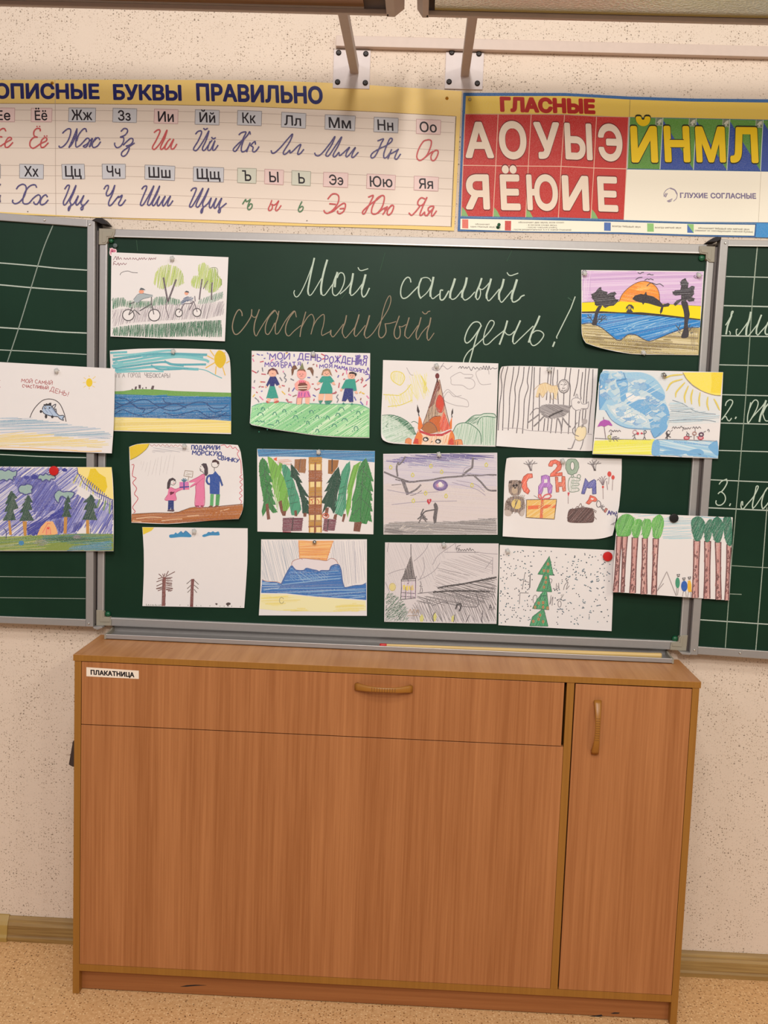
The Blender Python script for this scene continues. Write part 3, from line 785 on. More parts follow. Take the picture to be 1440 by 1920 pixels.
def bow(c, direction, half, name, parent):
    """bow handle with small dimples; direction 'x' or 'z'"""
    base = CF+0.0006; path = []; n = 18
    for i in range(n+1):
        t = -1+2*i/n; out = 0.021*(1-abs(t)**2.6)+0.003
        q = (c[0]+half*t, base-out, c[1]) if direction == 'x' else (c[0], base-out, c[1]+half*t)
        path.append(q)
    def sect(k):
        t = abs(2*k-1); wd = 0.0055+0.0035*t**2; th = 0.0028+0.004*t**4
        return [(wd*a, th*b2) for a, b2 in ((-1, -.6), (-.7, -1), (.7, -1), (1, -.6), (1, .6), (.7, 1), (-.7, 1), (-1, .6))]
    h = MB().sweep(path, sect, (0, -1, 0)).build(name, M['handle'], parent, True)
    mb = MB()
    for i in range(10):
        t = -0.42+0.84*i/9; out = 0.021*(1-abs(t)**2.6)+0.003+0.0029
        for j in (-1, 0, 1):
            q = (c[0]+half*t, base-out, c[1]+j*0.0032) if direction == 'x' else (c[0]+j*0.0032, base-out, c[1]+half*t)
            mb.lathe([(0.0011, 0), (0.0009, 0.0005), (0, 0.0007)], q, n=8)
    mb.build('grip_dimples', plain('dimple brown', (120, 72, 22), 0.5), h)
p = at(719, 1293, CF-0.02); bow((p.x, p.z), 'x', 0.064, 'handle', flap)
p = at(1120, 1367, CF-0.02); bow((p.x, p.z), 'z', 0.061, 'handle', door)
# label strip on the flap
s = Sheet(CF+0.0006, '162 1251 260.2 1257.6 260.2 1273 162 1268', thick=0.0003)
s.text('ПЛАКАТНИЦА', '170 1264.6', '252 1269.6', 8.4, (24, 18, 22), 0.05)
o = s.build('label_strip', M['poster'], M['print'], flap); o['label'] = 'white label strip with black capitals'
MB().slab('136.6 1390 140 1390 140 1438 136 1437.5 129 1433.5', CF+0.060, CF+0.092).build('side_catch', plain('dark brown plastic', (58, 44, 40), 0.5), cab)
# scuffs on plinth and front
for poly in ('338 1850 350 1847.5 366 1846.5 387 1847.6 366 1848.6 350 1850', '1088 1908.5 1110 1905 1128 1902.5 1130 1905 1116 1908.6 1100 1909.5', '1145 1900 1152 1898.4 1162 1898.8 1160 1900.6 1150 1901'):
    MB().slab(poly, CF+0.0215, CF+0.0222).build('scuff_mark', M['rubber'], cab)

# ------------------------------------------------------------------ board lamps on wall brackets
def lamp(label, xe, sgn, far, arm_x, plate, screws, panel):
    """trough lamp along the wall; xe its end near the middle, sgn +1 when it runs to the right"""
    t = empty('board_lamp', (plate[0]+0.045, 0, 2.25), label, 'lamp')
    z0 = 2.250; ya, yb = -0.400, -0.575
    lo, hi = (xe, far) if sgn > 0 else (far, xe)
    MB().box(lo, hi, ya-0.013, ya, z0, z0+0.010, 0.002).build('rim', M['lampgrey'], t)
    MB().box(lo, hi, yb, yb+0.013, z0, z0+0.010, 0.002).build('rim', M['lampgrey'], t)
    prof = [(ya-0.001, z0+0.009), (ya-0.001, z0+0.050), (ya-0.06, z0+0.085), (yb+0.06, z0+0.085), (yb+0.001, z0+0.050), (yb+0.001, z0+0.009), (yb+0.004, z0+0.009), (yb+0.004, z0+0.048), (yb+0.062, z0+0.081), (ya-0.062, z0+0.081), (ya-0.004, z0+0.048), (ya-0.004, z0+0.009)]
    MB().prism([(lo, y, z) for y, z in prof], [(hi, y, z) for y, z in prof]).build('housing', M['lampgrey'], t)
    e0, e1 = (xe, xe+0.012) if sgn > 0 else (xe-0.012, xe)
    w_ = 0.030 if sgn < 0 else 0.018
    # end cap with chamfered lower corner
    q = [(xe-sgn*w_, z0+0.088), (xe-sgn*w_, z0+0.016), (xe-sgn*w_*0.35, z0), (xe+sgn*0.006, z0), (xe+sgn*0.006, z0+0.088)]
    MB().prism([(x, yb-0.003, z) for x, z in q], [(x, ya+0.003, z) for x, z in q], 0.001).build('end_cap', M['lampgrey'], t)
    panel(t, lo, hi, ya, yb, z0)
    a0 = arm_x
    MB().box(a0-0.0100, a0+0.0100, ya-0.006, -0.004, 2.2530, 2.2750, 0.0012).build('arm', M['lampgrey'], t)
    pl = MB().box(plate[0], plate[1], -0.0045, 0.0, plate[2], plate[3], 0.0012).build('mounting_plate', M['plate'], t)
    for x, y in screws:
        p = at(x, y, -0.0045)
        MB().lathe([(0.0066, 0), (0.0066, 0.0016), (0.0048, 0.0034), (0.002, 0.0036), (0, 0.0018)], p, n=16).build('screw', M['blackscrew'], pl)
def dark_panel(t, lo, hi, ya, yb, z0):
    m, nt, b = mat('bronze lamp reflector')
    v = coords(nt, (1.2, 30, 1)); nt.links.new(mixc(nt, noise(nt, v, 2, 3), rgba((120, 74, 40)), rgba((186, 142, 84))), b.inputs['Base Color'])
    b.inputs['Roughness'].default_value = 0.35; b.inputs['Metallic'].default_value = 0.6
    o = MB().box(lo+0.01, hi-0.052, yb+0.012, ya-0.012, z0+0.012, z0+0.016).build('reflector', m, t)
    MB().box(lo+0.01, hi-0.052, ya-0.0165, ya-0.0135, z0+0.0092, z0+0.0125).build('bead', M['lip'], t)
def prism_panel(t, lo, hi, ya, yb, z0):
    m, nt, b = mat('prismatic lamp cover')
    v = coords(nt); vo = node(nt, 'ShaderNodeTexVoronoi'); nt.links.new(v, vo.inputs['Vector']); vo.inputs['Scale'].default_value = 160
    nt.links.new(mixc(nt, noise(nt, v, 14, 4), rgba((236, 238, 220)), rgba((252, 253, 244))), b.inputs['Base Color'])
    b.inputs['Roughness'].default_value = 0.38; bump(nt, b, vo.outputs['Distance'], 0.5, 0.003); b.inputs['Metallic'].default_value = 0.7
    MB().box(lo+0.018, hi-0.01, yb+0.012, ya-0.012, z0+0.012, z0+0.016).build('diffuser', m, t)
    MB().box(lo+0.018, hi-0.01, ya-0.0175, ya-0.0145, z0+0.0094, z0+0.0130).build('bead', plain('yellowed bead', (186, 168, 110), 0.4), t)
xl = at(731, 12, -0.4).x; xr = at(799, 8, -0.4).x
lamp('grey board lamp at top left with dark bronze reflector on a wall arm', xl, -1, -0.75, 0.6145, (0.5625, 0.6522, 2.2180, 2.3086), [(635, 99), (686, 101), (633, 154), (685, 155.5)], dark_panel)
lamp('grey board lamp at top right with glittering pale cover on a wall arm', xr, 1, 1.95, 0.8823, (0.8345, 0.9268, 2.2235, 2.3093), [(847, 98.5), (898, 101), (842, 153.5), (895, 156.5)], prism_panel)
trk = MB().box(0.568, 2.2, -0.020, 0.0, 2.3120, 2.3370, 0.0015).build('cable_trunking', M['trunk'])
tag(trk, 'long beige plastic cable trunking running along the upper wall', 'cable trunking')

# ------------------------------------------------------------------ posters on the wall
def alphabet_banner():
    s = Sheet(-0.0012, '-78 151 866 171 851.5 433 -78 398', {'top': '0 150 150 149.4 300 149.6 480 150.5 600 154.5 700 160', 'bottom': '0 400 180 408 300 413.5 480 421.5 640 425.5 760 429.5'}, thick=0.0005, wave=0.0012)
    YEL, WH = (240, 204, 116), (238, 222, 208)
    s.fill(YEL, '-78 151 0 150 150 149.4 300 149.6 480 150.5 600 154.5 700 160 866 171 851.5 433 760 429.5 640 425.5 480 421.5 300 413.5 180 408 -78 398')
    s.fill(WH, '-60 193 0 194 140 194.6 280 196 450 199 580 204.5 700 209.5 854.5 218 845.5 425 760 422.5 590 420 480 415.5 380 412.5 240 409 190 407.6 -60 394')
    s.line((150, 112, 60), 1.1, '-60 193 0 194 140 194.6 280 196 450 199 580 204.5 700 209.5 854.5 218 845.5 425 760 422.5 590 420 480 415.5 380 412.5 240 409 190 407.6', False)
    s.line((120, 96, 60), 1.6, '855 218.5 846 425.5', False)
    g1 = lambda k: np.interp(k, [0, .33, .53, .68, 1], [0, .083, .21, .44, 1])
    g2 = lambda k: np.interp(k, [0, .28, .59, 1], [0, .06, .43, 1])
    X = np.linspace(-60, 851, 24)
    for a, b, g in ((206, 229.6, g1), (225.4, 249, g1), (257, 282.5, g1), (277.5, 302.5, g1), (310, 335, g2), (329, 355, g2), (362, 387, g2), (381, 406, g2)):
        s.line((176, 150, 136), 0.7, np.column_stack([X, a + (b-a)*g(np.clip(X/850, 0, 1))]), False)
    s.line((178, 156, 142), 0.9, '103 150 104 240 104 330 105 404', False)        # fold
    NAVY = (34, 34, 96)
    s.text('ПРОПИСНЫЕ', '-61 183.4', '187 184.6', 26.5, NAVY, 0.042)
    s.text('БУКВЫ', '212.5 186', '341 187.6', 27, NAVY, 0.042)
    s.text('ПРАВИЛЬНО', '368.5 187.5', '606 193.6', 30, NAVY, 0.042)
    PK, BL, GN = (236, 206, 202), (206, 206, 212), (214, 214, 198)
    def card(ox, oy, k, quad, col, edge, txt, a, b, h, tc=(36, 24, 30)):
        s.view(ox, oy, k); s.fill(col, quad); q = nums(quad)
        s.line(edge, 0.9, np.vstack([q, q[:1]]), False); s.text(txt, a, b, h, tc, 0.016)
    GE, PE, NE = (110, 104, 112), (190, 140, 140), (140, 140, 120)
    card(0, 190, 5.143, '-70 62 143 64 141 199 -72 197', PK, PE, 'Ее', '-30 180', '102 181', 92)
    card(0, 190, 5.143, '302 66 503 67 498 200 299 198', PK, PE, 'Ёё', '337 181', '458 181', 92)
    card(0, 190, 5.143, '664 63 924 65 920 200 660 197', BL, GE, 'Жж', '690 180', '892 180', 98)
    card(0, 190, 5.143, '1090 66 1320 72 1316 206 1086 200', BL, GE, 'Зз', '1138 183', '1262 186', 96)
    card(270, 190, 4.645, '91 67 298 73 294 196 87 190', PK, PE, 'Ии', '123 175', '262 179', 88)
    card(270, 190, 4.645, '447 73 657 79 654 207 444 200', BL, GE, 'Йй', '484 180', '622 186', 84)
    card(270, 190, 4.645, '816 79 1026 86 1022 213 812 206', BL, GE, 'Кк', '858 186', '975 191', 88)
    card(270, 190, 4.645, '1199 94 1411 106 1407 236 1195 224', BL, GE, 'Лл', '1222 206', '1370 214', 86)
    card(570, 200, 4.966, '197 75 479 87 472 226 194 210', BL, GE, 'Мм', '232 194', '440 204', 96)
    card(570, 200, 4.966, '653 97 879 108 874 244 649 234', BL, GE, 'Нн', '686 216', '834 224', 96)
    card(570, 200, 4.966, '1047 117 1274 126 1270 258 1044 251', PK, PE, 'Оо', '1078 234', '1238 239', 94)
    card(0, 295, 5.76, '-70 72 4 74 4 226 -70 224', BL, GE, 'ф', '-60 200', '-6 200', 100)
    card(0, 295, 5.76, '212 73 470 78 468 235 210 224', BL, GE, 'Хх', '263 204', '418 208', 110)
    card(0, 295, 5.76, '666 76 910 73 916 233 674 235', BL, GE, 'Цц', '704 208', '882 210', 114)
    card(0, 295, 5.76, '1102 73 1355 73 1354 230 1106 234', BL, GE, 'Чч', '1154 206', '1302 206', 114)
    card(240, 300, 5.538, '176 52 488 64 484 214 174 199', BL, GE, 'Шш', '215 181', '444 187', 108)
    card(240, 300, 5.538, '680 70 995 80 992 231 677 220', BL, GE, 'Щщ', '714 196', '962 201', 106)
    card(430, 305, 6.857, '106 70 348 77 343 267 103 257', GN, NE, 'Ъ', '168 233', '284 235', 134)
    card(430, 305, 6.857, '456 84 700 97 693 285 452 271', PK, PE, 'Ы', '516 248', '636 252', 132)
    card(430, 305, 6.857, '804 102 1047 115 1041 300 801 286', GN, NE, 'Ь', '890 266', '974 268', 132)
    card(590, 310, 5.143, '87 66 322 75 318 214 83 203', PK, PE, 'Ээ', '140 186', '278 190', 96)
    card(590, 310, 5.143, '505 84 780 96 774 235 500 222', PK, PE, 'Юю', '533 204', '752 210', 100)
    card(590, 310, 5.143, '960 103 1195 115 1190 249 957 238', PK, PE, 'Яя', '1004 222', '1144 226', 96)
    R, B, G = (196, 40, 54), (40, 32, 116), (34, 108, 60)
    def pen(c, *strokes, w=2.6):
        for t in strokes: s.line(c, w, t)
    s.view(0, 190, 5.143)
    pen(R, '55 285 40 262 12 268 -15 300 -5 340 22 343 -10 345 -50 390 -40 440', '5 432 60 395 110 365 100 348 75 355 50 400 52 440 80 440 122 398')
    pen(R, '388 285 385 265 355 262 330 285 325 320 340 340 362 345 325 348 292 385 290 430 318 452 360 430 395 405 440 385 452 362 435 348 405 370 392 410 398 442 425 440 464 402')
    s.dots(R, 2.6, '357 242 382 242 428 334 452 334')
    pen(B, '604 306 625 285 655 265 680 270 680 310 660 370 630 415 595 443 570 440 570 430', '742 265 720 320 690 390 665 445 700 400 740 310', '742 265 738 330 730 400 735 440 770 425 800 395 840 355 862 370 850 410 830 440 808 440 805 430 840 410 890 358 876 400 862 440 900 390 935 352 955 355 960 370', '740 380 760 320 800 270 825 265 834 292', '925 350 895 395 890 430 905 445 940 430 968 392')
    pen(B, '1168 288 1195 262 1222 266 1230 290 1205 325 1160 345 1190 348 1190 390 1160 435 1125 446 1106 420 1106 402', '1190 420 1225 385 1258 358 1280 362 1280 390 1255 418 1215 432 1240 435 1245 460 1220 510 1190 530 1170 515 1180 485 1225 450 1295 403')
    s.view(270, 190, 4.645)
    pen(R, '90 270 115 250 138 250 135 275 105 340 75 395 78 415 100 412 150 350 200 250 180 320 145 395 148 418 170 405 205 350 228 328', '205 350 182 400 190 418 215 400 258 330 236 390 240 415 262 408 284 374')
    pen(B, '450 284 470 262 498 258 498 285 468 350 432 410 440 427 465 420 520 340 565 258 540 340 510 405 515 428 535 418 575 360 592 340', '575 350 555 410 565 428 585 412 618 342 600 400 600 425 618 420 644 384', '520 236 532 246 552 236', '590 314 602 326 622 318')
    pen(B, '828 290 850 272 888 268 870 310 835 380 800 432 780 430 782 410 830 360 870 330 905 290 920 264 926 285', '868 335 850 390 848 430 862 440 895 420 925 360 905 410 895 438', '928 385 950 360 968 350 970 372', '930 385 950 400 945 432 962 440 985 420 1000 396')
    pen(B, '1108 430 1115 450 1140 446 1190 400 1250 330 1294 285 1270 350 1215 440 1222 462 1245 450 1270 425 1272 450 1300 430 1340 390 1366 376 1345 430 1338 460 1360 455 1390 420')
    s.view(570, 200, 4.966)
    pen(B, '100 432 110 452 140 455 180 420 240 345 288 278 260 350 205 440 212 460 235 450 290 370 350 282 320 360 275 440 275 465 295 462 325 425 330 455 360 435 424 378 395 430 392 465 415 455 478 380 450 440 445 470 465 468 504 426')
    pen(B, '688 318 740 300 720 340 690 410 660 462 635 478 622 462 640 430 700 392 760 365 810 330 822 300 800 298 775 350 745 430 745 475 770 470 800 430 815 400', '812 405 795 450 782 484', '790 445 825 430 860 410 878 396', '878 396 855 445 845 480 865 488 898 442')
    pen(R, '1145 310 1110 325 1070 390 1050 460 1065 495 1095 495 1145 450 1180 370 1185 320 1165 308 1145 310', '1130 470 1165 440 1200 415', '1225 405 1200 425 1182 465 1190 498 1215 498 1240 460 1250 420 1238 405 1222 408')
    s.view(0, 295, 5.76)
    pen((60, 44, 96), '3 290 0 300', '3 410 -4 440 2 480')
    pen(B, '178 340 200 310 245 290 278 310 280 360 255 430 205 485 160 500 135 480 138 462', '394 322 380 298 340 300 295 335 260 400 245 470 260 500 310 495 360 440 410 405 435 420 430 460 400 505 370 500 365 482', '510 425 495 404 465 420 440 460 435 500 455 512 490 495 518 462')
    pen(B, '700 340 725 305 748 302 745 330 715 410 685 480 690 512 715 500 770 410 820 302 795 380 755 470 765 505 750 560 738 575 745 535 800 495 845 415 820 490 830 515 865 480 905 412 875 490 885 515 900 515', '900 515 895 555 880 568 875 545 915 510 954 464')
    pen(B, '1124 340 1145 308 1170 305 1168 335 1148 385 1155 415 1190 400 1220 350 1240 300 1215 390 1175 480 1178 520 1205 510 1250 455 1282 418 1282 435 1320 408 1300 460 1280 500 1292 520 1320 508 1355 460')
    s.view(240, 300, 5.538)
    pen(B, '145 300 165 275 192 270 190 300 160 370 130 450 135 470 160 460 215 370 268 268 240 350 205 440 210 468 235 455 290 350 328 270 300 350 255 440 258 472 280 460 328 375 305 440 308 474 330 462 386 375 360 440 362 475 380 465 440 374 415 440 412 475 435 465 464 424')
    pen(B, '655 318 675 295 708 292 700 330 670 400 640 470 645 488 670 475 725 385 778 292 750 370 708 460 715 488 740 475 795 380 838 295 805 380 775 450 780 490 770 540 758 550 765 510 830 450 864 394 845 460 850 496 870 485 918 396 895 460 895 498 915 490 972 396 950 460 945 500 960 500', '960 500 955 540 940 545 945 515 1020 450')
    s.view(430, 305, 6.857)
    pen(G, '172 530 190 500 212 470 215 500 245 490 272 470 250 520 235 570 240 600 265 600 290 570 292 535 270 530 248 560', w=2.3)
    pen(R, '545 485 525 540 502 590 512 615 540 605 555 565 545 535 575 545 610 520 635 488 605 560 592 600 605 618 630 600 664 552', w=2.3)
    pen(G, '932 502 910 545 888 600 900 630 930 620 950 580 935 560 905 580', w=2.3)
    s.view(590, 310, 5.143)
    pen(R, '128 322 165 280 205 275 232 300 225 360 180 425 130 460 100 455 90 435', '145 370 200 375', '130 460 180 440 230 395 280 365 298 385 280 440 245 465 220 455 222 440', '245 418 280 415')
    pen(R, '520 305 565 290 545 340 510 410 480 465 462 462 470 435 530 380 600 330 650 290 672 310 655 390 610 455 570 470 548 450 560 390 600 320 640 292', '610 460 650 425 700 400', '700 398 680 440 658 472', '675 430 710 420 740 385 762 395 745 450 715 478 698 462 712 415 745 386')
    pen(R, '1082 310 1070 325 1030 312 1000 340 995 375 1020 388 1050 370 1080 315 1050 380 1015 470 1030 480 1060 450', '1010 400 970 450 935 480 910 460', '1060 450 1065 480 1090 475 1150 400 1120 395 1095 415 1100 440 1130 435 1150 400 1130 450 1128 488 1145 480 1174 440', '1110 440 1085 485')
    s.view(0, 0, 1); s.dots((80, 60, 50), 2.0, '52 396.6 575.5 413.6', 0)
    o = s.build('alphabet_banner', M['poster'], M['print'])
    tag(o, 'long cream alphabet banner with yellow header and cursive letter pairs', 'poster')
alphabet_banner()

def vowel_poster():
    s = Sheet(-0.0012, '868.5 174 1560 187.5 1560 448 858 433.5', {'top': '1060 174.3 1100 176.5 1180 181 1300 184.8', 'bottom': '1010 436 1160 438.5 1300 443'}, thick=0.0005, wave=0.001)
    BLU, YEL = (22, 94, 158), (232, 196, 78)
    RED, WH, GR, NB = (196, 18, 14), (248, 240, 222), (84, 146, 46), (18, 66, 156)
    s.fill(BLU, '868.5 174 1060 174.3 1100 176.5 1180 181 1300 184.8 1560 187.5 1560 448 1300 443 1160 438.5 1010 436 858 433.5')
    s.fill(YEL, '873.5 180 1060 180 1100 182 1180 186.6 1300 190.5 1560 194 1560 227 1440 224.5 1300 221.6 1180 219.5 1108 217 1056 214 872 213.4')
    s.line((120, 96, 40), 0.9, '1181.5 186 1180 219', False)
    s.view(860, 160, 4.8)
    s.text('ГЛАСНЫЕ', '373 228', '1232 249', 117, (176, 30, 20), 0.07)
    s.view(0, 0, 1)
    # vowel grid: column borders at the top, at the middle bar and at the foot
    T = [(872, 214), (934, 214.4), (996, 214.6), (1058.5, 215), (1118.5, 218.4), (1178.5, 219.6)]
    Mi = [(868, 310), (929.5, 310.8), (990.5, 311.4), (1052, 311.8), (1113.5, 315), (1174.5, 316.6)]
    Bo = [(864.5, 405), (924.5, 406), (985.6, 407), (1047, 407.5), (1107.8, 409.4), (1170, 411.6)]
    for k in range(5):
        s.fill(RED, [T[k], T[k+1], Mi[k+1], Mi[k]]); s.fill(RED, [Mi[k], Mi[k+1], Bo[k+1], Bo[k]])
    for k in (0, 1, 2, 4):
        x, y = Bo[k]; s.fill((128, 176, 104), [(x+0.6, y), (x+2.2, y-17), (x+8, y-10), (x+13.5, y+0.6)])
    for a, b, c in zip(T, Mi, Bo): s.line((236, 186, 160), 1.3, np.array([a, b, c]), False)
    s.line((240, 190, 164), 1.4, np.array(Mi), False); s.line((214, 160, 130), 1.0, np.array(T), False)
    LT = (240, 220, 200)
    def big(t, a, b, h, base, out=None, bold=0.036):
        if out: s.text(t, (a[0]-1.0, a[1]+0.8), (b[0]+1.0, b[1]+0.8), h+1.6, out, bold+0.012)
        s.text(t, a, b, h, base, bold)
    DK = (120, 26, 24)
    for t, a, b, h in (('А', (873, 293.2), (926.5, 293.5), 62), ('О', (937, 294.5), (988.5, 295), 64), ('У', (1002.5, 294.5), (1051, 295.5), 63), ('Ы', (1060.5, 295.5), (1111.5, 297.5), 62.5), ('Э', (1123, 298), (1168.5, 299.5), 63)):
        big(t, a, b, h, LT, DK)
    for t, a, b, h in (('Я', (873.5, 389.6), (919, 390), 60), ('Ё', (939.5, 391), (976.5, 391.4), 61), ('Ю', (989, 391), (1047.5, 392), 61), ('И', (1055.5, 391.4), (1105.5, 393), 60), ('Е', (1122, 393.4), (1159.5, 394.6), 60)):
        big(t, a, b, h, LT, DK)
    # consonant tiles
    tx = [(1180.5, 220.2), (1243, 221.6), (1305.5, 222.8), (1368.5, 224), (1430.8, 225.4), (1493, 226.6), (1556, 228)]
    bx = [(1176.3, 316), (1237.5, 317), (1300.3, 318), (1363, 319), (1426, 320), (1488, 321), (1550, 322)]
    for k in range(6):
        a, b, c, d = tx[k], tx[k+1], bx[k+1], bx[k]
        s.fill(GR, [a, b, c, d])
        if k: s.fill(NB, [(a[0]+0.8, a[1]+4), (c[0]-1.5, c[1]-2), c, d])
        q = (b[0]-13, b[1]-0.2)
        s.fill((112, 128, 100), [q, (q[0]+12, q[1]+.4), (q[0]+11, q[1]+14), (q[0]-1, q[1]+13.4)])
        s.fill((206, 204, 186), [(q[0]+1, q[1]+9), (q[0]+6, q[1]+3), (q[0]+11, q[1]+1.4), (q[0]+10.4, q[1]+9), (q[0]+7, q[1]+8), (q[0]+8, q[1]+12), (q[0]+4, q[1]+12.4), (q[0]+4.6, q[1]+9)])
        s.line((196, 196, 180), 0.8, np.array([q, (q[0]-1, q[1]+13.4), (q[0]+11, q[1]+14)]), False)
    for a, b in zip(tx, bx): s.line((206, 216, 206), 1.3, np.array([a, b]), False)
    YL, OUT = (240, 200, 16), (40, 40, 20)
    s.view(1160, 180, 5.143)
    for t, a, b, h in (('Й', (124, 624), (382, 626), 318), ('Н', (446, 620), (694, 622), 316), ('М', (750, 622), (1036, 624), 312), ('Л', (1078, 626), (1350, 630), 312)):
        s.text(t, (a[0]-6, a[1]+5), (b[0]+6, b[1]+5), h+12, OUT, 0.054); s.text(t, a, b, h, YL, 0.04)
    s.view(0, 0, 1)
    s.fill(WH, '1175.5 317.6 1300 319.6 1440 322 1560 324 1560 420 1440 417 1300 416 1169.5 413 1172 370')
    s.line((186, 170, 150), 0.7, '1427 321 1422 417', False)
    PUR = (132, 120, 150)
    s.view(1160, 310, 5.143)
    s.text('ГЛУХИЕ', '592 312', '860 315', 46, PUR, 0.045); s.text('СОГЛАСНЫЕ', '886 316', '1328 320', 48, PUR, 0.045)
    s.line(PUR, 1.3, '438 300 438 270 460 238 500 220 540 238 564 280 556 320 530 345'); s.line(PUR, 2.6, '500 222 540 238 562 275')
    s.line(PUR, 1.8, '440 300 455 272/452 305 468 272/470 345 515 325/478 352 512 340 490 352', False)
    # legend strip
    s.view(0, 0, 1)
    s.fill((246, 242, 222), '863.5 410 985 412 1160 416 1300 420 1416 421.5 1414 442 1300 440 1160 435.5 985 434 863 430')
    s.line((70, 128, 176), 1.8, '864 407 985 409.6 1050 408.8 1160 413 1300 417 1440 419.5 1560 421', False)
    s.fill((226, 110, 96), '866.5 411 878 411.4 878 428.6 866.5 428'); s.fill((204, 62, 54), '946.8 414 958.4 414.2 958 432.6 946.5 432')
    s.fill((62, 106, 178), '1132.8 417 1145.2 417.4 1145 433 1132.6 432.6'); s.fill((140, 196, 116), '1213.4 418.6 1225.6 419 1226 434.6 1213.6 434.4')
    s.fill((140, 196, 116), '1288.6 420 1300.8 420.4 1300.6 436.8 1288.6 436.4'); s.fill((56, 104, 176), '1288.6 420.4 1300.6 436.8 1288.6 436.4')
    T2 = (120, 106, 92)
    for t, a, b, h in (('обозначает', (891, 421.6), (918.5, 422), 2.9), ('один гласный звук', (881.5, 426.2), (927.5, 427), 2.9), ('обозначает два звука, если стоит:', (972, 418.2), (1058, 418.6), 3), ('- в начале слова (ель);', (987, 423), (1044.5, 423.6), 2.8),
                        ('- после гласной (поёт);', (986.5, 427.4), (1045, 428), 2.8), ('- после разделительных Ъ и Ь знаков (подъезд)', (960.5, 431.4), (1071, 432.2), 2.8), ('всегда твёрдый звук', (1148, 425.4), (1201.5, 427), 3.2),
                        ('всегда мягкий звук', (1228, 428), (1277.6, 428.6), 3.2), ('обозначает твёрдый или мягкий звук', (1308.5, 429), (1405.5, 431.6), 3.2), ('(зависит от последующей гласной буквы)', (1302.5, 433.4), (1412, 436.2), 3.2)):
        s.text(t, a, b, h, T2, 0.012)
    s.fill((44, 140, 206), '1418.5 418 1560 421 1560 448 1416.5 445')
    o = s.build('vowel_poster', M['poster'], M['print'])
    tag(o, 'blue-edged letter poster with red vowel tiles and green and blue consonant tiles', 'poster')
vowel_poster()

# ------------------------------------------------------------------ children's drawings
YM, YW = -0.0226, -0.0500      # on the middle panel; on a wing frame
GROUP = 'drawings pinned to the chalkboard'
def drawing(view, corners, label, edges=None, Y=YM, lift=0.004, curls=()):
    ox, oy, k = view
    f = lambda q: nums(q)/k + np.array([ox, oy])
    s = Sheet(Y, f(corners), {a: f(b) for a, b in (edges or {}).items()}, lift, curls)
    s.label = label
    P = np.vstack([s.top, s.right, s.bot[::-1], s.left[::-1]]); c = (s.lo+s.hi)/2; s.clip = c + (P-c)*(1-1.2/np.maximum(np.hypot(*(P-c).T), 1))[:, None]
    return s.view(ox, oy, k)
def done(s):
    o = s.build('child_drawing', M['paper'], M['ink']); tag(o, s.label, 'drawing', GROUP); return o
GY, DGY, BK = (128, 122, 124), (70, 66, 70), (34, 28, 34)
PW = (232, 227, 226)

# 1 cyclists
s = drawing((190, 440, 5.538), '105 183 1320 234 1283 1107 95 1057', 'pencil drawing of two cyclists on a grey path under pale green trees', lift=0.006, curls=((1, .5, .004, .8),))
s.line((128, 60, 78), 0.8, '125 262 150 225 160 262 175 226 182 258 200 240 212 258/235 255 238 240 255 258 268 242 280 258 300 240 305 258/322 258 330 240 345 258 358 242 368 258 385 262 395 240 405 258 420 240 430 258 445 238 458 258 475 245/490 262 500 240 512 262 520 242 535 258 545 242 560 256 566 236')
s.line((128, 60, 78), 0.8, '125 315 130 282 150 280/130 298 160 312 175 292 185 320 200 296 215 312 230 294 245 312 262 296')
s.line(DGY, 0.8, '195 418 205 398 240 382 280 378 320 392 375 396')
for poly, cs in (('545 500 560 400 620 330 700 312 790 335 850 420 858 500 800 545 740 520 640 568 570 540', ((190, 206, 112), (164, 188, 78), (202, 212, 140))),
                 ('930 490 960 430 1010 420 1000 320 1060 288 1115 330 1120 420 1080 540 1000 560 940 540', ((190, 206, 112), (176, 200, 92))), ('1065 540 1100 420 1130 352 1185 345 1215 430 1248 465 1248 520 1190 590 1120 602', ((150, 180, 58), (176, 200, 92)))):
    s.hatch(cs, poly, 82, 1.5, 1.6, 0.8, 6)
s.line((120, 130, 80), 0.7, '1115 360 1150 342 1195 345 1210 380 1205 430 1245 470 1250 520')
H1, H2 = ((34, 104, 72), (58, 126, 92), (96, 142, 112)), ((44, 116, 80), (70, 130, 98), (36, 96, 66))
s.hatch(H1, '110 665 230 655 262 688 520 690 560 650 680 645 820 680 830 735 690 720 540 740 520 762 330 762 200 740 115 775', 84, 1.7, 1.4, 0.8, 5)
s.hatch(((96, 142, 120), (120, 156, 136)), '1000 690 1080 650 1260 590 1265 660 1130 710 1010 722', 75, 1.8, 1.2, 0.8, 5)
s.hatch(((176, 164, 172), (150, 140, 148), (190, 178, 184)), '115 785 260 765 540 745 700 722 1010 728 1270 690 1270 830 1100 870 600 890 250 920 118 955', 76, 1.7, 1.1, 0.9, 5, 0.6)
s.hatch(H2, '115 970 300 942 700 925 1000 900 1240 890 1255 1000 1250 1060 900 1052 600 1062 120 1045', 86, 1.35, 1.5, 0.9, 5)
s.hatch(((26, 92, 62),), '700 950 1000 900 1230 900 1240 1000 960 1050 760 1045', 80, 3.2, 1.4, 0.8, 5)
s.line((96, 84, 92), 2.6, '645 450 665 560 690 690/775 470 735 580 695 685', True); s.line((96, 84, 92), 2.0, '1045 465 1030 570 1018 670/1150 500 1145 600 1145 672', True); s.line((120, 108, 116), 1.4, '1105 480 1060 560/680 700 670 760 700 860')
for c in ((280, 835, 60, 57), (550, 836, 60, 60), (805, 812, 37, 40), (993, 808, 42, 42)):
    s.disc(PW, *c); s.ring(DGY, 1.4, *c)
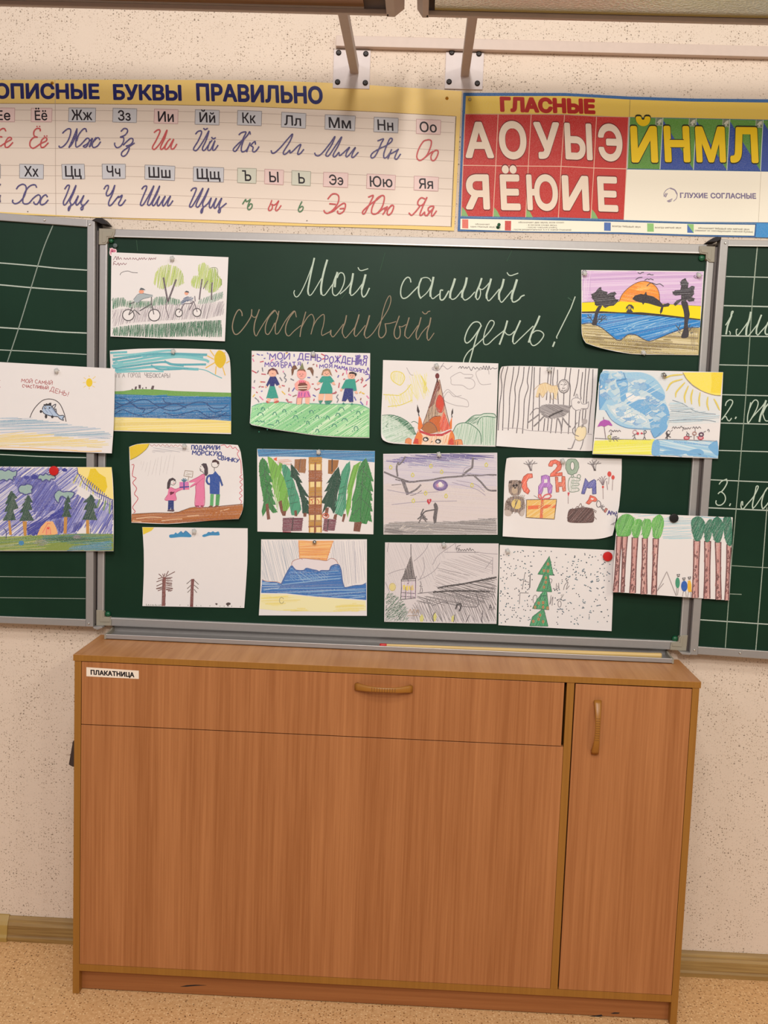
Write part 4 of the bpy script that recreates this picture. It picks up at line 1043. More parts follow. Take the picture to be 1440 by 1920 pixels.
s.line(DGY, 1.4, '318 755 285 830/520 640 522 720 545 825/345 700 290 720/290 830 345 780 400 830/520 720 400 790', False); s.line((96, 84, 96), 1.2, '860 720 808 808/920 715 960 690 995 800/970 640 975 690/860 715 950 715/912 780 955 700', False)
s.fill((168, 178, 182), '335 672 400 612 530 628 538 642 430 668 385 706 345 702'); s.line((120, 130, 136), 0.9, '335 672 400 612 530 628/380 705 430 668 500 650')
s.disc((236, 160, 128), 416, 592, 27, 20); s.fill((92, 100, 106), '395 575 410 550 435 556 458 575 420 576')
s.hatch(((38, 74, 118), (60, 96, 138)), '825 705 868 642 952 650 946 692 880 690 835 738', 20, 1.5, 1.5, 0.6, 3)
s.disc((236, 166, 138), 884, 606, 21); s.fill((70, 80, 88), '864 598 880 582 905 588 912 605 890 600')
done(s)

# 2 river landscape
s = drawing((190, 640, 5.538), '88 97 1280 88 1347 963 122 930', 'felt-tip drawing of a wide blue river with green bank and yellow sand', {'top': '380 77 720 73 1000 78', 'right': '1312 125 1336 200 1345 400 1348 700'}, curls=((1, 0, .014, .45), (0, 0, .014, .5)))
T3 = ((96, 184, 194), (120, 196, 202), (80, 168, 182))
for i, (pts, w) in enumerate((('100 120 260 112', 5), ('130 150 350 135 640 100 740 96', 5), ('125 190 330 160 620 130 1090 140', 6), ('130 225 330 195 640 150 1050 165', 5), ('120 255 330 225 560 190 800 160 1060 190 1110 210', 6), ('130 280 350 250 640 215 760 240 1080 240', 5), ('120 305 330 285 560 265 900 285 1000 290', 6), ('160 320 420 310 640 312', 4), ('520 250 600 290 760 290 900 282', 4), ('980 285 1080 300 1180 350 1250 382', 2), ('150 210 220 240 160 262', 6), ('660 205 720 240 850 255', 4), ('420 150 470 165', 4))):
    s.line(T3[i % 3], w*0.62, pts, True, 0.25)
s.fill((228, 192, 26), '1175 160 1200 110 1225 92 1265 110 1290 150 1292 205 1270 250 1240 278 1205 262 1178 220', True); s.line((236, 190, 70), 1.5, '1130 92 1170 150/1100 150 1165 185/1085 275 1175 222/1192 262 1185 340/1258 262 1285 350/1298 225 1330 205/1275 130 1292 105', False)
s.block('ВОЛГА', '88 376', '245 374', 42, 0.7, (120, 112, 116)); s.block('ГОРОД', '280 374', '405 372', 42, 0.7, (120, 112, 116)); s.block('ЧЕБОКСАРЫ', '450 374', '712 376', 42, 0.8, (112, 104, 110))
s.fill((112, 164, 78), '100 520 230 516 330 500 430 496 560 500 760 515 1000 524 1347 534 1347 577 1000 572 700 565 400 556 108 548')
s.fill((20, 112, 172), '106 548 400 556 700 565 1000 572 1347 577 1347 826 1100 808 700 800 400 790 118 786'); s.hatch(((34, 126, 184), (14, 100, 158)), '106 552 700 568 1347 580 1347 822 700 796 118 784', 2, 2.6, 2.2, 0.8, 3, 0.5)
s.line((8, 70, 128), 1.4, '145 630 220 660 300 640 400 610 480 610 560 660 640 700 720 720 800 710 900 660 1000 630 1080 640 1150 690 1250 700 1310 660/140 700 210 670 280 640 330 610/190 590 260 600 330 660 400 700 480 700 560 690/145 750 220 710 300 740 400 768 500 740 570 700 650 680/640 690 700 660 780 650 880 690/330 650 380 690 450 700 430 740/560 650 700 650 860 640/650 740 760 768 900 740 1000 720 1100 780 1200 790 1300 740/1100 640 1120 700 1180 740 1250 720/1020 790 1100 800 1200 770 1340 770/640 590 660 630 720 640', True, 0.2)
for q in ('312 505 316 492 328 492 326 504', '345 500 350 470 370 468 364 500', '388 490 386 452 410 452 408 492', '422 492 424 480 436 480 434 494', '460 490 458 474 470 474 470 492', '514 498 526 460 550 462 540 502'): s.fill((92, 74, 80), q)
s.fill((240, 220, 130), '118 790 400 794 700 804 1100 812 1347 830 1347 950 700 940 125 922'); s.hatch(((244, 226, 150), (232, 206, 96)), '120 800 700 812 1347 838 1347 925 700 915 125 900', 1, 3, 2.6, 0.8, 20, 0.6)
done(s)

# 3 fish under an arch (hangs over the left wing)
s = drawing((0, 670, 6.261), '-30 54 1350 132 1312 1127 -40 1078', 'white drawing of a small blue fish under an arch over pale sea and sand', {'right': '1345 400 1335 800'}, Y=YW, lift=0.004)
RD = (168, 56, 62)
s.block('МОЙ', '250 290', '375 306', 40, 1.0, RD); s.block('САМЫЙ', '412 306', '612 322', 42, 1.0, RD); s.block('СЧАСТЛИВЫЙ', '262 352', '565 374', 34, 1.0, RD); s.block('ДЕНЬ!', '584 396', '798 458', 52, 1.0, RD)
s.line(RD, 1.0, '-20 268 0 272/-20 340 2 350', False)
s.disc((234, 200, 20), 1048, 296, 38, 50); s.line((238, 206, 110), 0.9, '1048 230 1044 215/1090 250 1120 225/1095 290 1125 292/1085 335 1110 350/1048 355 1048 372/1005 335 985 352/1000 296 975 296/1008 255 985 238', False)
s.line((52, 40, 44), 1.2, '352 705 380 640 420 580 480 520 530 495 590 490 650 505 700 545 735 610 760 680 775 752')
s.hatch(((150, 184, 204), (120, 164, 192), (172, 196, 214), (190, 200, 216)), '-30 715 180 705 420 730 700 770 900 795 1100 830 1300 900 1320 960 1150 955 900 940 760 930 500 890 200 880 -30 880', 2, 1.9, 1.5, 1.0, 14, 0.6, 10)
s.hatch(((238, 214, 140), (230, 206, 120), (240, 222, 160)), '-30 885 250 885 500 900 760 935 1100 965 1270 1000 1260 1040 1100 1060 800 1050 -30 1035', 3, 1.9, 1.8, 1.0, 14, 0.6, 10)
s.line((240, 200, 130), 1.4, '-20 1050 300 1060 600 1080 900 1095/750 1085 1000 1105 1190 1100')
s.fill((176, 196, 222), '497 610 515 570 560 565 602 570 650 630 690 682 735 680 750 700 738 740 690 705 640 690 570 682 520 660', True); s.line((40, 50, 70), 1.3, '497 610 510 575 540 565 602 570 640 620 690 680 740 682 752 700 735 715 745 740 700 720 680 698 620 692 570 682 520 660 495 630/602 590 625 565 655 552 635 605/640 620 655 605 662 640', True); s.line((110, 130, 170), 0.8, '520 600 560 650/600 590 660 660/560 600 620 680', False)
s.fill((30, 22, 30), '510 562 515 548 530 552 545 540 565 548 580 535 602 532 602 562'); s.disc((30, 22, 30), 480, 636, 14, 17); s.disc((30, 22, 30), 540, 694, 15, 24); s.disc((30, 22, 30), 614, 698, 15, 17); s.disc((30, 40, 60), 534, 592, 13); s.disc((230, 230, 236), 536, 590, 7); s.disc((30, 40, 60), 582, 594, 10)
done(s)

# 4 camp in a blue forest (hangs over the left wing)
s = drawing((0, 860, 6.261), '-40 92 1310 100 1333 1085 -40 1084', 'dark blue drawing of a camp with firs, orange tent and yellow corner sun', {'right': '1325 250 1334 500 1335 800'}, Y=YW, lift=0.003)
B1, B2, B3 = (68, 72, 164), (96, 104, 190), (150, 152, 208)
s.hatch((B3, (186, 184, 218), B2, B1), '-40 100 900 100 900 900 -40 900', 38, 1.35, 2.0, 1.0, 8, 0.5, 12)
s.hatch(((58, 62, 158), B1, B2), '120 200 300 230 420 180 620 260 700 350 640 450 640 600 420 700 380 560 380 420 220 350 130 270', 55, 1.1, 2.2, 1.0, 8, 0.4, 14); s.hatch((B1, B2, B3), '840 380 1000 480 1140 480 1330 560 1333 880 1080 880 1060 760 800 880 640 850 640 460', 60, 1.1, 2.0, 1.0, 6, 0.4, 14)
s.hatch(((44, 50, 148), (56, 62, 158)), '310 800 450 720 560 690 740 560 760 590 740 690 560 720 480 800 440 890 330 905', 30, 1.2, 1.8, 0.8, 5, 0.2); s.hatch(((44, 50, 148),), '640 720 740 720 740 880 700 870 660 800/'.replace('/', ''), 80, 1.6, 1.7, 0.8, 4, 0.3); s.hatch(((44, 50, 148),), '860 760 960 740 960 800 900 860 850 870', 60, 1.6, 1.7, 0.8, 4, 0.3)
s.fill((246, 226, 140), '905 100 1310 100 1332 480 1220 440 1100 370 990 290 940 220 905 160'); s.fill((232, 202, 20), '1060 120 1120 115 1160 170 1240 220 1260 330 1230 400 1130 370 1000 270 1040 200')
for i in range(19):
    t = i/18; x, y = 905+t*395, 165+t*t*90+t*235
    if i < 13: s.line((208, 204, 90) if i % 3 == 1 else (176, 176, 214), 1.6, [(x-10-i*3, y+10), (x-70+i*4, y+110-i*2)], False)
    s.line((54, 58, 150), 1.3, [(x+12, y+6), (x-40+i*3, y+95)], False)
s.line((54, 58, 150), 1.2, '905 110 915 170 945 215 985 285 1040 330 1100 385 1200 430 1332 490'); s.line((120, 150, 100), 2.4, '1290 520 1285 640/1240 500 1215 600/1170 480 1140 570', False)
CL = (146, 178, 172)
for c, o_ in (('-40 150 20 130 60 145 100 128 150 150 195 140 190 200 160 215 150 250 110 240 80 262 40 245 -40 265', 1), ('445 215 470 185 510 195 535 172 570 190 610 182 650 215 640 240 600 240 580 265 540 245 500 268 480 240 450 240', 1), ('215 360 240 315 290 310 320 298 370 310 385 340 370 365 375 400 340 410 300 422 260 405 235 400', 1), ('640 420 690 370 740 390 800 385 870 400 850 450 800 480 730 440 700 470 690 520 650 480', 1)):
    s.fill(CL, c, True, 0.3); q = nums(c); s.line((40, 50, 130), 1.6, np.vstack([q, q[:1]]))
s.fill((40, 50, 148), '720 130 755 108 790 125 785 150 745 152'); s.disc((62, 68, 160), 312, 220, 34, 20); s.disc((50, 56, 150), 405, 215, 40, 26)
FG = ((40, 74, 62), (52, 88, 70))
for poly, tr in (('130 375 205 460 170 470 215 580 150 600 185 720 30 725 90 620 50 625 95 520 65 540 105 455 80 465', '95 728 120 728 140 895 108 895'), ('340 425 385 515 350 510 380 600 330 600 398 725 225 730 280 620 225 640 285 545 250 560 310 480 280 490', '265 735 315 735 310 905 280 905'), ('800 430 830 510 800 515 840 590 800 590 838 685 720 680 765 600 735 610 775 520 745 540', '752 685 790 685 782 880 745 880'), ('1075 420 1120 490 1100 495 1140 580 1095 580 1138 718 965 715 1020 600 980 600 1030 510 975 515', '1010 720 1045 720 1048 880 1012 880')):
    s.fill((196, 140, 62), tr); s.fill(FG[0], poly, False, 0.1); s.hatch(FG, poly, 70, 2.2, 1.6, 0.8, 3, 0.3)
s.fill((240, 180, 120), '435 900 480 800 540 738 620 735 660 810 678 880 640 892'); s.line((232, 120, 90), 1.2, '545 890 550 820 575 800 590 830 595 885/500 870 560 760/555 760 590 762', True); s.fill((226, 60, 50), '550 808 580 808 575 830 555 828'); s.hatch(((236, 110, 90),), '540 830 585 830 590 885 535 885', 80, 2, 0.9)
s.fill((128, 148, 62), '-40 915 330 908 700 890 960 880 1330 884 1333 1080 -40 1078')
s.hatch(((116, 146, 58), (160, 166, 70), (88, 128, 60)), '-40 920 500 905 700 930 500 1070 -40 1075', 4, 1.8, 1.9, 1, 12, 0.5, 10); s.hatch(((52, 112, 84), (70, 134, 96), (60, 120, 110)), '500 905 960 885 1330 890 1330 1010 900 1010 700 980 500 990', 6, 1.7, 1.8, 1, 12, 0.4, 10); s.hatch(((50, 120, 140), (70, 140, 160)), '850 1010 1330 960 1333 1075 800 1078', 4, 1.7, 1.8, 1, 12, 0.4, 8); s.hatch(((44, 92, 62), (60, 104, 66)), '520 960 720 910 1000 920 1080 950 900 965', 4, 1.6, 1.7, 1, 10, 0.3, 8)
s.hatch(((120, 124, 108),), '390 985 440 955 520 950 580 985 500 1025 420 1005', 10, 1.8, 1.3); s.hatch(((110, 100, 110),), '850 915 890 895 950 910 940 940 880 945', 0, 1.6, 1.5); s.disc((60, 130, 180), 250, 990, 32, 28)
s.line((40, 44, 110), 1.0, '70 940 75 870 60 830/45 820 75 850/150 790 190 775/1060 880 1060 820/1320 480 1333 880')
done(s)

# 5 guinea pig present
s = drawing((230, 815, 5.76), '70 132 1243 112 1253 910 95 950', 'drawing of a girl handed a pink present by two adults on a brown hill', {'top': '150 103 300 92 700 96 1100 103', 'right': '1275 190 1300 400 1306 600 1300 800', 'bottom': '250 957 480 964 700 950 950 928', 'left': '78 400 92 700'}, lift=0.004, curls=((1, 1, .022, .5), (0, 0, .008, .4)))
s.fill((230, 198, 34), '72 135 150 106 290 96 260 150 200 205 140 245 82 270'); s.line((150, 142, 60), 1.0, '290 96 260 150 200 205 140 245 82 272')
z = [(295+i*23, 112+(12 if i % 2 else -6)+(i > 8)*4) for i in range(16)]; s.line((190, 140, 140), 0.8, z)
s.line((196, 70, 86), 1.1, '100 326 122 330 105 440 145 470 110 520 150 580 128 640 165 690 120 760 108 790 135 830 120 845')
s.line((208, 90, 110), 1.0, '1060 118 1100 110 1130 140 1160 118 1190 150 1215 135 1240 165 1258 175 1238 210 1275 290 1280 420/1290 430 1265 460 1295 480 1265 510 1292 540 1268 570 1290 600 1262 630 1290 660 1260 690 1285 720 1275 742')
s.hatch(((176, 172, 180), (192, 188, 192)), '330 140 500 120 700 140 720 180 500 190 320 195', 172, 3, 0.9, 1, 12, 0.6); s.hatch(((206, 200, 200),), '180 300 560 220 560 420 240 440', 80, 7, 0.9, 1, 30, 0.8)
NV = (36, 56, 136)
s.block('ПОДАРИЛИ', '745 158', '1048 160', 42, 1.9, NV); s.block('МОРСКУЮ', '752 214', '1065 230', 44, 1.9, NV); s.block('СВИНКУ', '1025 264', '1252 302', 38, 1.8, NV)
BR = ((176, 104, 44), (160, 88, 34), (188, 118, 58))
s.fill(BR[0], '97 858 350 845 560 845 650 818 760 785 930 785 1100 768 1295 750 1300 800 1255 908 950 928 700 946 480 960 250 950 95 945'); s.hatch(BR, '97 862 350 850 560 850 760 795 1100 775 1295 756 1255 900 950 922 700 940 480 955 100 935', 3, 2.0, 1.9, 1, 12, 0.4, 8); s.line((226, 180, 130), 1.2, '150 905 300 890 420 895/420 930 560 915 640 910/110 930 200 940/700 880 820 870/1000 840 1150 800', True, 0.6)
s.line((112, 70, 40), 1.0, '97 858 350 845 560 845 650 818 760 785 930 785 1100 768 1295 750')
PK, PKD = (228, 122, 164), (196, 74, 124)
s.disc(PW, 542, 505, 32, 38); s.line(DGY, 0.8, '520 535 545 545 570 525 572 500'); s.fill((62, 48, 56), '478 585 482 520 500 480 540 464 572 485 570 505 548 490 522 500 515 540 505 585'); s.line(DGY, 0.8, '545 500 560 500'); s.line((200, 60, 80), 0.8, '545 525 560 523', False)
s.fill(PK, '495 590 520 570 570 588 630 565 640 590 570 630 580 690 560 712 458 705 485 650'); s.line(PKD, 0.9, '495 590 520 570 570 588 630 565/640 590 570 630 580 690 560 712 458 705 485 650'); s.fill((110, 30, 60), '508 622 525 614 545 620 560 612 555 632 515 655')
s.fill((30, 52, 120), '492 710 552 710 552 808 522 810 520 780 515 808 488 808'); s.fill((90, 70, 84), '480 826 490 808 520 812 552 806 560 822 545 832')
s.fill(PK, '613 512 712 506 720 592 614 598'); s.line((200, 110, 190), 1.6, '620 525 705 520/620 545 705 540', False); s.fill((52, 62, 150), '655 512 668 512 670 596 656 596'); s.fill((52, 62, 150), '614 562 718 555 718 568 614 576'); s.line((40, 110, 140), 1.6, '660 510 640 488/660 508 655 475/664 508 675 476/668 508 692 488', False)
s.line((150, 130, 110), 0.8, '674 388 760 396 752 460 660 446 674 388/705 500 715 450', False); s.hatch(((170, 156, 130),), '690 405 745 412 740 445 680 436', 10, 2.4, 0.7)
s.disc(PW, 862, 350, 32, 42); s.line(DGY, 0.8, '835 360 840 390 865 402 875 425/840 380 852 378'); s.fill((66, 52, 62), '845 325 870 308 905 312 920 360 922 420 905 445 880 440 882 370 862 335'); s.disc((40, 34, 44), 843, 342, 5)
s.fill(PK, '862 428 885 440 880 540 885 640 875 770 785 768 790 620 795 540 730 572 728 555 790 510 720 518 720 505 810 460'); s.line(PKD, 1.0, '862 428 885 440 880 540 885 640 875 770 785 768 790 620 795 540 870 470/720 505 810 460 862 428/728 570 800 530'); s.fill((150, 44, 80), '778 775 785 764 825 766 830 778/838 778 845 764 870 764 872 778')
s.disc(PW, 1000, 316, 42, 40); s.line(DGY, 0.8, '960 310 965 340 990 355 1020 350 1038 325/990 355 990 395'); s.fill((70, 40, 44), '962 305 970 278 1000 266 1040 290 1045 318 1025 322 1015 300 990 298')
s.fill((36, 78, 160), '942 430 975 425 1000 392 1030 430 1050 450 1082 545 1070 560 1048 500 1046 645 942 638 940 540 920 535 900 500 912 450'); s.fill(PW, '938 455 942 520 925 515 918 480', True); s.line((26, 50, 110), 1.0, '942 430 912 450 900 500 920 535 942 540/1050 450 1082 545')
s.fill((92, 172, 104), '948 642 985 642 978 770 942 775'); s.fill((78, 156, 90), '1008 645 1052 645 1040 765 1002 768'); s.fill((120, 76, 60), '922 782 945 764 972 768 972 782/988 780 1005 764 1038 756 1032 776')
done(s)

# 6 two bare brown trees
s = drawing((250, 975, 6.261), '105 83 1342 97 1302 1032 107 1010', 'mostly white drawing of two brown tree trunks under two small blue clouds', {'right': '1338 500', 'left': '122 350 122 650'}, lift=0.004)
s.fill((230, 202, 30), '107 85 245 88 215 125 115 172', False, 0.2)
CB = (44, 138, 190)
s.fill(CB, '420 190 430 172 480 165 495 145 520 160 560 130 585 150 615 125 660 160 682 185 670 202 560 200 440 210', True); s.fill(CB, '808 185 830 168 860 160 880 140 910 145 935 132 960 145 1000 135 1012 165 1005 180 900 182 830 200', True)
s.line((30, 104, 160), 0.8, '560 135 580 160 600 150 620 130 650 165/880 145 920 160 960 150 990 150')
TB = (120, 58, 52)
s.fill(TB, '342 670 382 668 375 1008 332 1008'); s.hatch(((104, 44, 40), (140, 80, 72)), '342 670 382 668 375 1008 332 1008', 85, 1.8, 1.2, 0.6, 3, 0.4); s.fill((112, 50, 48), '678 695 712 693 702 1020 664 1018'); s.hatch(((92, 38, 38), (124, 66, 60)), '678 695 712 693 702 1020 664 1018', 87, 1.8, 1.2, 0.6, 3, 0.4)
s.line((112, 70, 64), 1.2, '340 675 292 690/340 700 275 725/340 745 275 775/340 785 270 805/340 800 275 808/335 815 290 830/300 635 335 665/345 635 355 660/370 630 362 660/380 665 485 608/385 650 410 602/385 680 455 675/385 690 440 690/385 710 455 715/385 735 450 740/388 752 452 752/385 770 452 775/385 790 455 800/385 810 440 835/390 820 462 805/410 835 455 825', False)
s.hatch(((112, 62, 58),), '388 790 460 800 450 835 390 828', 10, 2.0, 0.9); s.hatch(((130, 84, 78),), '388 700 450 705 450 780 388 775', 8, 3.4, 0.8)
s.line((104, 92, 84), 1.0, '678 705 628 748/678 765 634 805/675 812 638 850/715 708 764 755/715 765 762 805/715 815 744 852', False)
r = np.random.default_rng(3)
for a, b, y0, y1 in ((120, 330, 1000, 1003), (510, 660, 1008, 1012), (710, 1300, 1014, 1026)):
    s.line((104, 112, 92), 0.7, '/'.join('%d %d %d %d' % (x, y0+(y1-y0)*(x-a)/(b-a)+6, x+r.integers(-4, 9), y0+(y1-y0)*(x-a)/(b-a)-r.integers(4, 16)) for x in range(a, b, 17)), False)
s.fill((70, 52, 48), '960 982 975 976 990 984 984 992 978 1000 970 994', True); s.fill((70, 52, 48), '1086 985 1110 968 1140 975 1140 992 1120 1000 1110 1012 1098 1000', True)
done(s)

# 7 birthday party
s = drawing((455, 640, 5.647), '95 100 1350 125 1342 1022 75 866', 'bright drawing of four children at a birthday party on a green hill with confetti', {'bottom': '90 884 200 905 330 932 550 965 800 1000 1100 1018', 'left': '92 500 82 750'}, lift=0.003, curls=((0, 1, .034, .75),))
VI = (100, 76, 170)
s.block('МОЙ', '285 190', '495 192', 66, 2.0, VI); s.block('ДЕНЬ', '585 196', '830 208', 66, 2.0, VI); s.block('РОЖДЕНИЯ', '868 218', '1305 256', 68, 2.0, VI); s.hatch((VI, (84, 62, 156)), '1195 150 1240 145 1250 240 1200 245', 40, 1.4, 1.8); s.line(VI, 1.6, '1285 150 1285 175 1305 150 1320 170 1310 185')
s.block('МОЙ', '235 264', '380 266', 44, 1.7, VI); s.block('БРАТ', '410 276', '560 270', 52, 1.7, VI); s.block('Я', '580 252', '610 256', 36, 1.5, VI); s.block('МОЯ', '815 280', '945 276', 36, 1.6, VI); s.block('МАМА', '970 280', '1110 306', 34, 1.6, VI); s.block('ШОЙПА', '1130 304', '1320 344', 34, 1.6, VI); s.line(VI, 1.5, '1318 300 1328 275 1336 310/1300 350 1340 350 1342 390', False)
CC = ((196, 66, 86), (232, 190, 60), (226, 122, 170), (96, 92, 176), (150, 100, 90), (120, 120, 130))
r = np.random.default_rng(11)
for x, y in ((165, 140), (205, 145), (232, 180), (203, 215), (112, 198), (265, 128), (312, 200), (412, 205), (465, 125), (545, 148), (690, 228), (750, 245), (785, 258), (855, 185), (850, 142), (975, 118), (1035, 150), (1100, 322), (160, 322), (122, 322), (210, 298), (222, 348), (125, 424), (195, 430), (215, 430), (108, 488), (150, 540), (202, 528), (180, 480), (210, 482), (118, 575), (140, 605), (198, 602), (165, 630), (405, 400), (430, 470), (432, 545), (490, 512), (538, 510), (525, 405), (498, 566), (550, 576), (700, 384), (742, 452), (768, 505), (795, 508), (758, 575), (755, 620), (785, 378), (1012, 370), (1062, 348), (990, 312), (1075, 400), (1020, 465), (975, 545), (1215, 418), (1262, 408), (1295, 470), (1320, 405), (1245, 540), (1275, 550), (1325, 590), (1250, 612), (1190, 605), (1260, 655), (1315, 652), (820, 600), (470, 620), (430, 320), (100, 160)):
    a = r.uniform(0, 3.1); ln = r.uniform(4, 24); s.line(CC[r.integers(6)], 1.6, [(x-ln*math.cos(a), y-ln*math.sin(a)), (x+ln*math.cos(a), y+ln*math.sin(a))], False)
s.line((110, 116, 130), 1.3, '438 335 455 360 440 385 462 405 450 430/1010 565 995 590 1012 615 1000 645'); s.line((196, 66, 86), 1.4, '465 612 480 640 520 642/1255 440 1272 405 1262 385')
s.fill((146, 210, 150), '100 690 160 665 280 648 420 645 560 665 720 660 900 665 1100 665 1240 672 1342 712 1342 1015 1100 1012 800 994 550 960 330 926 200 900 80 868 85 780')
s.hatch(((186, 232, 180), (122, 200, 134), (210, 240, 200), (150, 218, 158)), '100 695 280 655 560 670 900 672 1240 680 1342 720 1340 1010 800 990 330 922 82 862', 34, 1.7, 1.9, 1.0, 10, 0.4, 14); s.line((96, 176, 140), 1.4, '100 692 160 666 280 650 420 646 560 668 720 660 900 668 1100 664 1240 672 1342 714')
for x, y, w_ in ((190, 770, 60), (340, 765, 40), (560, 800, 50), (690, 860, 30), (790, 800, 36), (900, 810, 40), (1045, 715, 60), (1080, 830, 60), (1200, 915, 44), (970, 890, 50), (790, 945, 36), (370, 850, 30), (440, 735, 36), (215, 715, 40), (1225, 755, 44), (730, 745, 40), (1010, 775, 50)):
    s.line((40, 132, 110), 1.3, [(x-w_/2, y+14), (x-w_/4, y-12), (x+w_/4, y-10), (x+w_/2, y+16)])
s.line((40, 132, 110), 1.2, '135 850 160 840 170 855 190 840 205 855 230 845/265 885 300 880 330 890'); s.dots((52, 140, 116), 2.0, [(r.uniform(120, 1320), r.uniform(700, 960)) for i in range(60)])
SK, TL = (240, 184, 160), (46, 156, 140)
# boy in navy
s.disc(SK, 318, 330, 42, 48); s.fill((110, 62, 66), '258 345 275 300 318 278 362 300 382 348 365 346 345 310 300 305 278 325 270 348'); s.line((150, 60, 60), 0.7, '310 340 325 344'); s.fill((36, 46, 118), '245 470 290 375 350 372 392 455 360 470 340 440 335 475 290 478 285 445 262 480'); s.fill(SK, '235 480 250 465 262 480 245 494/380 475 395 460 408 490 385 488'); s.fill(TL, '285 475 340 475 378 600 320 602 300 605 250 602'); s.fill(SK, '260 600 300 606 285 640 258 632/330 602 372 602 370 632 335 640'); s.fill((196, 90, 80), '250 625 275 645 300 650 262 655 248 642/325 645 360 628 384 628 380 648 340 656')
# girl with cake
s.fill((120, 80, 56), '515 300 530 260 560 252 580 290 545 300 535 345 520 365/680 298 700 275 735 275 752 310 745 370 728 335 710 300'); s.disc((244, 170, 160), 625, 345, 50, 54); s.fill((130, 88, 64), '575 320 590 295 620 288 660 300 668 325 640 310 600 310'); s.fill((128, 130, 92), '598 296 632 222 652 296'); s.line((60, 40, 40), 0.7, '600 350 612 346/630 346 642 350/612 368 632 366')
s.fill((244, 170, 160), '600 405 650 405 700 430 722 480 700 510 680 520 580 520 555 500 550 450 575 425'); s.fill((240, 130, 160), '600 410 650 410 660 450 595 450'); s.fill((120, 62, 50), '585 465 600 440 660 436 686 460 680 515 640 525 590 515'); s.line((240, 220, 200), 1.4, '590 480 680 474/592 500 676 498', False); s.line((190, 60, 70), 1.2, '605 440 605 428/625 438 625 426/645 438 645 426/662 440 662 428', False)
s.fill((232, 120, 170), '590 528 700 524 722 590 575 598'); s.line((150, 70, 160), 1.4, '600 545 595 585/625 545 620 580/660 545 655 585/690 540 705 580', False); s.fill(SK, '575 600 630 598 620 665 575 670/660 596 712 594 705 668 665 660'); s.line((160, 90, 90), 0.8, '575 600 570 660/630 600 622 660')
# mother in teal
s.disc(SK, 888, 335, 40, 42); s.fill((160, 126, 96), '832 355 850 305 890 286 925 300 950 370 925 345 905 310 860 320 845 358'); s.line((90, 60, 60), 0.7, '868 338 880 336/900 338 910 340/880 352 898 352'); s.fill(TL, '800 430 840 370 930 368 972 425 935 442 920 425 950 500 950 552 810 552 830 490 855 425 830 440'); s.fill(SK, '785 445 800 428 830 438 795 462/940 440 965 425 985 458 960 462'); s.fill((240, 190, 160), '805 556 865 556 850 625 800 622/875 556 950 556 950 625 870 628'); s.fill((60, 140, 124), '802 630 850 628 822 666/865 632 950 628 920 664 880 668'); s.line((190, 60, 90), 1.2, '950 550 985 548 985 530')
# boy in teal
s.disc(SK, 1152, 362, 40, 42); s.fill((44, 34, 40), '1125 350 1130 328 1165 320 1208 340 1205 358 1190 372 1185 350 1150 344'); s.line((90, 60, 60), 0.7, '1135 365 1150 362/1160 366 1175 364/1150 382 1165 380'); s.fill(TL, '1042 500 1090 405 1140 398 1190 400 1208 520 1175 525 1165 500 1080 495 1065 505'); s.fill(SK, '1030 520 1042 498 1062 505 1045 530/1185 540 1205 520 1222 550 1200 555'); s.fill((36, 52, 124), '1080 500 1168 500 1172 640 1130 642 1110 605 1090 635 1050 632'); s.fill((60, 140, 124), '1050 665 1068 645 1085 665 1070 672/1142 668 1158 648 1172 668 1155 674')
done(s)

# 8 symmetrical fir forest
s = drawing((470, 830, 5.76), '70 65 1342 90 1325 990 73 960', 'drawing of tall green firs on both sides of a brown tower under a blue strip', lift=0.002)
s.fill((66, 140, 190), '72 68 1342 92 1338 212 1150 195 900 180 700 158 400 150 85 150'); s.hatch(((52, 124, 180), (88, 156, 200), (44, 108, 160)), '74 72 1342 96 1336 205 1150 190 700 152 85 145', 3, 1.9, 1.8, 0.9, 8, 0.4, 8)
s.fill((160, 106, 56), '475 180 600 176 590 328 520 320 500 290 472 265/838 186 952 188 940 260 880 340 835 335'); s.line((40, 24, 24), 1.6, '540 180 522 315/880 182 878 310', True); s.hatch(((140, 88, 44),), '475 180 600 176 590 328 520 320 472 265', 85, 2.6, 1.3)
G = [(62, 138, 74), (122, 182, 78), (72, 156, 122), (24, 72, 56)]
def fir(c, pts, veins=None):
    s.fill(c, pts); d = tuple(int(v*0.82) for v in c); s.hatch((c, d), pts, 75, 3.4, 1.5, 0.8, 4, 0.2)
fir(G[1], '182 150 225 165 300 250 330 330 375 400 385 480 412 560 400 600 425 680 390 740 350 745 300 650 262 560 240 480 215 380'); s.hatch((G[1], (150, 200, 110)), '225 400 290 380 320 600 290 740 250 600', 84, 3, 1.5, 0.8, 8)
fir(G[1], '310 210 345 230 330 320 300 270')
fir(G[2], '335 240 375 236 425 290 440 360 470 420 490 500 520 580 535 660 548 720 500 790 440 780 425 700 410 600 395 500 372 420 345 330')
fir(G[3], '432 222 480 275 535 355 505 345 560 435 530 430 580 510 640 600 575 565 665 690 610 660 690 770 560 765 550 640 520 520 480 400 435 370')
fir(G[0], '125 160 170 200 215 330 195 330 240 420 205 430 235 470 220 500 250 580 230 580 275 670 240 670 290 750 240 760 190 700 130 800 118 740 140 640 128 560 105 440 90 290 92 220')
fir(G[1], '1190 200 1110 250 1080 340 1045 480 1050 560 1025 700 1045 810 1080 690 1100 500 1150 320')
fir(G[2], '1072 200 1030 235 985 310 960 400 950 540 930 640 910 760 985 800 1030 700 1030 560 1050 420 1078 290')
fir(G[3], '950 260 980 410 950 380 975 420 935 560 925 700 900 770 860 700 830 690 770 770 800 660 760 650 830 520 795 530 850 430 820 440 900 320')
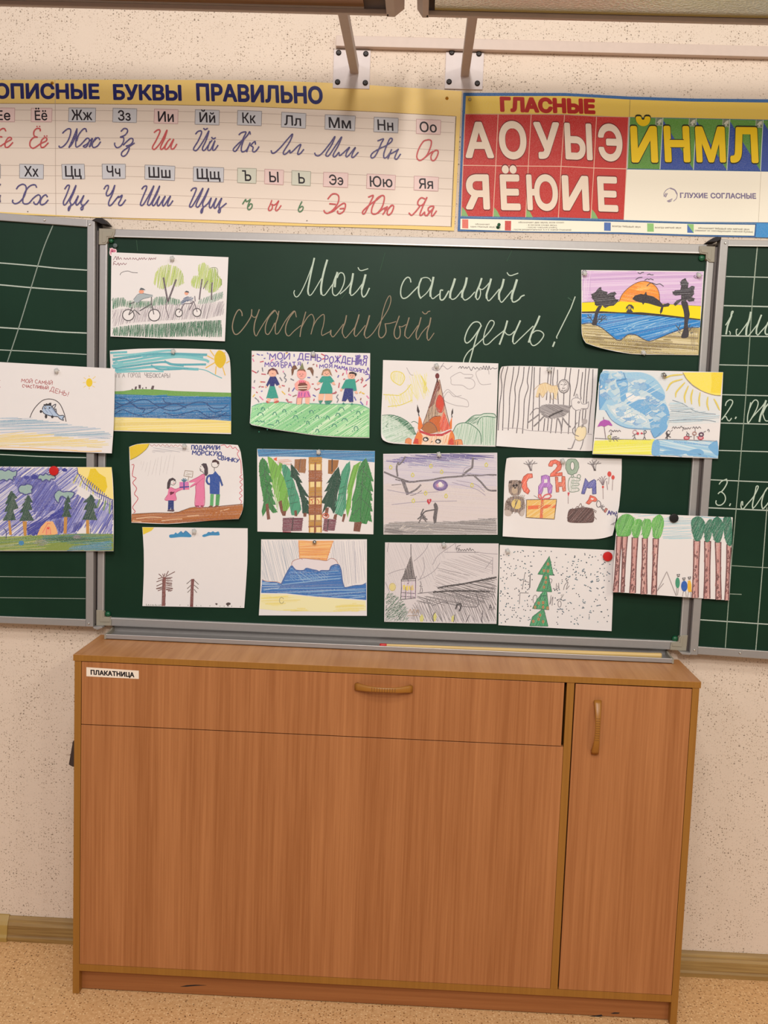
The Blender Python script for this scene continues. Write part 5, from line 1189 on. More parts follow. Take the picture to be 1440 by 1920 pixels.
fir(G[0], '1245 165 1275 240 1300 330 1328 420 1300 415 1325 530 1295 520 1318 630 1290 625 1318 745 1290 740 1312 860 1270 840 1250 880 1160 860 1060 850 1090 740 1100 600 1130 500 1150 330 1190 220')
s.line((30, 92, 52), 1.1, '140 190 160 400 200 600 250 740/150 300 195 350/160 400 215 470/165 450 120 500/180 520 235 590/150 330 105 380/190 600 145 660/1235 180 1205 420 1190 700 1185 850/1215 300 1300 400/1210 420 1160 480/1205 450 1310 560/1200 560 1120 660/1195 600 1310 720/1190 700 1090 780/1230 250 1160 330')
s.line((20, 100, 70), 1.0, '380 420 440 400/395 500 470 480/410 580 490 560/425 660 510 640/930 640 980 600/960 500 1020 470/945 560 1010 540', False); s.hatch((G[2], (90, 170, 140)), '910 640 1000 560 1010 780 920 770', 70, 3, 1.4, 0.8, 6)
TK = (118, 62, 38)
for q in ('160 665 190 655 212 825 178 832', '300 640 335 620 350 740 385 735 375 790 345 790 322 740', '470 735 498 730 502 795 475 792', '568 760 605 758 600 798 570 800', '808 705 845 700 830 800 800 790', '905 775 935 770 925 830 890 820', '1000 768 1028 772 1005 858 985 850', '1120 860 1200 855 1180 962 1110 955'): s.fill(TK, q, False, 0.25)
s.fill((122, 68, 82), '350 812 565 812 550 952 345 955/795 825 925 828 905 950 780 945'); s.hatch(((106, 54, 70), (134, 80, 94)), '350 812 565 812 550 952 345 955', 3, 2.2, 1.7, .8, 4, .4); s.hatch(((106, 54, 70), (134, 80, 94)), '795 825 925 828 905 950 780 945', 3, 2.2, 1.7, .8, 4, .4); s.line((50, 22, 30), 1.6, '460 812 445 950/840 828 828 942', False); s.line((150, 30, 60), 1.4, '350 962 480 966/800 950 830 955', False)
# central tower of squares
O, Cr, Sn = (190, 138, 54), (238, 214, 150), (160, 92, 48)
for y0, y1, c in ((155, 232, O), (232, 298, Cr), (298, 415, Sn), (415, 480, Cr), (480, 585, O), (585, 665, Cr), (665, 772, Sn), (772, 835, Cr), (835, 905, O), (905, 970, Cr)):
    s.fill(c, [(628+y0*0.0, y0), (770, y0), (768, y1), (628, y1)]); 
    if c is Cr: s.fill(O, [(628, y0), (642, y0), (642, y1), (628, y1)]); s.fill(O, [(756, y0), (770, y0), (768, y1), (754, y1)]); s.fill(Sn, [(688, y0), (708, y0), (708, y1), (688, y1)])
    else: s.hatch((c, tuple(int(v*0.88) for v in c)), [(628, y0+2), (769, y0+2), (768, y1-2), (628, y1-2)], 4, 2.4, 1.5, 0.8, 3, 0.4)
s.line((140, 72, 34), 2.0, '630 415 768 412/632 588 768 585/630 775 768 770/628 908 765 905/700 220 698 500 695 760 690 970', False); s.line((200, 90, 50), 1.2, '650 610 670 640 660 655/720 610 740 640 730 655/650 620 680 605')
s.ring((206, 90, 50), 1.2, 810, 790, 34, 26); s.dots((206, 80, 50), 2.4, '795 785 812 795 826 786'); s.hatch(((236, 170, 140),), '290 180 440 180 440 240 300 240', 4, 2.6, 0.7, .6, 6, .5); s.fill((230, 96, 50), '245 175 265 165 285 158 280 180 288 195 262 190')
done(s)

# 9 wave
s = drawing((470, 995, 6.0), '118 98 1308 97 1307 958 92 953', 'drawing of a big blue wave with an orange block above and yellow sand below', {'left': '114 500 105 720'}, lift=0.003)
s.hatch(((176, 184, 196), (150, 164, 182), (196, 200, 206)), '120 110 540 110 550 300 460 370 420 470 345 600 280 575 125 550', 104, 2.4, 1.0, 1, 14, .6, 8); s.hatch(((196, 192, 202), (176, 176, 188)), '920 110 1300 110 1290 560 1050 620 1010 420 980 370 900 310', 95, 3.0, 1.0, 1, 20, .6, 8)
s.fill((240, 186, 112), '540 115 925 112 850 335 700 322 552 312'); s.hatch(((236, 160, 74), (244, 190, 120), (230, 148, 60)), '540 115 925 112 850 335 700 322 552 312', 2, 1.7, 1.8, 1, 10, .5, 10); s.line((226, 144, 80), 1.2, '540 120 552 312/922 125 850 338', False)
WB = ((48, 112, 184), (64, 132, 200), (38, 98, 170))
s.fill(WB[0], '345 602 400 490 450 402 470 402 500 440 580 450 625 425 680 440 740 450 780 460 880 450 910 400 990 390 1020 480 1040 610 1065 640 1170 618 1300 600 1302 780 1180 770 730 740 400 705 118 700 130 555 180 570 280 575')
s.hatch((WB[1], WB[2], (120, 170, 214)), '345 610 450 420 580 460 780 470 980 400 1040 620 1170 630 1298 610 1298 770 730 730 125 690 135 570 280 585', 3, 2.6, 1.6, 1, 14, .5, 14); s.hatch(((130, 180, 216), (96, 156, 208)), '440 480 560 460 760 480 880 470 860 560 600 570 440 560', 140, 4, 1.0, 1, 8, .5, 20); s.hatch(((170, 200, 226),), '130 570 300 585 330 660 140 680', 3, 4.4, 1.1, 1, 12, .5)
s.fill((228, 218, 222), '460 395 470 350 520 322 600 312 700 322 770 328 850 338 900 312 950 325 982 370 985 388 915 396 895 440 820 442 770 455 700 436 630 420 600 442 520 442 480 410')
s.line((170, 120, 110), 0.9, '460 395 470 350 520 322 600 312 700 322 770 328 850 338 900 312 950 325 982 370 985 388/345 600 300 578 180 570 130 552/570 310 580 325'); s.line((40, 92, 160), 2.0, '345 602 400 490 455 402 480 415 510 445 590 450 630 425 700 442 740 448 770 462 800 450 880 450 910 400 985 385 1015 450 1030 560 1045 620'); s.line((40, 92, 160), 1.3, '1045 620 1065 640 1170 618 1250 612 1298 590')
s.fill((240, 232, 180), '108 712 400 716 730 748 1000 765 1290 792 1300 900 900 915 300 900 102 880'); s.hatch(((240, 226, 140), (236, 218, 110)), '110 730 420 735 560 780 250 850 108 800', 3, 2.4, 2.2, 1, 30, .6); s.hatch(((240, 226, 140), (236, 218, 110)), '960 850 1180 810 1290 850 1200 905 950 905', 2, 2.4, 2.2, 1, 24, .6); s.hatch(((238, 222, 130),), '350 890 600 870 660 905 400 905', 2, 2.2, 2); s.ring((150, 146, 110), 0.8, 348, 785, 24, 34, 20, 330)
done(s)

# 10 castle
s = drawing((700, 660, 5.76), '105 87 1350 123 1320 1022 84 890', 'drawing of an orange castle head with a tall pointed tower between green bushes', {'bottom': '92 935 130 965 220 988 500 1002 900 1012', 'left': '98 400 84 700'}, lift=0.003, curls=((0, 1, .018, .35),))
Y1 = ((232, 224, 130), (236, 230, 160))
s.hatch(Y1, '195 230 260 210 320 230 335 290 295 355 230 335 195 290', 80, 2, 1.4, 1, 6, .6); s.line((226, 208, 60), 1.1, '295 356 240 335 200 300 190 250 215 215 270 212 320 235 338 290 295 356'); s.hatch(Y1, '400 235 580 240 580 480 430 530 300 560 200 600 110 460 290 450 400 350', 105, 2.6, 1.3, 1, 20, .7, 20); s.hatch(((226, 214, 70),), '530 320 580 320 570 450 540 440', 88, 1.8, 1.2); s.line((222, 208, 80), 1.2, '290 462 350 420 405 350/110 460 200 465 280 470/160 590 300 570 420 520/520 260 560 340 575 420')
s.line((176, 168, 170), 0.8, '840 270 930 220 980 240 1070 245 1060 275 985 280 1060 290 1095 330 1085 380 1030 400 960 360 850 350 840 300 840 270/1250 240 1240 195 1180 185 1110 220 1130 300 1170 350 1270 345/745 460 800 405 850 440 900 480 1010 520 1025 588 960 585 885 575 790 540 760 500 810 430 870 480 950 470/360 170 400 240 430 250'); s.line((150, 142, 150), 0.8, '640 165 640 190 700 200 750 150 800 185 850 152/690 200 660 150 650 190/760 120 730 160')
s.line((96, 88, 96), 0.9, '920 175 940 155 950 178 965 155 985 178 1000 160 1010 180 1030 158 1045 182 1060 200 1080 160 1100 185 1120 165 1140 188 1160 165 1180 185 1190 150 1210 190 1220 150 1240 190 1250 150 1262 188 1290 170 1310 182 1345 172')
GB = ((150, 190, 160), (176, 206, 184), (120, 172, 140))
s.fill((206, 222, 208), '88 685 190 680 300 710 400 780 440 850 450 920 420 940 380 935 340 985 150 965 88 880', False, .3); s.hatch(GB, '88 700 200 690 330 740 420 820 445 910 350 980 150 955 90 870', 20, 2.0, 1.1, 1, 14, .6, 16); s.hatch(((36, 110, 76), (52, 126, 92)), '150 680 260 690 350 740 440 830 460 900 420 880 340 800 240 730', 28, 1.5, 1.4, .8, 8, .3); s.line((60, 110, 84), 0.9, '88 685 190 680 300 710 400 780 460 890/160 770 135 800 150 810/410 760 440 750 480 770 490 800')
s.fill((206, 222, 208), '860 860 900 790 970 765 1050 780 1130 840 1165 900 1170 1005 960 1000 880 960', False, .3); s.hatch(GB, '865 860 960 775 1060 790 1140 850 1165 1000 950 995', 80, 2.6, 1.1, 1, 10, .6); s.fill((206, 222, 208), '1000 765 1080 690 1160 680 1200 665 1300 668 1325 720 1318 1010 1175 1010 1160 880 1090 790', False, .3); s.hatch(GB, '1120 790 1160 720 1230 690 1320 710 1318 1000 1180 1000 1150 860', 88, 2.2, 1.2, 1, 10, .6); s.line((60, 120, 90), 1.2, '860 860 900 790 970 765 1050 780 1130 840 1160 900 1165 990/990 765 1080 690 1160 680 1200 665 1300 668 1325 700/1120 780 1160 710 1230 695 1320 710'); s.hatch(((50, 120, 86),), '980 765 1080 700 1150 700 1110 780', 30, 2.4, 1.2)
OR, RE, BW = (232, 120, 50), (210, 72, 56), (130, 64, 50)
s.fill((206, 176, 150), '690 300 715 300 760 560 830 830 700 880 530 800 600 600'); s.fill(BW, '690 300 715 330 720 400 680 440 660 560 600 610 640 470'); s.hatch(((120, 60, 50), (150, 84, 66)), '690 300 720 390 660 560 600 610', 70, 1.8, 1.2); s.hatch(((150, 120, 92), (120, 96, 76)), '600 600 670 560 720 640 640 760 540 800', 80, 2.2, 1.1, .8, 6, .5); s.disc((212, 70, 50), 718, 560, 42, 98); s.line((170, 50, 40), 1.0, '700 470 675 560 700 640 740 650 765 600 750 500 710 460')
s.fill((202, 100, 40), '600 740 650 700 720 690 760 720 740 800 720 860 600 850'); s.fill((176, 110, 62), '520 830 560 770 610 755 670 800 690 860 600 880', True); s.fill((226, 90, 66), '760 640 800 740 835 830 740 860 715 800 735 700'); s.hatch(((200, 70, 50), (236, 120, 90)), '760 640 800 740 835 830 740 860 715 800 735 700', 75, 2.2, 1.2); s.line((110, 60, 46), 1.0, '690 300 600 600 530 800/715 300 770 560 835 830/600 740 650 700 720 690/520 830 560 770 610 755 670 800 690 860')
s.disc((110, 34, 36), 691, 258, 22, 30); s.fill((90, 60, 60), '684 290 698 290 700 330 682 330')
s.fill(OR, '492 685 515 720 535 800 500 850 480 830/850 700 825 760 830 830 848 830'); s.fill((46, 34, 36), '475 565 500 640 490 672 470 635/860 605 862 660 840 692 845 640'); s.line((46, 34, 36), 1.4, '488 670 494 690/850 690 848 705', False)
s.fill((240, 214, 190), '492 840 600 895 740 900 850 850 872 920 868 1005 430 1000 432 975 470 880'); s.fill((232, 130, 60), '470 880 500 850 530 900 520 1000 430 995/830 870 850 850 876 920 868 1005 800 1000 812 940'); s.fill(RE, '428 985 450 930 485 940 490 995/815 960 850 925 868 960 866 1003 812 1002'); s.hatch(((232, 150, 84), (240, 180, 130)), '530 905 800 900 800 1000 525 995', 78, 4.2, 1.6, 1, 20, .6)
s.fill((196, 62, 70), '492 838 520 850 620 885 740 882 840 838 845 855 745 908 610 908 500 870'); s.fill((232, 150, 96), '345 985 352 945 385 930 415 950 412 1000/868 1005 866 965 900 948 950 950 965 1000'); s.line((120, 60, 50), 1.0, '370 955 368 985/388 950 386 985/402 955 400 985/885 970 882 1003/912 965 908 1003', False); s.line((200, 100, 50), 0.9, '345 985 352 945 385 930 415 950/866 965 900 948 950 950 965 1000/492 840 470 880 430 985/850 850 876 920 868 1003')
for x, y in ((566, 942), (700, 964)):
    s.disc((52, 46, 46), x, y, 32, 25); s.disc((226, 222, 220), x-2, y+2, 18, 14); s.disc((60, 56, 60), x+10, y-8, 8, 6)
s.dots((60, 40, 40), 1.8, '628 972 636 966')
done(s)

# 11 night sky
s = drawing((700, 835, 5.76), '107 92 1338 80 1342 965 110 963', 'drawing of a violet night sky with grey branches and two tiny dark figures', lift=0.002)
V = ((112, 104, 160), (140, 132, 178), (92, 84, 148))
s.fill((212, 204, 214), '110 96 1335 84 1338 440 900 430 600 400 112 420', False, .5); s.fill((216, 204, 204), '112 420 600 400 900 430 1338 440 1340 800 850 830 400 820 114 850', False, .5); s.fill((176, 170, 170), '114 855 400 820 850 828 1330 788 1338 960 114 960', False, .6)
s.hatch(((196, 188, 208), (176, 170, 200), (206, 198, 210)), '115 100 1330 90 1335 480 900 470 600 380 300 400 115 300', 176, 2.3, 1.3, 1, 20, .6, 8); s.hatch(V, '140 170 350 120 700 90 1000 95 1300 110 1290 135 1050 150 800 170 500 180 250 190', 175, 1.4, 1.6, .8, 12, .4, 6); s.hatch((V[1], (160, 166, 196)), '380 150 1050 150 1040 220 800 240 500 220 380 240', 172, 1.9, 1.2, 1, 12, .6)
s.hatch(((206, 194, 200), (212, 200, 196)), '115 400 600 420 1330 430 1335 780 120 800', 176, 5.0, 1.0, 1, 30, .7, 8)
K = (92, 84, 92)
for q, w_ in (('120 290 200 325 300 365 400 395 500 385 620 375 750 350 900 338 1000 328', 2.6), ('270 185 252 240 262 330', 2.6), ('345 125 310 180 275 210', 2.2), ('320 380 340 440 370 520', 5), ('370 525 420 500 465 475 510 430', 2.6), ('1075 140 1070 220 1060 245 1000 290 965 325', 3.0), ('1000 325 1150 325 1250 318 1342 320', 2.2), ('1095 335 1160 395 1240 480 1325 490', 2.6), ('240 370 400 400 540 380', 1.4), ('300 420 200 430', 0.9), ('400 540 450 530 520 490', 0.8)): s.line(K, w_, q, True, .5)
s.line((160, 150, 170), 0.8, '960 320 990 250 1060 220/960 345 1050 300/900 380 1100 420 1200 500/850 400 1100 470 1210 540/640 290 900 300 1300 330/150 480 400 520 700 500/200 640 500 610 900 600')
s.ring((96, 72, 140), 3.4, 724, 432, 68, 48, 0, 360, .4); s.ring((132, 108, 168), 2.6, 722, 430, 50, 34, 0, 360, .4); s.disc((212, 150, 176), 694, 432, 14, 20, .3); s.disc((236, 230, 226), 722, 420, 22, 26)
SY = (214, 206, 70)
for x, y in ((188, 238), (622, 225), (425, 322), (738, 288), (1065, 432), (1220, 212), (565, 518), (785, 548), (432, 600)):
    s.ring(SY, 1.1, x, y, 14, 18); s.line(SY, .9, [(x-4, y-20), (x+2, y-26)], False)
s.disc((196, 40, 60), 592, 602, 13, 22); s.disc((196, 40, 60), 616, 590, 12, 12); s.fill((196, 40, 60), '582 612 628 598 600 642'); s.line((232, 190, 190), 0.8, '600 590 605 610', False)
s.fill((82, 76, 80), '650 640 668 615 690 640 700 680 690 740 680 830 655 848 645 780 660 690', False, .3); s.line((82, 76, 80), 1.8, '660 695 600 705 560 715 530 745/540 690 525 720 515 748 530 752 545 725/530 752 500 780 482 795/540 760 560 790 580 800/520 770 500 820 485 850/550 780 560 810 575 828/530 760 545 800', True, .3); s.hatch(((82, 76, 80),), '525 760 550 755 575 800 500 800', 60, 1.8, 1.3)
s.hatch(((140, 134, 134), (112, 106, 108), (160, 152, 150)), '115 860 250 825 400 815 650 835 850 825 1000 805 1330 785 1335 950 118 955', 177, 1.9, 1.3, 1, 20, .6, 8); s.hatch(((104, 98, 100),), '120 895 260 890 330 930 120 945', 176, 1.8, 1.3, 1, 16, .5); s.line((206, 198, 192), 1.0, '290 905 345 870/330 920 410 890/440 945 480 920/600 900 640 915/930 905 980 920/330 860 300 890/600 860 560 880', False)
r = np.random.default_rng(5); s.dots((232, 226, 228), 1.2, [(r.uniform(250, 1100), r.uniform(110, 220)) for i in range(60)], 0)
done(s)

# 12 tower sketch
s = drawing((700, 1000, 5.76), '127 98 1353 110 1330 978 118 955', 'grey pencil sketch of a spired tower beside a long dark roof', {'right': '1350 400 1338 700'}, lift=0.003)
s.fill((214, 206, 208), '130 101 1350 113 1328 975 121 952', False, .6)
s.hatch(((202, 194, 196), (186, 180, 184)), '130 105 850 110 700 400 600 600 480 520 440 300 400 240 300 460 240 620 130 640', 112, 3.2, .9, 1, 20, .6, 10); s.hatch(((150, 142, 146), (176, 168, 172), (120, 112, 116)), '640 560 740 290 1150 215 1300 260 1280 420 900 540 700 590', 160, 3.6, .9, 1, 26, .6, 10)
s.line((150, 142, 150), 0.8, '595 105 575 160 520 230 440 300/160 440 250 405 340 385/480 505 560 470 640 420 680 380 720 320/535 260 550 330 545 410 500 500/880 110 700 240 640 340/890 110 885 180/770 205 1140 205/1140 205 1200 215 1350 225/165 105 150 200/130 530 170 620/1290 260 1285 440/1210 380 1280 290', True)
s.line((60, 54, 62), 0.9, '900 185 905 145 940 130/895 165 930 160 915 185 940 175 945 190 960 175 975 188 985 172 1000 190 1015 165 1030 188 1045 158 1055 188 1070 172 1085 185/1095 195 1100 205'); s.line((110, 104, 110), .8, '900 200 1135 206', False)
s.line((60, 54, 60), 1.0, '405 120 406 240', False); s.fill((120, 112, 112), '405 240 450 470 455 492 302 500 330 440', False, .3); s.hatch(((66, 60, 64), (96, 90, 92), (160, 150, 150)), '405 240 455 490 302 500', 100, 1.6, 1.0, .7, 6, .4); s.line((80, 72, 78), 1.0, '302 500 458 490 462 465/302 500 304 580 295 715 455 700 458 490/304 515 455 510/300 640 455 650/300 680 455 690/370 490 385 530 370 545/350 580 345 710/405 580 405 705', False)
s.hatch(((200, 160, 196), (190, 150, 190)), '302 520 455 515 455 700 300 705', 90, 4.4, .9, 1, 10, .6); s.fill((228, 204, 90), '318 560 345 556 340 610 325 612/350 575 372 560 376 620 352 615/380 575 398 562 400 610 384 612/405 570 430 555 436 612 410 618', False, .3); s.ring((206, 186, 90), 1.0, 206, 580, 33, 40); s.disc((222, 206, 120), 206, 580, 26, 34, .4); s.line((100, 92, 96), .8, '510 520 515 560 500 570 530 575/515 580 505 640 530 630 525 590')
s.hatch(((96, 126, 106), (130, 156, 138), (70, 104, 84)), '125 650 200 640 300 720 350 780 380 900 370 950 122 950', 40, 1.5, 1.1, 1.2, 8, .6, 30); r = np.random.default_rng(8); s.dots((200, 206, 200), 1.4, [(r.uniform(130, 340), r.uniform(690, 940)) for i in range(110)], 0); s.dots((60, 92, 74), 1.4, [(r.uniform(130, 340), r.uniform(680, 945)) for i in range(110)], 0)
s.hatch(((64, 58, 62), (90, 84, 86), (112, 104, 106)), '690 610 720 580 1000 540 1325 465 1320 640 1120 800 900 760 700 770 480 750 470 700 650 640', 165, 2.0, 1.1, 1, 24, .5, 10); s.line((44, 38, 42), 2.4, '700 590 800 570 950 550 1100 520 1325 475/650 635 800 625 1000 622 1250 630', True, .3)
s.hatch(((120, 112, 116), (96, 90, 94), (140, 132, 136)), '480 760 700 650 1120 660 1320 540 1325 965 760 965 400 950 440 760', 112, 2.3, 1.0, 1.1, 24, .6, 14); s.line((90, 84, 90), .9, '640 780 760 740 860 770 1120 790 1110 640/480 650 650 632'); s.line((44, 38, 42), 2.2, '905 770 890 815/905 768 945 765 945 800 930 838', True)
s.fill((212, 206, 110), '505 955 500 910 525 870 545 910 535 955/650 950 645 890 670 850 685 900 672 950/842 955 845 900 872 880 868 955', False, .4); s.line((70, 64, 70), 1.0, '650 950 645 890 670 850/880 880 868 958/1000 960 1040 880/1250 830 1265 770 1275 830/1250 800 1280 800/1290 830 1305 790/1170 960 1180 840'); s.line((170, 140, 110), .9, '370 890 480 885/380 860 400 820 410 860/420 860 440 820 450 865/460 860 480 825 490 860', True)
done(s)

# 13 zoo behind bars
s = drawing((920, 675, 6.698), '140 84 1347 107 1275 1140 70 1080', 'pencil drawing of a dog-like animal and a lion behind vertical cage bars', {'top': '250 74 600 79', 'left': '115 130 102 300 90 700', 'bottom': '600 1116 1150 1142', 'right': '1320 500'}, lift=0.003, curls=((0, 0, .016, .4), (0, 1, .010, .3)))
BR_ = (92, 84, 90)
bars = ['160 90 130 200 140 350 110 600 95 880', '215 85 185 220 165 380 160 600 150 880', '292 80 275 220 240 450 235 650 220 880', '358 82 340 200 305 340 310 480 290 700 275 860', '420 80 405 250 360 420 350 700 325 915', '485 85 460 260 470 350 425 500 415 700 400 920', '525 85 510 300 490 480 475 650 462 860', '550 85 545 250 540 450 530 700 525 880', '622 85 615 250 612 450 610 700 600 885', '728 130 715 300 700 500/680 735 665 890', '768 95 755 260 745 540/725 735 712 885', '798 95 780 260 790 400 785 550/770 740 752 915', '840 125 840 260 835 300 850 550/835 735 815 915', '950 100 930 240/920 410 915 560/905 740 885 920', '1008 95 990 260 1000 350 990 560 985 740 975 925', '1108 120 1085 300 1045 450', '1155 155 1130 400 1135 490/1070 620 1060 900', '1195 110 1175 400 1165 540/1120 650 1100 880', '1240 110 1215 330 1200 540/1160 620 1150 760', '1285 120 1275 400 1250 650 1225 915/1195 630 1185 750']
for b_ in bars: s.line(BR_, 1.3, b_)
s.line((170, 160, 164), .7, '150 855 350 858 480 885 660 895 900 910 1100 918 1270 935')
s.fill((232, 208, 160), '565 460 590 360 620 300 690 290 750 320 830 320 850 360 840 410 825 490 800 480 790 410 750 410 720 380 690 420 660 470 610 410 600 465', False, .5); s.hatch(((224, 190, 130), (236, 210, 160)), '570 460 620 300 700 290 760 320 840 330 830 420 700 400 650 450 610 410', 105, 2.4, 1.1); s.line((190, 160, 120), .8, '550 370 600 320 680 288 750 310 770 325 840 320/565 460 600 465 612 415 650 470 690 415/750 410 765 490 790 490/800 480 828 495')
s.disc((206, 200, 198), 918, 330, 66, 82, .4); s.hatch(((150, 144, 146), (176, 170, 170)), '850 310 900 250 960 245 990 320 975 400 910 420 860 390', 60, 2.2, 1.0, 1, 10); s.disc(PW, 912, 330, 46, 58); s.line(BR_, .9, '880 310 900 305/925 315 950 305/900 350 915 360 935 350/890 380 915 390 940 375'); s.ring(BR_, 1.0, 918, 330, 68, 84)
s.fill((150, 144, 146), '612 600 640 570 720 558 900 560 985 575 1020 565 1010 590 975 660 900 715 780 735 690 725 620 660', False, .5); s.hatch(((112, 106, 110), (136, 130, 134), (170, 164, 166)), '612 600 640 570 720 558 985 575 975 660 900 715 780 735 690 725 620 660', 155, 1.9, 1.2, 1, 8, .5, 10); s.line((56, 50, 54), 2.6, '735 710 800 675 900 635', True)
s.line((110, 104, 108), 2.0, '610 680 540 735 470 785/670 705 600 780 545 830/850 740 880 810 890 880/905 725 950 790 1000 840', True, .5); s.line(BR_, 1.0, '610 610 570 608 530 640 495 690/985 600 1020 568')
s.fill(PW, '1015 520 1030 490 1070 475 1120 490 1140 540 1160 555 1200 550 1230 530 1220 600 1190 620 1140 610 1130 640 1070 630 1025 590'); s.line((140, 134, 140), .9, '1015 520 1030 490 1070 475 1120 490 1140 540 1160 555 1200 550 1228 525 1225 590 1190 620 1140 610 1130 642 1115 625 1070 630 1025 590 1015 520/1070 465 1075 430 1090 435 1095 470/1150 610 1220 610'); s.ring(BR_, .9, 1105, 532, 10, 10)
s.fill((240, 222, 176), '1060 930 1090 850 1150 830 1195 850 1200 920 1170 990 1110 1015 1065 990', False, .5); s.line((160, 150, 130), .8, '1060 930 1090 850 1150 830 1195 850 1200 920 1170 990 1110 1015 1065 990 1060 930'); s.fill((170, 162, 162), '1150 750 1180 735 1212 755 1205 795 1170 808 1145 785', True, .5); s.line((120, 114, 118), 1.2, '1150 810 1145 850/1165 808 1160 840/1030 870 1035 920 1070 945 1105 958/1030 870 1060 830 1075 795 1090 790/1060 1000 1040 1060 1015 1110 970 1110/1165 1000 1145 1080 1125 1125'); s.hatch(((150, 144, 146),), '1045 1010 1070 1015 1030 1110 1010 1105', 70, 2, .8)
done(s)

# 14 watercolour whirl (hangs over the right wing)
s = drawing((1100, 680, 5.333), '165 68 1365 95 1313 960 57 915', 'watercolour of a large blue whirl beside a yellow corner sun and tiny stick people', {'left': '130 160 115 300 85 600', 'bottom': '600 932', 'right': '1345 500'}, Y=YW, lift=0.003, curls=((0, 0, .012, .3),))
WA, WB_, WC = (104, 172, 222), (150, 200, 230), (190, 216, 228)
s.fill((222, 226, 228), '160 80 700 90 960 110 1000 180 1060 260 1200 330 1340 340 1325 600 800 640 600 680 300 660 90 560 120 200', False, .3)
s.fill(WC, '170 90 400 90 600 110 700 170 780 290 780 350 830 520 810 640 720 740 640 680 450 660 280 580 180 470 130 460 125 300 140 180', True, .4)
s.fill(WB_, '140 110 220 85 240 160 220 250 290 340 310 400 250 430 200 420 260 520 380 610 560 640 640 660 560 670 400 650 280 590 180 480 130 460 125 280', True, .4); s.fill(WA, '135 130 200 85 225 120 190 220 200 300 220 330 180 400 130 460 122 300', True, .3); s.fill(WB_, '250 110 400 100 560 100 680 160 760 260 785 340 740 330 640 250 520 180 420 160 300 170', True, .4)
s.fill(WA, '300 170 400 160 410 280 400 340 370 390 340 370 330 270 305 230', True, .3); s.fill(WA, '400 400 520 360 600 370 680 420 780 410 830 520 800 600 810 640 780 690 690 750 650 700 620 570 560 510 470 460', True, .3); s.fill(WA, '430 180 560 190 700 280 780 330 760 380 700 360 600 290 480 250', True, .35)
s.fill((236, 236, 236), '400 300 500 330 600 360 520 370 440 390 400 350', True, .2); s.fill((228, 234, 236), '240 440 380 440 460 490 560 540 600 600 480 610 360 570 280 510', True, .3); s.hatch((WB_, WA, (206, 226, 236)), '200 200 700 200 780 400 650 700 300 560', 30, 8, 1.6, 1.4, 30, .6, 20); s.hatch(((196, 224, 226), (180, 214, 236)), '250 440 500 470 600 600 400 580', 110, 6, 1.6, 1.2, 20, .6, 20)
r = np.random.default_rng(4)
for i in range(46):
    a = r.uniform(0, 6.28); k = r.uniform(.45, 1.0); x, y = 470+320*k*math.cos(a)+40*math.sin(a), 380+260*k*math.sin(a)+90*math.cos(a)
    if not (130 < x < 800 and 100 < y < 700): continue
    q = [(x+r.uniform(16, 62)*math.cos(b_), y+r.uniform(10, 34)*math.sin(b_)) for b_ in np.arange(0, 6.2, .7)]
    s.fill(((92, 162, 216), (128, 186, 226), (164, 206, 232), (200, 222, 232), (112, 176, 220))[i % 5], q, True, .7)
for i in range(30):
    x, y = r.uniform(690, 1290), r.uniform(800, 930); s.line(((112, 178, 222), (176, 214, 236), (200, 226, 238))[i % 3], r.uniform(2, 5), [(x, y), (x+r.uniform(30, 120), y-r.uniform(-6, 24))], False, .7)
s.line((80, 140, 190), 0.9, '190 480 260 580 400 650 640 665/300 180 400 160/390 160 370 100/140 170 125 320 130 470/640 680 680 750 740 700')
s.hatch((WC, (186, 208, 220), (204, 220, 226)), '830 400 900 380 1100 480 1300 520 1310 560 1000 600 820 600', 3, 2.6, 1.8, 1, 24, .6, 8); s.line((130, 150, 168), .8, '860 375 960 410 1100 490 1290 515/830 580 1000 570 1200 575 1290 590/850 480 1050 500')
s.fill((246, 226, 90), '965 98 1363 97 1340 325 1250 322 1150 280 1060 220 1000 160', False, .2); s.fill((240, 214, 44), '1245 97 1363 97 1342 305 1240 300 1250 200', False, .2); s.line((150, 140, 120), .8, '962 100 1000 165 1070 235 1170 290 1270 322 1340 330')
for q in ('780 155 850 128 960 118', '800 275 850 200 955 165', '890 340 900 290 980 200', '985 395 980 330 1015 235', '1050 410 1045 340 1062 270', '1130 430 1125 370 1135 300', '1220 470 1205 410 1212 345', '1328 470 1300 410 1275 365'): s.line((226, 204, 84), 2.4, q, True, .3, .5)
s.fill((238, 236, 80), '80 780 350 770 640 765 680 765 650 920 300 915 62 910', False, .3); s.hatch(((242, 240, 130), (232, 230, 60)), '80 785 660 770 640 915 65 905', 2, 4, 2.6, 1, 40, .5)
s.fill(WB_, '680 770 720 765 1000 780 1310 785 1312 955 1000 935 650 920', False, .3); s.hatch((WA, (176, 214, 236), (206, 228, 238)), '690 775 1300 790 1308 945 660 915', 170, 3, 2.6, 1.2, 24, .5, 14); s.fill(WA, '1010 890 1100 860 1160 880 1160 920 1020 930/1220 830 1290 780 1310 800 1312 930 1230 870', True, .3); s.fill(WA, '660 800 700 770 730 800 720 920 652 915/780 880 960 890 960 920 780 910', True, .4)
s.line((120, 116, 124), .8, '75 755 300 765 640 770/700 770 900 768 1300 785', True)
s.fill((176, 80, 176), '107 642 135 590 175 568 225 580 258 625 250 632 215 622 180 640 145 630'); s.line((120, 100, 110), 1.0, '175 640 192 765/170 565 168 545', False)
SP = (84, 76, 86)
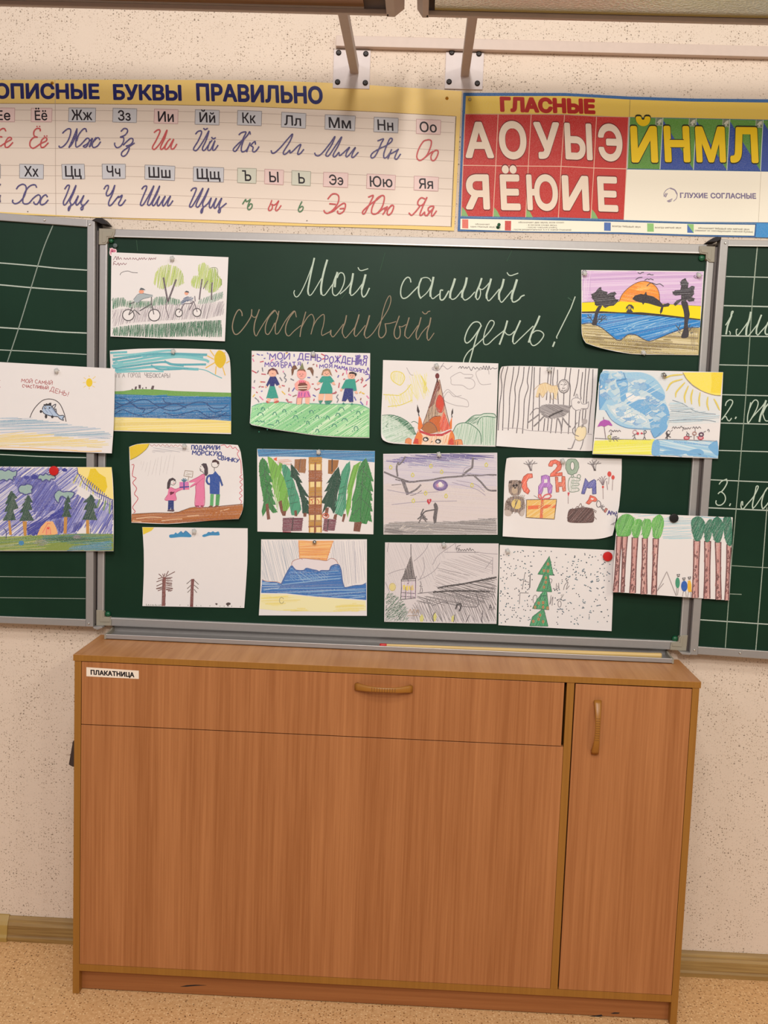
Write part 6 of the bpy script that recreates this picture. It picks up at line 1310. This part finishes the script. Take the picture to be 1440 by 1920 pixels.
s.line(SP, .8, '225 690 240 672 262 690/262 680 270 690 280 672 290 690 300 675 312 690 325 675 340 688/245 692 245 720/238 712 245 722 252 712/855 655 870 640 880 660 890 640 905 655 920 645 930 655 945 635 960 650 975 645/960 680 970 655 985 668 990 650 1005 665 1015 648 1030 662 1045 645/1060 655 1070 640 1085 660 1095 640 1110 658 1125 640 1142 655/1210 680 1215 665 1228 680 1222 690/845 685 858 672/1000 690 1010 705/1085 668 1085 690/1170 695 1190 685')
s.line((170, 170, 60), 1.2, '215 735 225 728 240 735 240 750 222 755 213 745 215 735/228 755 225 785 240 785 242 760', True); s.line(SP, .9, '250 760 325 752/260 745 300 738/260 760 275 785/290 765 310 785/480 715 480 745/480 720 460 735/480 720 500 712/480 745 460 770/480 745 495 770/580 705 578 740/578 715 555 705/578 740 565 768/578 740 592 768/1075 715 1075 765/1010 740 1050 738/1100 738 1120 742', False)
s.ring((190, 150, 160), 1.0, 482, 694, 20, 20); s.disc((206, 60, 80), 512, 708, 12, 14); s.disc((206, 60, 80), 550, 706, 10, 9); s.ring(SP, .9, 584, 692, 12, 14)
s.fill((70, 64, 70), '790 705 800 685 820 675 838 690 835 715 812 742 808 770 800 772 802 740'); s.disc(PW, 820, 698, 13, 14); s.line((70, 64, 70), 1.2, '800 740 790 755/822 735 838 745', False)
for x in (1000, 1140): s.ring((190, 60, 80), 1.6, x, 752, 25, 14); s.disc((222, 150, 160), x, 752, 20, 10, .4)
s.ring(SP, 1.0, 1012, 722, 12, 13); s.ring((170, 120, 110), 1.2, 1078, 708, 18, 16); s.ring((90, 50, 80), 2.0, 1146, 718, 20, 17); s.line(SP, .8, '1015 735 1010 745/1145 735 1142 745', False)
done(s)

# 15 birthday letters with bear
s = drawing((930, 845, 5.76), '115 85 1358 87 1258 915 72 925', 'crumpled drawing of a brown bear and yellow gift with big coloured birthday letters', {'top': '180 73 700 73', 'left': '94 250 82 600', 'right': '1355 300 1330 600 1292 760 1275 850', 'bottom': '400 945 800 955 1050 957 1180 940'}, lift=0.003, curls=((1, 1, .016, .4), (0, 0, .007, .4), (0, 1, .008, .3)))
O2, GN2 = (226, 92, 62), (146, 172, 150)
def bubble(c, pts, oc=None): s.fill(c, pts, False, .3); s.hatch((c, tuple(min(255, v+26) for v in c)), pts.split('/')[0], 60, 2.2, 1.2, .8, 3, .5); q = [nums(p) for p in pts.split('/')]; [s.line(oc or tuple(int(v*.75) for v in c), 1.0, np.vstack([k, k[:1]]), False) for k in q]
bubble(O2, '568 150 590 110 640 98 690 120 708 165 700 205 640 245 715 235 715 270 585 280 590 250 640 205 665 165 650 140 620 140 605 170 570 168')
bubble(GN2, '815 88 860 92 890 130 895 180 870 240 820 262 780 250 752 190 755 130 780 95', (96, 120, 104)); s.disc(PW, 825, 165, 22, 45); s.ring((96, 120, 104), 1.0, 825, 165, 22, 45)
bubble(O2, '390 250 395 290 350 300 330 340 335 390 365 435 345 470 300 440 278 390 275 340 300 280 340 250')
bubble((172, 108, 196), '490 275 540 262 580 280 582 350 608 380 600 460 565 462 560 420 555 395 510 395 505 430 490 470 458 470 460 385 490 345'); s.fill(PW, '520 310 555 308 555 345 520 350')
bubble((222, 110, 80), '640 285 668 285 670 345 710 340 712 275 745 280 752 435 722 440 715 385 678 390 680 445 650 448')
s.line((120, 140, 124), 1.0, '795 295 900 300 898 325 820 325 820 350 890 352 890 375 820 380 820 405 885 405 890 435 790 435 795 295'); s.hatch(((180, 196, 182),), '795 295 900 300 890 435 790 435', 80, 2.6, .9); s.ring((120, 140, 124), 1.0, 825, 275, 13, 13); s.ring((120, 140, 124), 1.0, 895, 278, 18, 20)
bubble((84, 88, 170), '965 300 1000 345 1060 310 1078 325 1082 465 1042 470 1040 400 1005 405 980 395 955 468 922 465')
bubble(O2, '1018 482 1070 500 1095 530 1075 550 1040 545 1005 580 970 565 1000 530'); s.fill(PW, '1030 510 1060 520 1045 532 1022 525')
s.line((110, 100, 106), 1.1, '1100 540 1085 580 1100 610 1130 600 1128 560 1100 540/1120 600 1165 640/1155 585 1140 630/1130 580 1150 610 1170 600/1150 640 1160 645'); bubble((186, 90, 80), '1185 620 1205 630 1180 670 1165 655'); s.block('А', '1205 690', '1240 690', 46, 1.8, (70, 60, 140)); s.line((60, 54, 120), 1.6, '1250 655 1240 695/1262 660 1265 690 1280 665 1285 690/1300 660 1310 710 1290 700/1305 680 1290 685', False)
BB, BL_ = (92, 72, 64), (130, 106, 92)
s.fill((150, 124, 108), '135 365 150 325 190 318 245 320 272 350 275 410 262 460 220 485 170 480 140 440', True, .5); s.hatch((BB, BL_, (70, 54, 48)), '135 365 150 325 245 320 272 350 275 410 262 460 220 485 170 480 140 440', 80, 1.7, 1.2, 1, 8, .5, 20); s.fill((80, 62, 56), '135 355 142 325 165 325 172 350/238 330 260 318 275 340 262 362'); s.disc((186, 160, 130), 200, 430, 32, 38, .5); s.disc((40, 30, 30), 190, 378, 14); s.disc((40, 30, 30), 222, 374, 14); s.disc((40, 30, 30), 205, 402, 12, 8)
s.fill((140, 114, 100), '110 540 160 500 230 490 290 510 312 570 310 640 290 700 260 700 240 670 190 660 160 690 120 705 95 680 95 600', True, .5); s.hatch((BB, BL_, (80, 62, 56)), '105 545 160 500 290 500 312 580 300 700 190 660 120 700 92 670', 75, 1.9, 1.2, 1, 10, .5, 20); s.fill((226, 196, 110), '170 560 200 525 245 525 272 560 270 605 240 630 195 622 170 595', True, .3); s.fill((92, 70, 62), '108 545 150 550 170 600 155 605 120 570', False, .3); s.fill((186, 170, 160), '95 650 130 640 165 660 160 700 120 705 95 690/262 665 300 630 315 650 290 705 265 700', True, .5)
s.hatch(((140, 124, 112),), '250 480 310 480 315 560 290 520', 60, 2.2, 1.0)
s.fill((238, 196, 108), '330 530 650 525 630 738 328 722'); s.hatch(((232, 180, 84), (240, 206, 136)), '330 530 650 525 630 738 328 722', 35, 2.2, 1.6, 1, 6, .4); s.fill((232, 116, 70), '345 595 645 580 640 618 342 635/488 525 512 525 505 735 475 735'); s.hatch(((206, 96, 52),), '486 525 514 525 506 735 475 735', 86, 1.6, 1.0); s.line((90, 60, 50), 1.0, '330 530 655 525 630 740 326 722 330 530', False); s.line((214, 90, 96), 2.0, '490 525 465 505 460 480 480 475 492 520/500 515 530 480 575 470 595 490 570 515 520 520'); s.line((150, 140, 140), .8, '410 485 470 520', False)
s.fill((84, 50, 48), '790 640 850 625 950 610 1040 630 1060 690 1055 760 1010 778 800 775 772 730', True, .2); s.hatch(((60, 34, 34), (110, 74, 70)), '790 640 850 625 950 612 1040 632 1060 700 1050 760 1010 776 800 774 774 730', 50, 2.0, 1.3, .8, 4, .4); s.line((120, 96, 90), .9, '860 620 880 600 890 620/890 610 915 570 930 610/920 600 950 600/1030 620 1085 655/1050 700 1085 740/1040 640 1080 670/820 630 830 620', True)
for x, y in ((300, 100), (990, 100)): s.line((120, 112, 116), .9, '/'.join('%d %d %d %d %d %d' % (x+70+i*3, y+115, x+50+i*(i % 3)*4, y+60-i, x+i*24, y+(35 if i in (0, 6) else i % 2*18)) for i in range(7)))
s.line((130, 110, 120), .9, '1150 370 1110 310 1095 320/1150 370 1130 300 1115 295/1155 370 1150 300 1140 280/1158 370 1165 300 1180 275/1160 370 1180 310 1200 300/1195 330 1205 420')
for x, y, rx in ((1225, 252, 22), (1264, 288, 18), (1155, 392, 11)): s.disc((214, 74, 66), x, y, rx, rx*1.3)
s.fill((206, 60, 74), '772 452 798 450 780 500'); s.line((150, 130, 130), .8, '1222 285 1215 360/1262 315 1255 425/1155 410 1158 520/780 500 780 570', False); s.line((140, 132, 136), .8, '1240 800 1290 770 1260 800 1280 795', True)
done(s)

# 16 fir in the snow
s = drawing((920, 1010, 6.0), '103 70 1388 130 1360 1040 87 973', 'white drawing of one green stacked fir tree among small blue snow specks', {'right': '1380 500', 'left': '96 400'}, lift=0.003, curls=((1, .6, .006, .6),))
LG = (130, 124, 126)
s.line((110, 104, 108), .9, '385 395 355 570/445 405 435 555/380 480 430 490/330 610 425 612/330 610 322 735/480 720 478 660 500 635 520 650 515 700 490 730/720 560 715 575 745 570/740 505 740 565 760 555 755 530/765 500 770 570/820 575 835 520 870 490 850 570 885 530/840 455 855 470 875 458/680 640 665 740 700 655 690 750/745 700 770 680 800 690 820 700/660 450 690 460 680 500'); s.line((90, 86, 90), 1.4, '445 405 440 550', False)
s.ring(LG, 1.0, 775, 735, 18, 36); s.hatch(((120, 116, 112),), '795 625 825 630 800 680 785 670', 60, 1.6, .9)
FGn = ((52, 150, 96), (40, 132, 84), (76, 166, 112))
for q in ('660 200 706 412 530 400', '600 400 650 412 688 598 515 590 545 520', '595 590 630 590 655 800 470 785 520 690', '580 795 600 800 645 985 440 980 470 880'):
    s.fill(FGn[0], q); s.hatch(FGn, q, 70, 2.0, 1.3, .8, 2, .4); k = nums(q); s.line((30, 100, 66), 1.0, np.vstack([k, k[:1]]), False)
for x, y in ((645, 285), (600, 360), (645, 365), (622, 440), (620, 490), (600, 545), (590, 720), (540, 725), (500, 770), (590, 770), (640, 780), (540, 905), (480, 930), (590, 935), (555, 860)): s.ring((206, 120, 70), 1.1, x, y, 9, 13)
s.line((40, 110, 80), 1.2, '550 560 580 500 600 440/640 560 660 470/560 690 560 650 625 640/600 650 610 690')
r = np.random.default_rng(21); pts = []
while len(pts) < 300:
    x, y = r.uniform(100, 1350), r.uniform(110, 965)
    if y < 70+(x-103)*.05+40 or (x < 900 and 130 > y) or (470 < x < 700 and y > 200): continue
    if r.random() < (0.55 if x > 720 and y > 480 else 0.8) or x < 450: pts.append((x, y))
s.dots((52, 74, 88), 2.1, pts[:150], 0.05); s.dots((70, 116, 128), 2.3, pts[150:230], .05, .7); s.dots((44, 48, 60), 1.8, pts[230:], .05)
for i in range(26):
    x, y = r.uniform(720, 1330), r.uniform(230, 950); a = r.uniform(-.8, .8); s.line((84, 108, 124), 1.3, [(x, y), (x+22*math.cos(a), y+22*math.sin(a))], False)
done(s)

# 17 pink trunk forest (hangs over the right wing)
s = drawing((1140, 950, 5.76), '108 65 1347 115 1310 1012 52 920', 'drawing of tall pink-brown trunks with green crowns and three little people by a tent', {'left': '85 300 60 650'}, Y=YW, lift=0.003)
s.hatch(((160, 206, 220), (180, 216, 226), (136, 190, 208)), '290 80 560 90 600 130 680 100 900 130 905 345 760 360 590 345 590 110 300 100', 3, 2.6, 1.3, 1, 10, .6, 6)
s.line((150, 200, 216), 1.2, '1010 110 1100 120 1240 130/960 95 1040 115')
PT, PD = (204, 146, 138), (104, 44, 44)
for x0, x1, y0, b0, b1, y1 in ((95, 148, 320, 58, 110, 925), (155, 210, 320, 140, 172, 928), (262, 322, 335, 235, 295, 935), (372, 425, 340, 355, 420, 945), (488, 545, 345, 470, 522, 950), (928, 992, 370, 908, 975, 985), (1045, 1108, 375, 1035, 1100, 995), (1160, 1218, 385, 1165, 1222, 1005), (1285, 1330, 410, 1262, 1302, 1012)):
    q = [(x0, y0), (x1, y0), (b1, y1), (b0, y1)]; s.fill(PT, q, False, .5); s.hatch(((196, 128, 122), (226, 182, 172), (180, 110, 104)), q, 86, 2.4, 1.1, 1, 10, .5); s.line(PD, 1.9, '%f %f %f %f %f %f' % (x0, y0, (x0+b0)/2+6, (y0+y1)/2, b0, y1)); s.line(PD, 1.9, '%f %f %f %f %f %f' % (x1, y0, (x1+b1)/2-5, (y0+y1)/2, b1, y1)); s.line((70, 44, 44), 1.2, [(x0, y0), (x1, y0)], False)
    r = np.random.default_rng(int(x0)); s.line((110, 54, 52), 1.4, '/'.join('%f %f %f %f %f %f' % (x, y, x+4, y+9, x-3, y+20) for t in r.uniform(.05, 1, 20)**.7 for x, y in [(x0+(b0-x0)*t+r.uniform(8, max(9, (x1-x0)*.7)), y0+(y1-y0)*t-14)]))
C1, C2 = ((92, 176, 74), (70, 152, 60), (120, 194, 96)), ((30, 112, 84), (24, 96, 74), (60, 136, 108))
for q in ('80 200 110 130 160 90 220 80 270 110 285 150 260 240 235 310 150 320 100 310 85 250', '255 220 290 150 330 132 365 150 360 220 330 325 275 325', '365 200 385 145 430 132 462 150 465 240 430 335 380 330', '470 170 510 110 560 85 598 130 600 220 560 335 490 330 480 250'): s.fill(C1[0], q, True, .2); s.hatch(C1, q, 70, 1.7, 1.6, .9, 5, .4, 14)
for q in ('900 150 960 105 1010 120 1048 180 1030 290 990 365 940 360 910 270', '1040 230 1065 170 1105 135 1130 200 1120 300 1090 375 1050 370', '1120 170 1175 108 1230 150 1250 230 1215 370 1160 380 1130 290', '1245 130 1290 115 1335 140 1336 400 1290 408 1255 300'): s.fill(C2[0], q, True, .15); s.hatch(C2, q, 65, 1.7, 1.6, .9, 5, .35, 14)
s.line((150, 140, 140), .9, '530 910 635 700 735 960/530 910 600 830', False)
for x, y, rx, ry, c in ((752, 822, 24, 58, (62, 148, 114)), (824, 858, 34, 58, (44, 96, 180)), (880, 862, 22, 62, (238, 184, 50))): s.disc(c, x, y, rx, ry, .1)
s.fill((238, 184, 50), '862 800 890 795 905 920 865 915')
for x, y in ((760, 740), (820, 778), (880, 768)): s.line((36, 28, 30), 1.4, '%d %d %d %d/%d %d %d %d/%d %d %d %d %d %d' % (x-14, y-4, x-6, y-6, x+6, y-8, x+14, y-6, x-10, y+10, x, y+13, x+10, y+9), False)
s.line((150, 140, 136), .8, '742 880 738 960/760 880 752 955/815 915 805 965/840 915 845 970/870 920 860 975/892 920 895 975', False)
done(s)

# 18 dolphin sunset
s = drawing((1075, 490, 5.538), '83 90 1357 103 1300 975 132 850', 'colourful sunset drawing of a black dolphin leaping over blue water between dark palms', {'left': '84 500 84 690 95 790', 'bottom': '300 905 600 962 900 969', 'right': '1332 500 1315 700'}, lift=0.003, curls=((0, 1, .034, .7),))
LI = ((216, 180, 222), (200, 160, 210), (228, 200, 232))
s.fill(LI[0], '100 100 1345 112 1325 465 1000 455 480 415 100 428'); s.hatch(LI, '92 105 1345 118 1325 460 1000 450 480 410 95 425', 2, 2.2, 1.9, 1, 14, .4, 6); s.hatch(((190, 150, 204), (236, 214, 238)), '95 105 180 110 190 420 95 425', 88, 3, 1.1, 1, 14, .6)
s.line((120, 110, 116), .9, '88 428 200 422 480 415 900 440 1325 465'); s.ring((110, 100, 108), 1.0, 115, 110, 22, 16, -200, 60); s.ring((110, 100, 108), 1.0, 112, 134, 20, 12, 120, 400); s.ring((110, 100, 108), 1.0, 1275, 158, 22, 16, 0, 230); s.ring((110, 100, 108), 1.0, 1292, 128, 12, 8)
s.fill((246, 222, 30), '88 430 220 424 480 415 900 442 1325 466 1320 605 900 552 600 535 88 528', False, .05)
s.fill((240, 150, 50), '475 415 510 340 580 270 660 222 730 207 800 220 860 265 890 330 898 440', False, .1); s.hatch(((244, 166, 70), (236, 136, 36)), '480 410 580 275 730 212 860 270 895 435', 170, 3, 2.2, 1, 16, .3, 6); s.hatch(((246, 186, 70),), '650 280 720 262 800 275 780 300 660 300', 175, 2.2, 1.8); s.line((120, 60, 30), 1.0, '475 415 510 340 580 270 660 222 730 207 800 220 860 265 890 330 898 440')
s.fill((44, 132, 204), '86 545 500 540 900 562 1320 615 1315 685 1180 690 900 790 780 826 650 765 570 760 500 810 450 810 360 740 280 680 180 645 84 650', False, .05); s.hatch(((66, 150, 214), (36, 118, 192), (96, 168, 222)), '88 550 900 570 1315 625 1310 680 1150 690 900 780 780 815 650 755 500 795 370 740 200 645 88 640', 12, 2.8, 2.2, 1, 16, .4, 12); s.line((150, 200, 232), 1.0, '500 720 600 660 680 630 780 610/560 720 640 670/740 690 850 640/850 750 900 740/930 740 990 720', True, .6)
s.fill((44, 36, 38), '86 522 300 518 500 530 700 528 900 548 1320 600 1318 612 900 570 600 548 480 540 86 538')
KH = ((152, 132, 70), (196, 178, 120), (128, 108, 52), (216, 200, 150))
s.fill((190, 172, 116), '84 655 180 648 280 685 360 742 450 812 500 812 570 762 650 768 780 830 900 795 1180 695 1318 690 1300 972 900 966 600 958 300 902 132 846 95 785'); s.hatch(KH, '86 660 180 655 280 690 360 750 450 818 500 818 570 770 650 775 780 836 900 800 1180 700 1315 695 1300 965 900 960 600 950 300 895 135 840', 176, 2.0, 2.2, 1, 20, .5, 6); s.hatch((KH[0], KH[2]), '110 770 300 760 340 850 500 880 1040 800 1000 900 600 950 330 890 150 830', 176, 3.0, 2.2, 1, 30, .4, 6); s.line((30, 40, 70), 1.3, '84 652 180 642 280 682 360 742 450 815 500 812 570 760 650 765 780 828 900 792 1000 750 1130 702 1180 692 1318 688'); s.hatch(((120, 100, 50),), '1220 720 1300 720 1280 930 1225 920', 88, 4, 1.0)
BKD = (58, 54, 60)
s.fill(BKD, '612 390 640 355 700 338 735 345 755 312 765 350 830 365 890 405 930 450 985 432 1005 445 990 468 935 475 925 520 905 550 898 520 912 475 860 462 790 440 740 430 725 452 712 430 650 415', False, .1)
def palm(crown, trunk): s.fill(BKD, trunk, True, .1); s.fill(BKD, crown, False, .1); s.hatch(((88, 88, 96), (62, 60, 66)), crown, 4, 3.0, 1.6, 1, 6, .3)
palm('188 340 230 320 255 285 285 265 295 300 320 310 355 318 350 345 375 330 430 315 448 335 425 360 440 395 475 395 450 430 420 460 370 465 330 485 300 455 260 460 225 455 220 415 195 385', '275 450 300 455 260 540 250 600 240 660 192 655 215 580 232 510')
palm('1030 320 1060 300 1110 300 1120 260 1110 220 1130 190 1165 175 1175 200 1195 230 1190 280 1230 255 1262 262 1250 300 1255 340 1225 370 1260 385 1250 415 1200 420 1180 400 1160 425 1120 410 1085 440 1060 465 1040 445 1075 405 1120 390 1120 350 1060 355 1035 345', '1120 420 1180 420 1200 500 1208 560 1190 640 1200 740 1185 790 1120 790 1145 700 1152 600 1145 520')
s.line((40, 52, 66), 1.2, '200 620 150 555/180 595 185 555/170 590 145 580/250 630 280 555/260 610 330 560/270 605 350 600/265 640 340 575/290 610 300 560/1110 720 1065 665/1090 700 1110 655/1205 720 1235 680/1110 745 1090 730/1215 745 1240 740/1200 690 1210 655', False)
s.line((60, 50, 70), 1.2, '672 118 695 128 708 118 730 115/768 140 790 132 805 140 830 140/650 188 680 170 715 165/742 195 770 182 785 190 800 182 830 192/765 255 800 225 830 228 860 240 900 235 935 258')
s.fill(BKD, '545 510 548 475 575 448 605 450 628 475 625 505 605 480 600 500 620 525 600 532 560 530 548 525 565 500 560 480'); s.disc((190, 160, 60), 582, 482, 20, 22); s.ring(BKD, 1.0, 582, 482, 20, 22)
s.ring((150, 140, 90), .9, 725, 948, 30, 12)
done(s)

# ------------------------------------------------------------------ magnets and pins
def on(x, y, Y): return at(x, y, Y)
def round_magnet(x, y, r_px, Y, m_, label, dome=0.004):
    p = on(x, y, Y); k = r_px*1.29e-3
    o = MB().lathe([(k*.97, 0), (k, .0008), (k, .0048), (k*.985, .0056), (k*.94, .0062), (k*.92, .00628), (k*.88, .00632), (k*.3, .0066), (0, .0066)], p, n=32).build('round_magnet', m_)
    tag(o, label, 'magnet', 'round board magnets')
round_magnet(102, 882.5, 9.2, YW-0.0006, M['red'], 'red round magnet holding the dark blue forest drawing')
round_magnet(1139, 1043, 9.2, YM-0.0016, M['red'], 'red round magnet on the snowy fir drawing')
round_magnet(1263, 971.2, 8.6, YW-0.0006, M['black'], 'black round magnet holding the pink trunk forest drawing')
round_magnet(217, 461, 4.2, YS, M['darkgreen'], 'small dull grey-green magnet at top left corner of the middle panel')
# clear faceted push-pin magnets
def pin_mesh(material):
    sq = lambda a: 1+0.16*math.cos(5*a)
    body = MB().lathe([(.0052, 0), (.0056, .0012), (.0036, .0030), (.0032, .0055), (.0050, .0085), (.0054, .0100), (.0040, .0118), (0, .0122)], (0, 0, 0), n=20, squash=sq)
    return body
_clear = None
def pin(x, y, Y, what, m_='clear', label=None, name='push_pin_magnet'):
    p = on(x, y, Y)
    t = empty(name, p, label or 'clear plastic pin magnet holding the %s' % what, 'magnet', 'clear pin magnets')
    b_ = pin_mesh(m_).build('knob', M[m_], t); b_.matrix_parent_inverse = Matrix.Identity(4)
    c = MB().lathe([(.0030, 0), (.0030, .0020), (0, .0022)], (0, -.0002, 0), n=16).build('steel_core', M['chrome'], t); c.matrix_parent_inverse = Matrix.Identity(4)
    t.rotation_euler = (0.25, 0, 0.15)
for x, y, Y, what in ((323, 484, YM, 'cyclists drawing'), (325, 658, YM, 'wide river drawing'), (106.5, 694, YW, 'fish under an arch drawing'), (346, 835.5, YM, 'pink present drawing'),
                      (364, 995, YM, 'two bare trunks drawing'), (587, 662.5, YM, 'birthday party drawing'), (597, 846.5, YM, 'symmetrical fir forest drawing'),
                      (818, 685, YM, 'castle head drawing'), (822.5, 851, YM, 'violet night sky drawing'), (831.5, 1020.5, YM, 'tower sketch'), (1029, 692, YM, 'cage bars drawing'),
                      (1054, 863.5, YM, 'bear and gift drawing'), (951, 1032, YM, 'snowy fir drawing'),
                      (1095, 512, YM, 'dolphin drawing at its upper left corner'), (1309, 515.5, YM, 'dolphin drawing at its upper right corner'), (1205, 660.5, YM, 'dolphin drawing at its lower edge')):
    pin(x, y, Y-0.0014, what)
pin(1243.5, 702.5, YW-0.0014, '', 'chrome', 'dark metal pin magnet holding the blue whirl watercolour')
p = on(590, 1016.5, YM-0.0012)
o = MB().lathe([(.0045, 0), (.0052, .002), (.0050, .006), (.0035, .0085), (0, .0095)], p, n=24).build('ball_magnet', M['chrome']); tag(o, 'shiny metal ball magnet holding the big wave drawing', 'magnet', 'round board magnets')
# thumbtacks of the posters
def tack(x, y, m_, label):
    p = on(x, y, -0.0022)
    o = MB().lathe([(.0042, 0), (.0040, .0010), (.0026, .0026), (.0012, .0042), (.0020, .0060), (0, .0068)], p, n=16).build('thumbtack', M[m_]); tag(o, label, 'thumbtack', 'thumbtacks holding the posters')
tack(98, 156, 'brass', 'brass thumbtack at top edge of the alphabet banner by its fold')
tack(838, 184.5, 'brass', 'brass thumbtack at top right corner of the alphabet banner')
tack(881, 187, 'chrome', 'silver thumbtack at top left corner of the vowel poster')
p = on(933.5, 426.5, -0.0022)
o = MB().lathe([(.0046, 0), (.0046, .002), (.0022, .004), (.0022, .010), (.0040, .0125), (.0040, .015), (0, .0155)], p, (0.12, -1, 0.35), 20).build('push_pin', M['green']); tag(o, 'dark green push pin at bottom of the vowel poster', 'push pin')
# pink flower sticker half hidden by the cyclists drawing
s = Sheet(YS-0.0002, '205.5 465 218 467 218 479 206.5 479.5', thick=0.0002)
s.fill((238, 206, 210), '209.5 464.5 213.5 466.5 217 467 219 470.8 217.6 474 212 474 209.4 480 206.4 478.5 205 474 206.2 468', True); s.fill((206, 112, 138), '209.8 466.2 213 468 216 468.4 217.4 470.8 215 473 210.5 474 208.8 477.6 206.8 474 207.6 469', True); s.fill((150, 60, 92), '208.6 470.6 211.4 469.4 212.4 471.8 210 473.4', True)
fl = s.build('flower_sticker', plain('pink sticker base', (226, 170, 184), 0.6), M['ink']); tag(fl, 'small pink flower sticker behind the corner of the cyclists drawing', 'sticker')
